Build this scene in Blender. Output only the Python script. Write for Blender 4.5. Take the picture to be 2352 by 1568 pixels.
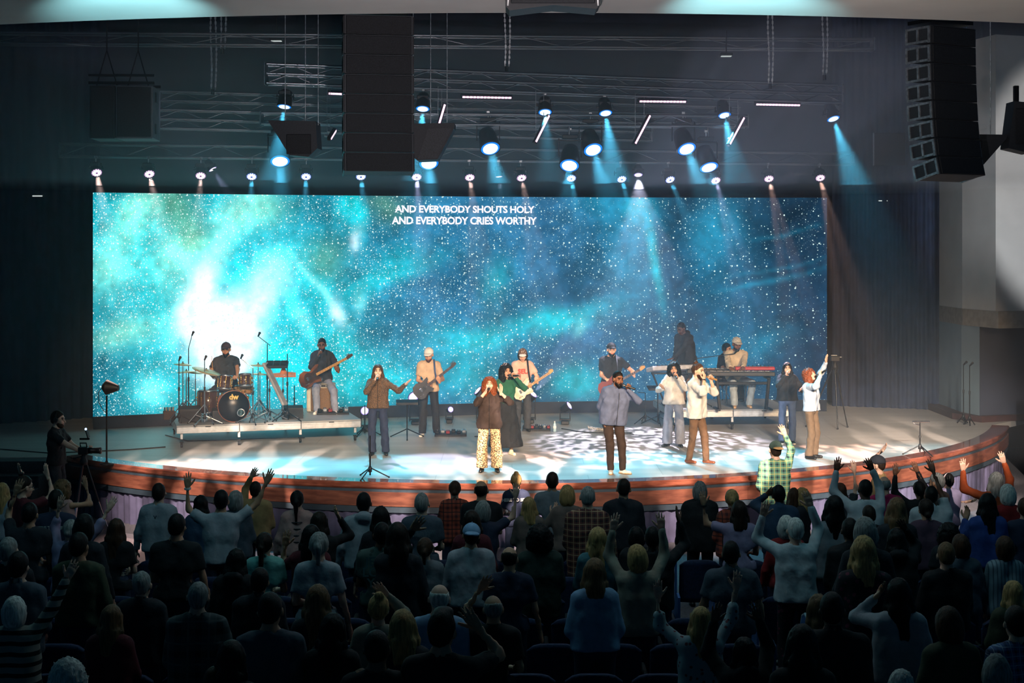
import bpy, math, random
import numpy as np
from mathutils import Vector, Matrix, Euler

for _o in list(bpy.data.objects):
    bpy.data.objects.remove(_o, do_unlink=True)
SC = bpy.context.scene
COL = SC.collection
random.seed(7)
RNG = np.random.default_rng(7)
PI = math.pi

# ------------------------------------------------------------------ camera
F = 3300.0                      # focal length in pixels of the 2352 x 1568 frame
CAMZ = 4.7                      # lens height above the auditorium floor
STZ = 1.0                       # height of the stage floor
HOR = 564.0                     # pixel row of the horizon (the camera is level, lens shifted)
cam_d = bpy.data.cameras.new('camera')
cam_d.sensor_width = 36.0
cam_d.lens = F / 2352 * 36.0
cam_d.shift_y = -(784 - HOR) / 2352
cam_d.clip_end = 200
cam = bpy.data.objects.new('camera', cam_d)
cam.location = (0, 0, CAMZ)
cam.rotation_euler = (PI / 2, 0, 0)
COL.objects.link(cam)
SC.camera = cam

# ------------------------------------------------------------------ world, exposure
w = bpy.data.worlds.new('dark_hall')
w.use_nodes = True
w.node_tree.nodes['Background'].inputs[0].default_value = (0.004, 0.026, 0.055, 1)
w.node_tree.nodes['Background'].inputs[1].default_value = 0.75
SC.world = w
SC.view_settings.view_transform = 'Standard'
SC.view_settings.look = 'None'
SC.view_settings.exposure = 0.0
SC.view_settings.gamma = 1.0
SC.view_settings.use_curve_mapping = False
cy = SC.cycles
cy.use_denoising = True
cy.max_bounces = 4
cy.diffuse_bounces = 2
cy.glossy_bounces = 2
cy.transmission_bounces = 2
cy.volume_bounces = 1
cy.transparent_max_bounces = 6
cy.use_light_tree = True
cy.sample_clamp_direct = 0.0
cy.sample_clamp_indirect = 4.0
cy.caustics_reflective = False
cy.caustics_refractive = False
cy.use_adaptive_sampling = True
cy.adaptive_threshold = 0.03
cy.time_limit = 1150


def sRGB(r, g, b):
    f = lambda c: (c / 255 / 12.92) if c / 255 <= 0.04045 else ((c / 255 + 0.055) / 1.055) ** 2.4
    return (f(r), f(g), f(b))


def spot(name, loc, target, power, col, angle, blend=0.25, radius=0.05):
    d = bpy.data.lights.new(name, 'SPOT')
    d.energy = power
    d.color = col
    d.spot_size = math.radians(angle)
    d.spot_blend = blend
    d.shadow_soft_size = radius
    o = bpy.data.objects.new(name, d)
    o.location = loc
    o.rotation_euler = (Vector(target) - Vector(loc)).to_track_quat('-Z', 'Y').to_euler()
    COL.objects.link(o)
    return o


# front-of-house lamps on the catwalk over the audience: warm key on the performers
WARM = (1.0, 0.64, 0.32)
for fx, tx, ty, pw in ((-2.0, -6.0, 26.4, 0.5), (-0.5, -3.4, 25.2, 0.9), (2.2, -1.0, 24.2, 1.0), (4.2, 0.9, 23.9, 1.1), (6.0, 2.6, 24.0, 1.15), (7.2, 4.4, 24.6, 1.15), (8.0, 6.2, 25.4, 0.9), (8.6, 8.0, 26.4, 0.9)):
    spot('front_key_light', (fx, 7.5, 7.7), (tx, ty, 2.55), 8600 * pw, WARM, 15.0, 0.55, 0.10)
for fx, tx, ty in ((-8.0, -3.0, 25.5), (-7.0, 0.5, 24.4), (-6.0, 4.0, 24.8)):
    spot('front_fill_light', (fx, 8.0, 7.7), (tx, ty, 2.2), 2200, (1.0, 0.82, 0.66), 17.0, 0.6, 0.10)
for fx, tx, ty, pw in ((-3.0, -5.0, 26.2, 0.7), (-1.0, -2.0, 25.8, 1.0), (1.5, 1.0, 25.6, 1.1), (4.0, 4.2, 25.8, 1.25), (5.0, 6.4, 25.4, 2.3), (6.0, 8.2, 26.4, 2.3)):
    spot('front_floor_light', (fx, 6.0, 7.7), (tx, ty, 1.0), 10500 * pw, (1.0, 0.88, 0.76), 14.0, 0.8, 0.10)
# warm leaf-gobo lamps that dapple the stage fascia, and dim teal house lamps over the front rows
for hx, hy in ((-5.5, 17.5), (-1.8, 17.0), (1.8, 17.0), (5.5, 17.5)):
    d_ = bpy.data.lights.new('house_light', 'AREA')
    d_.shape = 'DISK'
    d_.size = 1.2
    d_.energy = 24
    d_.color = (0.30, 0.78, 0.92)
    o_ = bpy.data.objects.new('house_light', d_)
    o_.location = (hx, hy - 3.0, 7.6)
    o_.rotation_euler = (math.radians(14), 0, 0)
    COL.objects.link(o_)
for gx, tx, ty in ((-4.5, -4.8, 24.0), (0.5, -0.4, 22.4), (4.0, 4.0, 23.0), (7.0, 7.6, 25.4)):
    o_ = spot('fascia_gobo_light', (gx, 13.0, 7.6), (tx, ty, 0.80), 15000, (1.0, 0.78, 0.66), 19, 0.6, 0.02)
    d_ = o_.data
    d_.use_nodes = True
    nt = d_.node_tree
    tc_, mp_ = nt.nodes.new('ShaderNodeTexCoord'), nt.nodes.new('ShaderNodeMapping')
    mp_.inputs['Scale'].default_value = (26, 12, 20)
    mp_.inputs['Rotation'].default_value = (0.0, 0.0, 0.7)
    nz_, rp_ = nt.nodes.new('ShaderNodeTexNoise'), nt.nodes.new('ShaderNodeMapRange')
    nz_.inputs['Scale'].default_value = 1.0
    nz_.inputs['Detail'].default_value = 1.0
    rp_.inputs[1].default_value, rp_.inputs[2].default_value, rp_.inputs[3].default_value, rp_.inputs[4].default_value = 0.46, 0.56, 0.0, 1.7
    nt.links.new(tc_.outputs['Normal'], mp_.inputs[0])
    nt.links.new(mp_.outputs[0], nz_.inputs['Vector'])
    nt.links.new(nz_.outputs['Fac'], rp_.inputs[0])
    nt.links.new(rp_.outputs[0], nt.nodes['Emission'].inputs['Strength'])
# house lamps that graze the ceiling edge and the skirting of the stage
spot('ceiling_graze_light', (-4.2, 16.0, 5.6), (-5.2, 19.6, 7.94), 2600, (0.35, 0.85, 0.95), 34, 0.9, 0.1)
spot('ceiling_graze_light', (2.2, 16.0, 5.6), (3.2, 19.5, 7.94), 2600, (0.35, 0.85, 0.95), 34, 0.9, 0.1)
spot('ceiling_graze_light', (0.0, 11.0, 5.4), (0.5, 19.5, 7.94), 2800, (0.80, 0.70, 0.72), 75, 0.8, 0.1)
spot('ceiling_graze_light', (5.5, 14.0, 5.6), (6.0, 19.5, 7.94), 600, (0.9, 0.75, 0.62), 50, 0.8, 0.1)


spot('added_pier_light', (10.6, 18.5, 7.6), (12.4, 30.5, 5.9), 5200, (0.92, 0.94, 1.0), 31, 0.35, 0.1)  # added, unseen spot that only brightens the right pier


def P(px, py, d):
    """photo pixel and distance -> point in the hall"""
    return Vector(((px - 1176) * d / F, d, CAMZ - (py - HOR) * d / F))


def dist_on(py, z=STZ):
    """distance of a point seen at pixel row py that stands at height z"""
    return (CAMZ - z) * F / (py - HOR)


def on(px, py, z=STZ):
    return P(px, py, dist_on(py, z))
# ------------------------------------------------------------------ materials
MATS = {}


def mat(name, col=(0.5, 0.5, 0.5), rough=0.6, metal=0.0, noise=None, bump=None, emit=0.0, spec=0.5, var=None, stretch=(1, 1, 1), coat=0.0):
    """principled material with noise colour variation: noise=(scale, amount), bump=(scale, strength), var=second colour"""
    if name in MATS:
        return MATS[name]
    m = bpy.data.materials.new(name)
    m.use_nodes = True
    nt = m.node_tree
    b = nt.nodes['Principled BSDF']
    b.inputs['Roughness'].default_value = rough
    b.inputs['Metallic'].default_value = metal
    b.inputs['Specular IOR Level'].default_value = spec
    b.inputs['Coat Weight'].default_value = coat
    tc = nt.nodes.new('ShaderNodeTexCoord')
    mp = nt.nodes.new('ShaderNodeMapping')
    mp.inputs['Scale'].default_value = stretch
    nt.links.new(tc.outputs['Object'], mp.inputs[0])
    sc, am = noise or (8.0, 0.15)
    n = nt.nodes.new('ShaderNodeTexNoise')
    n.inputs['Scale'].default_value = sc
    n.inputs['Detail'].default_value = 3
    nt.links.new(mp.outputs[0], n.inputs['Vector'])
    mx = nt.nodes.new('ShaderNodeMix')
    mx.data_type = 'RGBA'
    c2 = var if var else tuple(c * (1 - am) for c in col)
    c1 = col if var else tuple(min(1, c * (1 + am)) for c in col)
    mx.inputs[6].default_value = (*c1, 1)
    mx.inputs[7].default_value = (*c2, 1)
    rp = nt.nodes.new('ShaderNodeMapRange')
    rp.inputs[1].default_value = 0.35
    rp.inputs[2].default_value = 0.65
    nt.links.new(n.outputs['Fac'], rp.inputs[0])
    nt.links.new(rp.outputs[0], mx.inputs[0])
    nt.links.new(mx.outputs[2], b.inputs['Base Color'])
    if emit:
        nt.links.new(mx.outputs[2], b.inputs['Emission Color'])
        b.inputs['Emission Strength'].default_value = emit
    if bump:
        n2 = nt.nodes.new('ShaderNodeTexNoise')
        n2.inputs['Scale'].default_value = bump[0]
        n2.inputs['Detail'].default_value = 2
        nt.links.new(mp.outputs[0], n2.inputs['Vector'])
        bp = nt.nodes.new('ShaderNodeBump')
        bp.inputs['Strength'].default_value = bump[1]
        bp.inputs['Distance'].default_value = 0.01
        nt.links.new(n2.outputs['Fac'], bp.inputs['Height'])
        nt.links.new(bp.outputs[0], b.inputs['Normal'])
    MATS[name] = m
    return m


def emis(name, col, strength, ring=None):
    if name in MATS:
        return MATS[name]
    m = bpy.data.materials.new(name)
    m.use_nodes = True
    nt = m.node_tree
    nt.nodes.remove(nt.nodes['Principled BSDF'])
    e = nt.nodes.new('ShaderNodeEmission')
    e.inputs[0].default_value = (*col, 1)
    e.inputs[1].default_value = strength
    nt.links.new(e.outputs[0], nt.nodes['Material Output'].inputs[0])
    m.cycles.emission_sampling = 'NONE'
    MATS[name] = m
    return m


def node(nt, typ, **kw):
    n = nt.nodes.new(typ)
    for k, v in kw.items():
        setattr(n, k, v)
    return n


def pattern(name, kind, c1, c2, c3=None, scale=1.0, rough=0.8):
    """cloth prints: plaid, stripe, leopard, flower, knit"""
    if name in MATS:
        return MATS[name]
    m = mat(name, c1, rough)
    nt = m.node_tree
    b = nt.nodes['Principled BSDF']
    tc = nt.nodes.new('ShaderNodeTexCoord')
    sep = nt.nodes.new('ShaderNodeSeparateXYZ')
    nt.links.new(tc.outputs['Object'], sep.inputs[0])

    def M(op, a, bb=None, c=None):
        n = nt.nodes.new('ShaderNodeMath')
        n.operation = op
        for i, v in enumerate((a, bb, c)):
            if v is None:
                continue
            if isinstance(v, (int, float)):
                n.inputs[i].default_value = v
            else:
                nt.links.new(v, n.inputs[i])
        return n.outputs[0]

    def mix(f, a, bb):
        n = nt.nodes.new('ShaderNodeMix')
        n.data_type = 'RGBA'
        nt.links.new(f, n.inputs[0])
        for i, v in ((6, a), (7, bb)):
            if isinstance(v, tuple):
                n.inputs[i].default_value = (*v, 1)
            else:
                nt.links.new(v, n.inputs[i])
        return n.outputs[2]
    if kind in ('plaid', 'stripe', 'vstripe'):
        x, z = sep.outputs[0], sep.outputs[2]
        fz = M('FRACT', M('MULTIPLY', z, scale))
        hz = M('LESS_THAN', fz, 0.42 if kind != 'plaid' else 0.30)
        fx = M('FRACT', M('MULTIPLY', x, scale))
        hx = M('LESS_THAN', fx, 0.30)
        if kind == 'stripe':
            out = mix(hz, c1, c2)
        elif kind == 'vstripe':
            out = mix(hx, c1, c2)
        else:
            base = mix(M('MULTIPLY', M('ADD', hz, hx), 0.5), c1, c2)
            fz2 = M('LESS_THAN', M('ABSOLUTE', M('SUBTRACT', fz, 0.65)), 0.045)
            fx2 = M('LESS_THAN', M('ABSOLUTE', M('SUBTRACT', fx, 0.65)), 0.045)
            out = mix(M('MAXIMUM', fz2, fx2), base, c3 or c2)
    else:
        v = nt.nodes.new('ShaderNodeTexVoronoi')
        v.inputs['Scale'].default_value = scale
        nt.links.new(tc.outputs['Object'], v.inputs['Vector'])
        n = nt.nodes.new('ShaderNodeTexNoise')
        n.inputs['Scale'].default_value = scale * 1.6
        nt.links.new(tc.outputs['Object'], n.inputs['Vector'])
        dd = M('ADD', v.outputs['Distance'], M('MULTIPLY', M('SUBTRACT', n.outputs['Fac'], 0.5), 0.35))
        if kind == 'leopard':
            r1 = M('LESS_THAN', M('ABSOLUTE', M('SUBTRACT', dd, 0.34)), 0.13)
            inner = M('LESS_THAN', dd, 0.2)
            out = mix(r1, mix(inner, c1, c3 or c2), c2)
        else:
            out = mix(M('LESS_THAN', dd, 0.28), c1, c2)
    nt.links.new(out, b.inputs['Base Color'])
    return m


# ------------------------------------------------------------------ objects
def tag(o, label=None, cat=None, group=None, kind=None):
    if label:
        o['label'] = label
    if cat:
        o['category'] = cat
    if group:
        o['group'] = group
    if kind:
        o['kind'] = kind
    return o


def obj(name, me, parent=None, m=None, loc=None, rot=None, mw=None):
    o = bpy.data.objects.new(name, me)
    COL.objects.link(o)
    if parent is not None:
        o.parent = parent
    if m is not None and me is not None and len(me.materials) == 0:
        me.materials.append(m)
    if loc is not None:
        o.location = loc
    if rot is not None:
        o.rotation_euler = rot
    if mw is not None:
        o.matrix_local = mw
    return o


def thing(name, label, cat, loc=(0, 0, 0), rz=0.0, group=None, rot=None):
    o = bpy.data.objects.new(name, None)
    o.empty_display_size = 0.1
    COL.objects.link(o)
    o.location = loc
    o.rotation_euler = rot if rot is not None else (0, 0, rz)
    return tag(o, label, cat, group)


def copy_tree(o, parent=None):
    c = o.copy()
    COL.objects.link(c)
    if parent is not None:
        c.parent = parent
    for ch in [x for x in o.children]:
        copy_tree(ch, c)
    return c


def basis(axis):
    z = Vector(axis).normalized()
    u = z.orthogonal().normalized()
    return u, z.cross(u), z


def frame(a, b):
    """matrix that takes the unit z segment to the segment a-b"""
    a, b = Vector(a), Vector(b)
    q = (b - a).to_track_quat('Z', 'Y')
    return Matrix.Translation(a) @ q.to_matrix().to_4x4() @ Matrix.Diagonal((1, 1, (b - a).length, 1))


class MB:
    """collects shapes, then builds one mesh object"""

    def __init__(self):
        self.v, self.f, self.mi, self.cur, self.sm = [], [], [], 0, []

    def add(self, vs, fs, smooth=False, M=None):
        o = len(self.v)
        if M is not None:
            vs = [M @ Vector(x) for x in vs]
        self.v += [tuple(x) for x in vs]
        self.f += [tuple(i + o for i in f) for f in fs]
        self.mi += [self.cur] * len(fs)
        self.sm += [smooth] * len(fs)
        return self

    def box(self, c, s, rot=None, ch=0.0, M=None):
        hx, hy, hz = s[0] / 2, s[1] / 2, s[2] / 2
        R = Euler(rot).to_matrix() if rot else Matrix.Identity(3)
        if ch <= 0:
            vs = [(x, y, z) for x in (-hx, hx) for y in (-hy, hy) for z in (-hz, hz)]
            fs = [(0, 1, 3, 2), (4, 6, 7, 5), (0, 4, 5, 1), (2, 3, 7, 6), (0, 2, 6, 4), (1, 5, 7, 3)]
        else:
            ch = min(ch, hx * .9, hy * .9, hz * .9)
            vs, fs, ix = [], [], {}
            for sx in (-1, 1):
                for sy in (-1, 1):
                    for sz in (-1, 1):
                        for a in range(3):
                            q = [sx * (hx - ch), sy * (hy - ch), sz * (hz - ch)]
                            q[a] = (sx * hx, sy * hy, sz * hz)[a]
                            ix[(sx, sy, sz, a)] = len(vs)
                            vs.append(tuple(q))
            for a in range(3):
                b, c2 = (a + 1) % 3, (a + 2) % 3
                for s0 in (-1, 1):
                    loop = []
                    for sb, scc in ((-1, -1), (1, -1), (1, 1), (-1, 1)):
                        k = [0, 0, 0]
                        k[a], k[b], k[c2] = s0, sb, scc
                        loop.append(ix[(*k, a)])
                    fs.append(tuple(loop if s0 > 0 else loop[::-1]))
            for a in range(3):
                b, c2 = (a + 1) % 3, (a + 2) % 3
                for sb in (-1, 1):
                    for scc in (-1, 1):
                        k0, k1 = [0, 0, 0], [0, 0, 0]
                        k0[a], k0[b], k0[c2] = -1, sb, scc
                        k1[a], k1[b], k1[c2] = 1, sb, scc
                        q = (ix[(*k0, b)], ix[(*k1, b)], ix[(*k1, c2)], ix[(*k0, c2)])
                        fs.append(q if sb * scc < 0 else q[::-1])
            for sx in (-1, 1):
                for sy in (-1, 1):
                    for sz in (-1, 1):
                        t = tuple(ix[(sx, sy, sz, a)] for a in range(3))
                        fs.append(t if sx * sy * sz > 0 else t[::-1])
        vs = [R @ Vector(q) + Vector(c) for q in vs]
        return self.add(vs, fs, False, M)

    def cyl(self, a, b, r, r2=None, n=10, cap=True, smooth=True, M=None):
        r2 = r if r2 is None else r2
        a, b = Vector(a), Vector(b)
        u, v, z = basis(b - a)
        vs = []
        for c, rr in ((a, r), (b, r2)):
            vs += [c + (u * math.cos(2 * PI * i / n) + v * math.sin(2 * PI * i / n)) * rr for i in range(n)]
        fs = [(i, (i + 1) % n, n + (i + 1) % n, n + i) for i in range(n)]
        self.add(vs, fs, smooth, M)
        if cap:
            self.add(vs[:n], [tuple(range(n))[::-1]], False, M)
            self.add(vs[n:], [tuple(range(n))], False, M)
        return self

    def tube(self, pts, r, n=6, M=None, closed=False):
        pts = [Vector(p) for p in pts]
        k = len(pts)
        vs, fs = [], []
        u = None
        for i, p in enumerate(pts):
            t = (pts[(i + 1) % k] - pts[i - 1]) if (closed or 0 < i < k - 1) else (pts[1] - pts[0] if i == 0 else pts[-1] - pts[-2])
            t.normalize()
            if u is None:
                u = t.orthogonal().normalized()
            u = (u - t * u.dot(t)).normalized()
            w2 = t.cross(u)
            rr = r[i] if isinstance(r, (list, tuple)) else r
            vs += [p + (u * math.cos(2 * PI * j / n) + w2 * math.sin(2 * PI * j / n)) * rr for j in range(n)]
        for i in range(k if closed else k - 1):
            i2 = (i + 1) % k
            for j in range(n):
                fs.append((i * n + j, i * n + (j + 1) % n, i2 * n + (j + 1) % n, i2 * n + j))
        if not closed:
            fs.append(tuple(range(n))[::-1])
            fs.append(tuple((k - 1) * n + j for j in range(n)))
        return self.add(vs, fs, True, M)

    def lathe(self, prof, n=16, c=(0, 0, 0), axis=(0, 0, 1), M=None, smooth=True):
        """prof: list of (radius, height) along axis"""
        u, v, z = basis(axis)
        c = Vector(c)
        vs, fs = [], []
        for r, h in prof:
            vs += [c + z * h + (u * math.cos(2 * PI * i / n) + v * math.sin(2 * PI * i / n)) * r for i in range(n)]
        for k in range(len(prof) - 1):
            for i in range(n):
                fs.append((k * n + i, k * n + (i + 1) % n, (k + 1) * n + (i + 1) % n, (k + 1) * n + i))
        ring = tuple(prof[0]) == tuple(prof[-1])
        if prof[0][0] > 1e-5 and not ring:
            fs.append(tuple(range(n))[::-1])
        if prof[-1][0] > 1e-5 and not ring:
            fs.append(tuple((len(prof) - 1) * n + i for i in range(n)))
        return self.add(vs, fs, smooth, M)

    def ball(self, c, r, n=10, M=None):
        rx, ry, rz = r if isinstance(r, (tuple, list)) else (r, r, r)
        vs, fs = [], []
        m = n // 2
        for k in range(m + 1):
            t = PI * k / m
            for i in range(n):
                p = 2 * PI * i / n
                vs.append((c[0] + rx * math.sin(t) * math.cos(p), c[1] + ry * math.sin(t) * math.sin(p), c[2] - rz * math.cos(t)))
        for k in range(m):
            for i in range(n):
                fs.append((k * n + i, k * n + (i + 1) % n, (k + 1) * n + (i + 1) % n, (k + 1) * n + i))
        return self.add(vs, fs, True, M)

    def prism(self, poly, z0, z1, M=None, smooth=False):
        """poly in the xy plane, extruded z0..z1"""
        n = len(poly)
        vs = [(x, y, z0) for x, y in poly] + [(x, y, z1) for x, y in poly]
        ar = sum(poly[i][0] * poly[(i + 1) % n][1] - poly[(i + 1) % n][0] * poly[i][1] for i in range(n))
        idx = list(range(n)) if ar > 0 else list(range(n))[::-1]
        fs = [tuple(idx[::-1]), tuple(i + n for i in idx)]
        for k in range(n):
            i, j = idx[k], idx[(k + 1) % n]
            fs.append((i, j, j + n, i + n))
        return self.add(vs, fs, smooth, M)

    def mesh(self, name, *mats):
        me = bpy.data.meshes.new(name)
        me.from_pydata(self.v, [], self.f)
        for m in mats:
            me.materials.append(m)
        me.polygons.foreach_set('use_smooth', self.sm)
        if len(mats) > 1:
            me.polygons.foreach_set('material_index', self.mi)
        me.update()
        return me

    def build(self, name, m, parent=None, loc=None, rot=None, mw=None):
        ms = m if isinstance(m, (list, tuple)) else [m]
        return obj(name, self.mesh(name, *ms), parent, None, loc, rot, mw)


def struct(name, mb, m, label=None):
    o = mb.build(name, m)
    o['kind'] = 'structure'
    if label:
        o['label'] = label
    return o


def text_mesh(s, size, bold=0.0, depth=0.0, space=1.0, align='CENTER', line=1.0):
    c = bpy.data.curves.new('lettering', 'FONT')
    c.body = s
    c.size = size
    c.align_x = align
    c.offset = bold
    c.extrude = depth
    c.space_character = space
    c.space_line = line
    c.resolution_u = 3
    o = bpy.data.objects.new('lettering', c)
    COL.objects.link(o)
    dg = bpy.context.evaluated_depsgraph_get()
    me = bpy.data.meshes.new_from_object(o.evaluated_get(dg))
    bpy.data.objects.remove(o)
    return me


# plain shared materials
BLACK = mat('black_paint', sRGB(22, 24, 28), 0.55, noise=(20, 0.25))
BLACKM = mat('black_metal', sRGB(26, 28, 32), 0.38, 0.6, noise=(30, 0.2))
CHROME = mat('chrome', (0.75, 0.75, 0.77), 0.18, 1.0, noise=(20, 0.08))
ALU = mat('aluminium', (0.62, 0.63, 0.65), 0.38, 1.0, noise=(25, 0.15))
RUBBER = mat('black_rubber', sRGB(18, 18, 19), 0.85, noise=(30, 0.2))
WHITEP = mat('white_plastic', sRGB(225, 225, 222), 0.45, noise=(12, 0.06))
# ------------------------------------------------------------------ the hall
M_floor = mat('stage_floor_boards', sRGB(168, 164, 158), 0.42, noise=(0.9, 0.10), bump=(14, 0.04), stretch=(0.35, 3.0, 1))
M_wood = mat('mahogany_wood', sRGB(116, 70, 54), 0.36, var=sRGB(88, 50, 40), noise=(3.5, 0.3), bump=(30, 0.05), stretch=(1, 1, 5))
M_nose = mat('polished_mahogany', sRGB(136, 78, 60), 0.13, var=sRGB(100, 54, 42), noise=(3.5, 0.3), stretch=(1, 1, 5), coat=0.8)
M_band = mat('slate_band', sRGB(44, 56, 66), 0.5, noise=(6, 0.15))
M_skirt = mat('lavender_stage_skirt', sRGB(74, 72, 98), 0.85, noise=(4, 0.2), bump=(40, 0.1))
M_hallfloor = mat('hall_carpet', sRGB(84, 82, 88), 0.9, noise=(30, 0.25), bump=(60, 0.3))
M_ceil = mat('ceiling_plaster', sRGB(186, 182, 178), 0.9, noise=(0.8, 0.06), bump=(20, 0.05))
M_dark = mat('stage_house_black', sRGB(34, 42, 58), 0.9, noise=(3, 0.2))
M_drape = mat('navy_drape', sRGB(22, 38, 66), 0.85, noise=(4, 0.25), bump=(30, 0.15))
M_wallg = mat('pale_wall_paint', sRGB(176, 176, 172), 0.85, noise=(2, 0.05))
M_wallb = mat('blue_grey_wall_paint', sRGB(112, 130, 140), 0.85, noise=(2, 0.06))
M_walln = mat('dark_navy_wall_paint', sRGB(52, 58, 76), 0.8, noise=(2, 0.08))
M_step = mat('dark_step_carpet', sRGB(34, 42, 52), 0.9, noise=(20, 0.3))
M_plinth = mat('dark_wood_plinth', sRGB(62, 38, 36), 0.5, noise=(6, 0.2))

SX, SY, SR = -0.27, 33.53, 11.23          # centre and radius of the round stage front
T0, T1 = -math.asin((7.75 + SX + 0.02) / SR) - 0.0, math.radians(69)
T0 = -math.radians(42.5)


def arc(t, r=SR):
    return (SX + r * math.sin(t), SY - r * math.cos(t))


NA = 96
TS = [T0 + (T1 - T0) * i / NA for i in range(NA + 1)]


def sweep(mb, prof, closed=True, pleat=0.0, np_=0):
    """profile [(radius offset, z)] swept round the stage front"""
    vs, fs = [], []
    ts = TS if not np_ else [T0 + (T1 - T0) * i / np_ for i in range(np_ + 1)]
    k = len(prof)
    for i, t in enumerate(ts):
        for j, (dr, z) in enumerate(prof):
            pl = pleat * (math.sin(i * 2.1) * 0.6 + math.sin(i * 0.77 + 1) * 0.4) if pleat else 0
            vs.append((*arc(t, SR + dr + pl), z))
    for i in range(len(ts) - 1):
        for j in range(k if closed else k - 1):
            a, b = i * k + j, i * k + (j + 1) % k
            fs.append((a, a + k, b + k, b))
    if closed:
        fs.append(tuple(range(k)))
        fs.append(tuple((len(ts) - 1) * k + j for j in range(k))[::-1])
    mb.add(vs, fs, bool(pleat))
    return mb


# stage floor: slab inside the rim, running back under the screen and into the left wing
fl = [arc(t, SR - 0.34) for t in TS]
poly = [(-15.0, 25.15), (fl[0][0] - 0.25, 25.15)] + fl + [(11.2, 31.0), (11.2, 36.0), (-15.0, 36.0)]
mb = MB()
mb.prism(poly, STZ - 0.12, STZ)
fo = struct('floor', mb, M_floor, 'pale board floor of the round stage')
nt = M_floor.node_tree                       # thin seams between the stage decks
b_ = nt.nodes['Principled BSDF']
src = b_.inputs['Base Color'].links[0].from_socket
tc = nt.nodes.new('ShaderNodeTexCoord')
br = nt.nodes.new('ShaderNodeTexBrick')
br.inputs['Scale'].default_value = 1.0
br.inputs['Brick Width'].default_value = 2.44
br.inputs['Row Height'].default_value = 1.22
br.inputs['Mortar Size'].default_value = 0.008
br.inputs['Color1'].default_value = (1, 1, 1, 1)
br.inputs['Color2'].default_value = (0.93, 0.94, 0.95, 1)
br.inputs['Mortar'].default_value = (0.72, 0.72, 0.72, 1)
nt.links.new(tc.outputs['Object'], br.inputs['Vector'])
mxx = nt.nodes.new('ShaderNodeMix')
mxx.data_type = 'RGBA'
mxx.blend_type = 'MULTIPLY'
mxx.inputs[0].default_value = 1.0
nt.links.new(src, mxx.inputs[6])
nt.links.new(br.outputs['Color'], mxx.inputs[7])
nt.links.new(mxx.outputs[2], b_.inputs['Base Color'])

struct('trim_1', sweep(MB(), [(-0.34, STZ - 0.10), (-0.02, STZ - 0.10), (0.0, STZ - 0.075), (0.0, STZ - 0.012), (-0.02, STZ + 0.006), (-0.34, STZ + 0.006)]), M_nose, 'rounded mahogany nosing along the stage edge')
struct('trim_2', sweep(MB(), [(-0.3, STZ - 0.15), (-0.035, STZ - 0.15), (-0.035, STZ - 0.10), (-0.3, STZ - 0.10)]), M_band, 'dark slate groove under the nosing')
# curved mahogany fascia in bent boards with a fine joint between neighbours
fa = thing('trim_3', None, None)
fa['kind'] = 'structure'
fa['label'] = 'mahogany fascia boards round the stage front'
NB = 7
for q in range(NB):
    ta, tb = T0 + (T1 - T0) * q / NB, T0 + (T1 - T0) * (q + 1) / NB
    vs, fs = [], []
    for i in range(17):
        t = ta + 0.0002 + (tb - ta - 0.0004) * i / 16
        for dr, z in ((-0.2, STZ - 0.37), (-0.012, STZ - 0.37), (-0.012, STZ - 0.15), (-0.2, STZ - 0.15)):
            vs.append((*arc(t, SR + dr), z))
    for i in range(16):
        for j in range(4):
            a, b = i * 4 + j, i * 4 + (j + 1) % 4
            fs.append((a, a + 4, b + 4, b))
    fs += [(0, 1, 2, 3), (67, 66, 65, 64)]
    MB().add(vs, fs).build('fascia_board', M_wood, fa)
struct('trim_4', sweep(MB(), [(-0.2, STZ - 0.47), (-0.03, STZ - 0.47), (-0.03, STZ - 0.37), (-0.2, STZ - 0.37)]), M_band, 'wide dark slate band below the fascia boards')
struct('wall_stage_front', sweep(MB(), [(-0.10, 0.0), (-0.09, STZ - 0.47)], False, 0.035, 420), M_skirt, 'lavender pleated cloth skirt below the stage edge')

# auditorium floor, gently raked towards the camera
def floor_z(d):
    return 0.0 if d >= 17.8 else (17.8 - d) * 0.035


mb = MB()
ys = [34.0, 17.8, 16, 13, 10, 6, 0, -3]
vs, fs = [], []
for y in ys:
    vs += [(-15, y, floor_z(y)), (15, y, floor_z(y))]
for i in range(len(ys) - 1):
    fs.append((2 * i, 2 * i + 2, 2 * i + 3, 2 * i + 1))
mb.add(vs, fs)
mb.add([(x, y, -0.2) for x, y in ((-15, 34), (15, 34), (15, -3), (-15, -3))], [(0, 1, 2, 3)])
struct('floor_auditorium', mb, M_hallfloor, 'grey carpeted floor of the auditorium').name = 'floor'

# broad dark steps beside the stage
def stair(name, x0, x1, y0, n, rise, run, label):
    root = thing(name, None, None, (0, 0, 0))
    root['kind'] = 'structure'
    root['label'] = label
    for i in range(n):
        h = rise * (i + 1)
        MB().box(((x0 + x1) / 2, y0 + run * i + run / 2, h / 2), (abs(x1 - x0), run, h), ch=0.012).build('step', M_step, root)
    return root


stair('stairs_left', -15.0, -8.05, 23.35, 5, 0.196, 0.36, 'dark carpeted steps up to the left stage wing')
stair('stairs_right', 10.4, 15.0, 25.2, 9, 0.2, 0.42, 'dark carpeted steps rising beside the right stage edge')

# ceiling over the audience with its curved edge, seen from below
CZ = 7.94
mb = MB()
ed = []
for i in range(33):
    x = -14 + 28 * i / 32
    ed.append((x, 20.0 + (x - 0.2) ** 2 * 0.0178))
mb.prism(ed + [(14, -3), (-14, -3)], CZ, CZ + 0.5)
struct('ceiling', mb, M_ceil, 'pale plaster ceiling with a curved edge above the stage')

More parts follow.
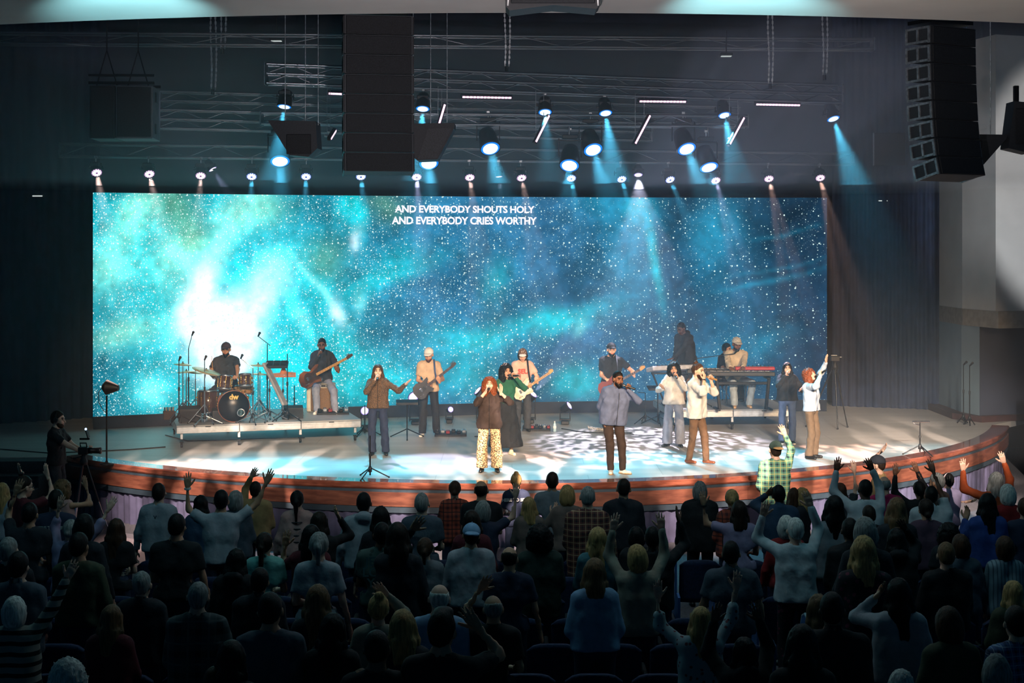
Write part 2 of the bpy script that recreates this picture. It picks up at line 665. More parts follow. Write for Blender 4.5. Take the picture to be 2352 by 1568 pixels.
# stage house: dark back wall, side drapes and high black ceiling
mb = MB(); mb.box((0, 34.2, 5.5), (30, 0.2, 13))
struct('wall_back', mb, M_dark, 'black back wall behind the screen')
mb = MB(); mb.box((0, 28.5, 12.0), (30, 17, 0.2))
struct('ceiling_stage', mb, M_dark, 'black ceiling of the stage house').name = 'ceiling'


def drape(name, a, b, z0, z1, amp, nfold, label):
    a, b = Vector((*a, 0)), Vector((*b, 0))
    t = (b - a).normalized()
    nrm = Vector((t.y, -t.x, 0))
    n = nfold * 6
    mb = MB()
    vs, fs = [], []
    for i in range(n + 1):
        u = i / n
        k = amp * (math.sin(u * nfold * 2 * PI) + 0.4 * math.sin(u * nfold * 2 * PI * 0.37 + 1))
        p = a + (b - a) * u + nrm * k
        q = a + (b - a) * u + nrm * k * 0.6
        vs += [(p.x, p.y, z0), (q.x, q.y, z1)]
    for i in range(n):
        fs.append((2 * i, 2 * i + 2, 2 * i + 3, 2 * i + 1))
    mb.add(vs, fs, True)
    return struct(name, mb, M_drape, label)


drape('wall_left', (-15, 27.0), (-8.9, 31.0), STZ, 11.8, 0.07, 30, 'dark navy stage curtain left of the screen')
drape('wall_right', (7.4, 33.2), (10.2, 32.2), STZ, 11.8, 0.05, 16, 'dark stage curtain right of the screen')

# right proscenium pier: broad upper part on a ledge above a recessed lower wall
A = P(2210, 945, 30.8); Cn = P(2287, 945, 29.6)
dr = Vector((11.9, 31.3, 0))
pl_up = [(A.x, A.y), (Cn.x, Cn.y), (14, 31.0), (14, 33.5), (A.x, 33.5)]
mb = MB(); mb.prism(pl_up, 3.35, 9.05)
struct('wall_pier', mb, M_wallg, 'pale grey upper wall of the right proscenium pier').name = 'wall_right_pier'
L2 = P(2293, 945, 29.5)
mb = MB(); mb.prism([(A.x - 0.01, A.y - 0.05), (L2.x, L2.y), (14, 30.85), (14, 33.5), (A.x, 33.5)], 3.0, 3.35)
struct('trim_5', mb, mat('taupe_ledge_paint', sRGB(128, 124, 118), 0.85), 'taupe ledge band round the pier')
B2 = P(2250, 945, 30.2)
mb = MB(); mb.prism([(A.x, A.y + 0.05), (B2.x, B2.y), (B2.x + 0.1, B2.y + 2.5), (A.x, 33.5)], STZ, 3.0)
struct('wall_right_return', mb, M_wallb, 'blue grey lower return of the pier')
mb = MB(); mb.prism([(B2.x + 0.02, B2.y + 0.05), (14, 31.3), (14, 33.4), (B2.x + 0.05, 33.4)], STZ, 3.0)
struct('wall_right_lower', mb, M_walln, 'dark navy lower wall beside the steps')
mb = MB(); mb.prism([(A.x - 0.25, A.y - 0.12), (B2.x, B2.y - 0.14), (12.2, 30.95), (12.2, 32.6), (A.x - 0.25, 32.6)], STZ, STZ + 0.13)
struct('baseboard_right', mb, M_plinth, 'dark wood plinth at the foot of the pier')
mb = MB(); mb.box((13.5, 33.6, 6), (5, 0.2, 12))
struct('wall_right_far', mb, M_dark, 'dark wall beyond the pier')

# ------------------------------------------------------------------ LED wall
def screen_pt(u, off=0.0):
    """u 0..1 from left to right along the slightly curved wall"""
    x = -8.43 + 15.46 * u
    y = 28.9 + (31.3 - 28.9) * 0 + 0
    # quadratic through (-8.43,28.9) (-1.10,31.3) (7.03,32.07)
    y = 28.9 * (x + 1.10) * (x - 7.03) / ((-8.43 + 1.10) * (-8.43 - 7.03)) + 31.3 * (x + 8.43) * (x - 7.03) / ((-1.10 + 8.43) * (-1.10 - 7.03)) + 32.07 * (x + 8.43) * (x + 1.10) / ((7.03 + 8.43) * (7.03 + 1.10))
    return x, y - off


def px_to_u(px):
    lo, hi = -0.02, 1.02
    for _ in range(40):
        m_ = (lo + hi) / 2
        x, y = screen_pt(m_)
        if 1176 + x * F / y < px:
            lo = m_
        else:
            hi = m_
    return lo


SZ0, SZ1 = 1.26, 5.77


def vnoise(x, y, seed):
    xi, yi = np.floor(x).astype(int), np.floor(y).astype(int)
    xf, yf = x - xi, y - yi
    xf, yf = xf * xf * (3 - 2 * xf), yf * yf * (3 - 2 * yf)

    def h(a, b):
        n = (a * 374761393 + b * 668265263 + seed * 1442695041) & 0x7fffffff
        n = ((n ^ (n >> 13)) * 1274126177) & 0x7fffffff
        return ((n ^ (n >> 16)) & 0xffff) / 65535.0
    return (h(xi, yi) * (1 - xf) + h(xi + 1, yi) * xf) * (1 - yf) + (h(xi, yi + 1) * (1 - xf) + h(xi + 1, yi + 1) * xf) * yf


def fbm(x, y, seed, o=4):
    s, a, t = 0, 0.5, 0
    for i in range(o):
        s = s + a * vnoise(x * 2 ** i, y * 2 ** i, seed + i)
        t += a
        a *= 0.5
    return s / t


NU, NV = 260, 75
uu, vv = np.meshgrid(np.linspace(0, 1, NU + 1), np.linspace(0, 1, NV + 1), indexing='ij')
xs = np.array([screen_pt(u)[0] for u in np.linspace(0, 1, NU + 1)])
yy = np.array([screen_pt(u)[1] for u in np.linspace(0, 1, NU + 1)])
PXg = (1176 + xs * F / yy)[:, None] + 0 * vv          # photo column of each point, used as picture coordinate
VVg = 445 + (1 - vv) * 480 + 0 * uu                    # 445 (top) .. 925 (bottom)
X_, Y_ = PXg, VVg
wx = X_ + 60 * (fbm(X_ / 120, Y_ / 120, 3) - 0.5)
wy = Y_ + 60 * (fbm(X_ / 120, Y_ / 120, 9) - 0.5)


def blob(cx, cy_, rx, ry, rot=0.0, pw=1.0, warp=1.0):
    ax = (wx - X_) * warp + X_ - cx
    ay = (wy - Y_) * warp + Y_ - cy_
    c, s = math.cos(math.radians(rot)), math.sin(math.radians(rot))
    a = (ax * c + ay * s) / rx
    b = (-ax * s + ay * c) / ry
    return np.exp(-(a * a + b * b) ** pw)


def lerp3(stops, t):
    o = np.zeros(t.shape + (3,))
    ps = [s[0] for s in stops]
    for ch in range(3):
        o[..., ch] = np.interp(t, ps, [sRGB(*s[1])[ch] for s in stops])
    return o


base = lerp3([(213, (0, 118, 140)), (500, (0, 150, 165)), (800, (28, 118, 142)), (1000, (46, 116, 150)), (1300, (52, 104, 138)), (1600, (34, 94, 124)), (1900, (30, 70, 98))], X_)
n1 = fbm(X_ / 150, Y_ / 150, 21, 4)
base *= (0.25 + 1.45 * n1)[..., None]
cyan = np.array(sRGB(20, 226, 236)); aqua = np.array(sRGB(150, 245, 245)); white = np.array(sRGB(222, 240, 250)) * 1.05
olive = np.array(sRGB(110, 160, 120)); deep = np.array(sRGB(0, 62, 92)); blue = np.array(sRGB(40, 170, 205)); pale = np.array(sRGB(150, 235, 215))
scr = base


def over(col, a):
    global scr
    a = np.clip(a, 0, 1)[..., None]
    scr = scr * (1 - a) + col * a


over(deep, 0.75 * blob(270, 690, 90, 60, 20))
over(deep, 0.6 * blob(330, 830, 130, 40, 10))
over(cyan, 0.7 * blob(520, 700, 210, 150))
over(cyan, 0.45 * blob(300, 560, 110, 130))
over(olive, 0.6 * blob(400, 480, 70, 60, 40)); over(olive, 0.65 * blob(430, 560, 40, 60, 30)); over(olive, 0.5 * blob(620, 470, 60, 40)); over(olive, 0.45 * blob(880, 480, 60, 40))
over(olive, 0.45 * blob(740, 590, 55, 60, 60))
over(pale, 0.7 * blob(310, 500, 30, 80, 25)); over(pale, 0.55 * blob(260, 610, 60, 50)); over(pale, 0.5 * blob(520, 520, 28, 130, 38)); over(pale, 0.55 * blob(570, 480, 40, 50, 30))
over(pale, 0.6 * blob(300, 740, 90, 30, -10)); over(pale, 0.5 * blob(390, 590, 60, 60))
over(aqua, 0.8 * blob(480, 600, 22, 120, 28)); over(aqua, 0.9 * blob(415, 610, 16, 50, -28)); over(aqua, 0.8 * blob(440, 680, 30, 60, 15))
over(cyan, 0.75 * blob(625, 600, 70, 30, -35)); over(aqua, 0.55 * blob(620, 640, 40, 60, 30))
over(cyan, 0.55 * blob(700, 640, 24, 110, -42)); over(aqua, 0.8 * blob(735, 660, 7, 90, -40, warp=.4)); over(white, 0.8 * blob(775, 715, 14, 28, -20))
over(cyan, 0.65 * blob(690, 720, 14, 90, -38)); over(aqua, 0.6 * blob(700, 730, 12, 40, -30)); over(cyan, 0.5 * blob(790, 780, 20, 60, -35))
over(white, 1.1 * blob(520, 745, 85, 75, 0, 1.6)); over(white, 0.95 * blob(510, 800, 70, 60, 0, 1.5)); over(white, 0.7 * blob(600, 680, 35, 60, 25)); over(white, 0.6 * blob(460, 650, 30, 45, 20))
over(cyan, 0.6 * blob(350, 870, 60, 40)); over(aqua, 0.55 * blob(345, 870, 34, 24)); over(cyan, 0.5 * blob(640, 810, 90, 60)); over(cyan, 0.5 * blob(760, 860, 120, 50))
over(cyan, 0.75 * blob(812, 500, 14, 60, -14)); over(white, 0.6 * blob(818, 560, 10, 22)); over(cyan, 0.5 * blob(795, 470, 18, 40))
over(cyan, 0.5 * blob(890, 640, 110, 22, -24)); over(aqua, 0.45 * blob(830, 690, 12, 26, 20)); over(cyan, 0.35 * blob(930, 590, 70, 28, -20))
over(cyan, 0.5 * blob(900, 870, 80, 50)); over(cyan, 0.35 * blob(1070, 860, 80, 50)); over(cyan, 0.55 * blob(1090, 770, 90, 40, -10)); over(cyan, 0.6 * blob(1280, 735, 110, 26, -14)); over(aqua, 0.5 * blob(1335, 745, 12, 22, 20)); over(cyan, 0.5 * blob(1330, 880, 60, 40))
over(cyan, 0.35 * blob(1150, 640, 40, 50)); over(deep, 0.45 * blob(1050, 640, 60, 40)); over(deep, 0.4 * blob(1190, 690, 60, 50)); over(deep, 0.35 * blob(940, 720, 90, 40, -20))
over(blue, 0.7 * blob(1480, 480, 40, 60, 0)); over(cyan, 0.5 * blob(1470, 470, 26, 40)); over(cyan, 0.6 * blob(1502, 590, 10, 95, -8, warp=.3)); over(blue, 0.5 * blob(1380, 470, 60, 40)); over(blue, 0.45 * blob(1440, 600, 60, 120))
over(blue, 0.5 * blob(1640, 540, 50, 70)); over(deep, 0.45 * blob(1870, 690, 60, 110)); over(deep, 0.45 * blob(1780, 600, 60, 40)); over(deep, 0.4 * blob(1850, 880, 60, 40))
over(blue, 0.32 * blob(1780, 640, 110, 7, -14, warp=.3)); over(blue, 0.25 * blob(1770, 615, 130, 5, -12, warp=.3)); over(blue, 0.25 * blob(1800, 530, 90, 5, -14, warp=.3)); over(blue, 0.22 * blob(1700, 660, 80, 5, -10, warp=.3))
over(blue, 0.3 * blob(1600, 860, 120, 40, -20)); over(blue, 0.3 * blob(1760, 800, 80, 30, -20))
over(white, 1.1 * blob(525, 750, 74, 66, 0, 2.0)); over(white, 1.0 * blob(455, 690, 34, 60, 12, 1.4)); over(white * .95, 1.0 * blob(515, 815, 62, 55, 0, 1.8)); over(aqua * 1.2, .75 * blob(600, 640, 42, 75, 32))
scr *= np.interp(X_, [213, 600, 900, 1200, 1900], [1.2, 1.25, 1.1, 1.0, .95])[..., None]
n2 = fbm(X_ / 26, Y_ / 26, 77, 3)
scr = scr * (0.62 + 0.76 * n2)[..., None]
scr = np.power(np.clip(scr, 0, None), 1.18) * 1.28
dens = np.interp(X_, [213, 450, 800, 1000, 1300, 1600, 1900], [.80, .85, .62, .42, .34, .20, .15]) * (0.1 + 1.9 * np.clip(fbm(X_ / 60, Y_ / 60, 55, 3) - .08, 0, 1))
dens *= 1 - 0.75 * blob(520, 790, 70, 60, 0, 2)
vs = []
for i in range(NU + 1):
    for j in range(NV + 1):
        vs.append((xs[i], yy[i], SZ0 + (SZ1 - SZ0) * j / NV))
W_ = NV + 1
fs = [(i * W_ + j, (i + 1) * W_ + j, (i + 1) * W_ + j + 1, i * W_ + j + 1) for i in range(NU) for j in range(NV)]
# side and back skin give the wall its thickness
face = MB().add(vs, fs)
me = face.mesh('display_face')
ca = me.color_attributes.new('picture', 'FLOAT_COLOR', 'POINT')
buf = np.concatenate([scr.reshape(-1, 3), dens.reshape(-1, 1)], 1).astype(np.float32)
ca.data.foreach_set('color', buf.ravel())
uvl = me.uv_layers.new(name='picture_uv')
li = np.empty(len(me.loops), np.int32)
me.loops.foreach_get('vertex_index', li)
uvv = np.stack([(X_.reshape(-1) - 213) / 100, (925 - Y_.reshape(-1)) / 100], 1)[li]
uvl.data.foreach_set('uv', uvv.astype(np.float32).ravel())

m = bpy.data.materials.new('led_picture')
m.use_nodes = True
nt = m.node_tree
nt.nodes.remove(nt.nodes['Principled BSDF'])
at = node(nt, 'ShaderNodeVertexColor', layer_name='picture')
uvn = node(nt, 'ShaderNodeUVMap', uv_map='picture_uv')


def mth(op, a, b=None, c=None):
    n = node(nt, 'ShaderNodeMath', operation=op)
    for i, v in enumerate((a, b, c)):
        if v is None:
            continue
        if isinstance(v, (int, float)):
            n.inputs[i].default_value = v
        else:
            nt.links.new(v, n.inputs[i])
    return n.outputs[0]


star = None
for sc_, thr, gain in ((7.5, 0.14, 1.0), (14.0, 0.18, 0.85), (27.0, 0.24, 0.3)):
    vo = node(nt, 'ShaderNodeTexVoronoi', voronoi_dimensions='2D')
    vo.inputs['Scale'].default_value = sc_
    vo.inputs['Randomness'].default_value = 1.0
    nt.links.new(uvn.outputs[0], vo.inputs['Vector'])
    sp = node(nt, 'ShaderNodeSeparateColor')
    nt.links.new(vo.outputs['Color'], sp.inputs[0])
    rad = mth('MULTIPLY', mth('ADD', 0.45, mth('MULTIPLY', sp.outputs[1], 0.8)), thr)
    core = mth('SUBTRACT', 1.0, mth('SMOOTH_MIN', mth('DIVIDE', vo.outputs['Distance'], rad), 1.0, 0.2))
    core = mth('MINIMUM', mth('MULTIPLY', core, 3.0), 1.0)
    pick = mth('LESS_THAN', sp.outputs[0], at.outputs['Alpha'])
    s_ = mth('MULTIPLY', mth('MULTIPLY', mth('MAXIMUM', core, 0.0), pick), gain)
    star = s_ if star is None else mth('ADD', star, s_)
nz = node(nt, 'ShaderNodeTexNoise')
nz.inputs['Scale'].default_value = 6.0
nz.inputs['Detail'].default_value = 4
nt.links.new(uvn.outputs[0], nz.inputs['Vector'])
mxn = node(nt, 'ShaderNodeMix', data_type='RGBA', blend_type='MULTIPLY')
mxn.inputs[0].default_value = 1.0
gr = mth('ADD', 0.55, mth('MULTIPLY', nz.outputs['Fac'], 0.9))
cmb = node(nt, 'ShaderNodeCombineColor')
for i in range(3):
    nt.links.new(gr, cmb.inputs[i])
nt.links.new(at.outputs['Color'], mxn.inputs[6])
nt.links.new(cmb.outputs[0], mxn.inputs[7])
mxs = node(nt, 'ShaderNodeMix', data_type='RGBA')
nt.links.new(mth('MINIMUM', star, 1.0), mxs.inputs[0])
nt.links.new(mxn.outputs[2], mxs.inputs[6])
mxs.inputs[7].default_value = (*sRGB(226, 255, 248), 1)
em = node(nt, 'ShaderNodeEmission')
nt.links.new(mxs.outputs[2], em.inputs[0])
em.inputs[1].default_value = 1.05
m.cycles.emission_sampling = 'NONE'
nt.links.new(em.outputs[0], nt.nodes['Material Output'].inputs[0])
wall = thing('led_wall', 'wide curved LED wall showing teal starry nebula and song words', 'screen', (0, 0, 0))
obj('display', me, wall, m)
# cabinet frame behind the picture: one column of LED cabinets after another
for k in range(16):
    (xa, ya), (xb, yb) = screen_pt(k / 16), screen_pt((k + 1) / 16)
    mb = MB()
    mb.add([(xa, ya + .015, SZ0 - .01), (xb, yb + .015, SZ0 - .01), (xb, yb + .12, SZ0 - .01), (xa, ya + .12, SZ0 - .01),
            (xa, ya + .015, SZ1 + .01), (xb, yb + .015, SZ1 + .01), (xb, yb + .12, SZ1 + .01), (xa, ya + .12, SZ1 + .01)],
           [(0, 3, 2, 1), (4, 5, 6, 7), (0, 1, 5, 4), (2, 3, 7, 6), (1, 2, 6, 5), (0, 4, 7, 3)])
    mb.build('cabinet', BLACK, wall)
# the two lines of words
M_txt = emis('lyric_white', sRGB(250, 246, 255), 1.15)
for s_, pxa, pxb, pyt, pyb in (('AND EVERYBODY SHOUTS HOLY', 907, 1228, 471, 488), ('AND EVERYBODY CRIES WORTHY', 900, 1233, 497, 515)):
    ua, ub = px_to_u(pxa), px_to_u(pxb)
    A3, B3 = Vector((*screen_pt(ua), 0)), Vector((*screen_pt(ub), 0))
    dd = A3.y
    tm = text_mesh(s_, 0.25, bold=0.0085, space=0.97)
    co = np.empty(len(tm.vertices) * 3, np.float32)
    tm.vertices.foreach_get('co', co)
    co = co.reshape(-1, 3)
    w0, w1 = co[:, 0].min(), co[:, 0].max()
    h0, h1 = co[:, 1].min(), co[:, 1].max()
    zt, zb = P(pxa, pyt, dd).z, P(pxa, pyb, dd).z
    uu_ = ua + (ub - ua) * (co[:, 0] - w0) / (w1 - w0)
    out = np.array([(*screen_pt(q, 0.012), zb + (zt - zb) * (y - h0) / (h1 - h0)) for q, y in zip(uu_, co[:, 1])], np.float32)
    tm.vertices.foreach_set('co', out.ravel())
    tm.update()
    obj('lyric_line', tm, wall, M_txt)
# dark kick panel that carries the wall
kick = []
mb = MB()
for k in range(24):
    (xa, ya), (xb, yb) = screen_pt(k / 24, -0.03), screen_pt((k + 1) / 24, -0.03)
    mb.add([(xa, ya, STZ), (xb, yb, STZ), (xb, yb, SZ0), (xa, ya, SZ0)], [(0, 1, 2, 3)])
    mb.add([(xa, ya + .5, STZ), (xb, yb + .5, STZ), (xb, yb + .5, SZ0), (xa, ya + .5, SZ0)], [(3, 2, 1, 0)])
struct('wall_kick', mb, M_dark, 'black kick panel under the LED wall')
# ------------------------------------------------------------------ rigging: trusses, chains, lamps, loudspeakers
M_truss = mat('truss_tube', (0.20, 0.22, 0.25), 0.28, 0.9, noise=(14, 0.25))
M_grille = mat('black_speaker_grille', sRGB(20, 23, 28), 0.6, noise=(60, 0.5), bump=(240, 0.5))
M_cab = mat('charcoal_cabinet', sRGB(34, 38, 44), 0.62, noise=(30, 0.15), bump=(120, 0.1))
M_rigm = mat('rigging_steel', (0.42, 0.45, 0.48), 0.35, 0.8, noise=(18, 0.3))
unit_tube = MB().cyl((0, 0, 0), (0, 0, 1), 1.0, n=6, cap=True).mesh('tube', M_truss)


def seg(name, a, b, r, parent, me=unit_tube):
    a, b = Vector(a), Vector(b)
    q = (b - a).to_track_quat('Z', 'Y')
    M = Matrix.Translation(a) @ q.to_matrix().to_4x4() @ Matrix.Diagonal((r, r, (b - a).length, 1))
    return obj(name, me, parent, mw=M)


def truss(A, B, h, dep, levels, step, label):
    """box truss from A to B (front bottom chord), h high, dep deep away from the camera"""
    A, B = Vector(A), Vector(B)
    root = thing('lighting_truss', label, 'truss', A, group='aluminium lighting trusses over the stage')
    L = (B - A).length
    back = Vector((-(B - A).y, (B - A).x, 0)).normalized() * dep
    up = Vector((0, 0, h))
    D = B - A
    for j in range(levels + 1):
        for k in (0, 1):
            o = up * j + back * k
            seg('chord', o, D + o, 0.024, root)
    n = max(2, int(L / step))
    for i in range(n):
        p, q = D * (i / n), D * ((i + 1) / n)
        m_ = (p + q) / 2
        for j in range(levels):
            lo, hi = up * j, up * (j + 1)
            if i % 2 == 0:
                seg('brace', p + lo, q + hi, 0.011, root)
            else:
                seg('brace', p + hi, q + lo, 0.011, root)
        seg('brace', p + (0 if i % 2 else 1) * back, q + (1 if i % 2 else 0) * back, 0.011, root)
    for p in (Vector(), D):
        mbp = MB()
        mbp.box(p + back / 2 + up * levels / 2, (0.02, dep + 0.06, h * levels + 0.06))
        mbp.build('end_plate', M_truss, root)
    return root


def truss_at(AB, px):
    A, B = AB
    lo, hi = 0.0, 1.0
    for _ in range(30):
        t = (lo + hi) / 2
        q = A.lerp(B, t)
        if 1176 + q.x * F / q.y < px:
            lo = t
        else:
            hi = t
    return A.lerp(B, (lo + hi) / 2)


T_UP = (P(612, 190, 26.0), P(1938, 236, 28.2))
truss(*T_UP, 0.172, 0.32, 2, 0.42, 'long box truss high above the stage carrying moving lights')
truss(P(366, 251, 28.4), P(1700, 285, 30.2), 0.18, 0.3, 2, 0.42, 'long box truss just behind the highest truss')
truss(P(360, 293, 28.0), P(1500, 322, 29.8), 0.18, 0.3, 2, 0.45, 'lower middle box truss crossing behind the tall speaker column')
T_MID = (P(600, 283, 27.0), P(1720, 290, 27.9))
truss(*T_MID, .2, .3, 1, .5, 'middle box truss carrying the big wash lights')
T_LOW = (P(138, 358, 28.2), P(1965, 377, 30.6))
truss(*T_LOW, 0.24, 0.3, 1, 0.6, 'lowest box truss carrying the row of small lamps over the screen')
truss(P(-20, 98, 27.0), P(2010, 112, 29.0), 0.2, 0.3, 1, 0.9, 'dark roof truss just under the black stage ceiling')
for (px, py0, py1, d, lab) in ((485, 38, 205, 27.5, 'long chain bundle hanging left of the speaker column'), (507, 36, 112, 27.5, 'shorter chain hanging beside the long left chain bundle'), (1160, 48, 152, 27.5, 'chain hanging right of the speaker column below the ceiling'),
                               (1765, 42, 192, 27.5, 'chain hanging above the right pink light bar'), (1890, 44, 172, 27.5, 'chain hanging nearest the right speaker column')):
    root = thing('hoist_chain', lab, 'chain', P(px, py1, d), group='hoist chains over the stage')
    top = P(px, py0 - 40, d) - P(px, py1, d)
    n = int(top.z / 0.05)
    mb = MB()
    for i in range(n):
        z = i * 0.05
        w2 = (0.034, 0.012) if i % 2 else (0.012, 0.034)
        mb.box((0.012 * math.sin(i * .21), 0, z + .025), (w2[0], w2[1], 0.058))
    mb.build('chain_links', M_rigm, root)
    mb = MB()
    for i in range(n):
        z = i * 0.05
        w2 = (0.034, 0.012) if i % 2 else (0.012, 0.034)
        mb.box((0.075 + 0.02 * math.sin(i * .12), 0.03, z + .025), (w2[0], w2[1], 0.058))
    mb.build('chain_links', M_rigm, root)
    MB().cyl((0.03, 0, -0.10), (0.03, 0, 0.0), 0.035, n=8).build('hook_block', BLACKM, root)


def lens_mat(name, rim, core, strength, flower=False):
    m = bpy.data.materials.new(name)
    m.use_nodes = True
    nt = m.node_tree
    nt.nodes.remove(nt.nodes['Principled BSDF'])
    tc = node(nt, 'ShaderNodeTexCoord')
    sp = node(nt, 'ShaderNodeSeparateXYZ')
    nt.links.new(tc.outputs['Object'], sp.inputs[0])

    def mm(op, a, b=None):
        n = node(nt, 'ShaderNodeMath', operation=op)
        for i, v in enumerate((a, b)):
            if v is None:
                continue
            if isinstance(v, (int, float)):
                n.inputs[i].default_value = v
            else:
                nt.links.new(v, n.inputs[i])
        return n.outputs[0]
    r = mm('SQRT', mm('ADD', mm('MULTIPLY', sp.outputs[0], sp.outputs[0]), mm('MULTIPLY', sp.outputs[1], sp.outputs[1])))
    if flower:
        an = mm('ARCTAN2', sp.outputs[1], sp.outputs[0])
        lobe = mm('ABSOLUTE', mm('SINE', mm('MULTIPLY', an, 6.0)))
        lim = mm('ADD', 0.68, mm('MULTIPLY', lobe, 0.24))
        f = mm('MULTIPLY', mm('LESS_THAN', r, lim), mm('GREATER_THAN', r, 0.2))
    else:
        f = mm('LESS_THAN', r, 0.80)
    mx = node(nt, 'ShaderNodeMix', data_type='RGBA')
    nt.links.new(f, mx.inputs[0])
    mx.inputs[6].default_value = (*rim, 1)
    mx.inputs[7].default_value = (*core, 1)
    e = node(nt, 'ShaderNodeEmission')
    nt.links.new(mx.outputs[2], e.inputs[0])
    e.inputs[1].default_value = strength
    nt.links.new(e.outputs[0], nt.nodes['Material Output'].inputs[0])
    m.cycles.emission_sampling = 'NONE'
    return m


LENS_C = lens_mat('lens_cyan', (0.0, 0.18, 0.85), (0.72, 0.95, 1.0), 1.6)
LENS_P = lens_mat('lens_par_pink', (0.16, 0.06, 0.22), (1.0, 0.86, 0.95), 1.5, True)
LENS_B = lens_mat('lens_par_blue', (0.02, 0.06, 0.45), (0.85, 0.95, 1.0), 1.5, True)
LENS_W = lens_mat('lens_white', (0.35, 0.25, 0.7), (1.0, 0.95, 1.0), 1.6)


def beam(name, par, col, power, angle, blend=0.5, gobo=None, off=0.02, radius=0.04):
    """the lamp's own light, fixed in front of its lens, shining along local -z"""
    d = bpy.data.lights.new(name, 'SPOT')
    d.energy = power
    d.color = col
    d.spot_size = math.radians(angle)
    d.spot_blend = blend
    d.shadow_soft_size = radius
    if gobo:
        d.use_nodes = True
        nt = d.node_tree
        e = nt.nodes['Emission']
        tc = node(nt, 'ShaderNodeTexCoord')
        mp = node(nt, 'ShaderNodeMapping')
        mp.inputs['Scale'].default_value = (gobo, gobo * 0.55, gobo)
        mp.inputs['Rotation'].default_value = (0.3, 0.1, 0.5)
        nz = node(nt, 'ShaderNodeTexNoise')
        nz.inputs['Scale'].default_value = 1.0
        nz.inputs['Detail'].default_value = 1.5
        rp = node(nt, 'ShaderNodeMapRange')
        rp.inputs[1].default_value = 0.46
        rp.inputs[2].default_value = 0.60
        rp.inputs[3].default_value = 0.05
        rp.inputs[4].default_value = 1.8
        nt.links.new(tc.outputs['Normal'], mp.inputs[0])
        nt.links.new(mp.outputs[0], nz.inputs['Vector'])
        nt.links.new(nz.outputs['Fac'], rp.inputs[0])
        nt.links.new(rp.outputs[0], e.inputs['Strength'])
    o = bpy.data.objects.new(name, d)
    COL.objects.link(o)
    o.parent = par
    o.location = (0, 0, -off)
    return o


def aim(direction):
    return Vector(direction).to_track_quat('-Z', 'Y').to_euler()


def moving_head(name, pos, direction, R, top_z, lens, label, group, up_base=True):
    """yoke-mounted lamp: lens centre at pos, shining along direction; base hangs at top_z (or stands on it)"""
    pos = Vector(pos)
    d = Vector(direction).normalized()
    root = thing(name, label, 'stage light', (pos.x, pos.y, top_z), group=group)
    c = pos - d * (R * 1.25) - Vector((pos.x, pos.y, top_z))        # head centre seen from the root
    s = -1 if up_base else 1
    hd = MB()
    q = d.to_track_quat('-Z', 'Y').to_matrix().to_4x4()
    M = Matrix.Translation(c) @ q
    hd.lathe([(0.55 * R, R * 1.25), (0.8 * R, R * 1.1), (0.95 * R, R * 0.4), (1.04 * R, -R * 0.6), (1.10 * R, -R * 1.15), (1.10 * R, -R * 1.28), (1.0 * R, -R * 1.28)], 20, M=M)
    head = hd.build('head', BLACKM, root)
    ring = MB()
    ring.lathe([(1.0 * R, -R * 1.29), (1.10 * R, -R * 1.29), (1.10 * R, -R * 1.36), (1.0 * R, -R * 1.36), (1.0 * R, -R * 1.29)], 24, M=M)
    ring.build('bezel', BLACKM, root)
    ln = MB()
    ln.lathe([(1.0, 0.0), (0.9, -0.06), (0.6, -0.14), (0.0, -0.2)], 28)
    lo = obj('lens', ln.mesh('lens', lens), root, mw=M @ Matrix.Translation((0, 0, -R * 1.28)) @ Matrix.Diagonal((R, R, R, 1)))
    yk = MB()
    w_ = 1.20 * R
    zb = s * -0.06 + 0
    for sx in (-1, 1):
        yk.box((c.x + sx * w_, c.y, (c.z + zb * 0) / 2 + s * -0.0), (0.02, 0.05, abs(c.z) + 0.05), ch=0.006)
    yk.box((c.x, c.y, -0.02 if up_base else 0.02), (2 * w_ + 0.03, 0.10, 0.03), ch=0.006)
    yk.build('yoke', BLACKM, root)
    b_ = MB()
    b_.box((c.x, c.y, 0.05 if up_base else -0.045), (1.5 * R + 0.04, 0.2, 0.08), ch=0.015)
    b_.build('base', BLACK, root)
    if up_base:
        cl = MB()
        cl.cyl((c.x, c.y, 0.10), (c.x, c.y, 0.20), 0.015, n=6)
        cl.box((c.x, c.y, 0.20), (0.07, 0.05, 0.06), ch=0.01)
        cl.build('clamp', M_rigm, root)
    return root, c + d * (R * 1.25) - Vector(), d


def lit(root, rel, d, col, power, angle, **kw):
    o = beam('lamp_beam', root, col, power, angle, **kw)
    o.location = Vector(rel) + d * 0.10
    o.rotation_euler = aim(d)
    return o


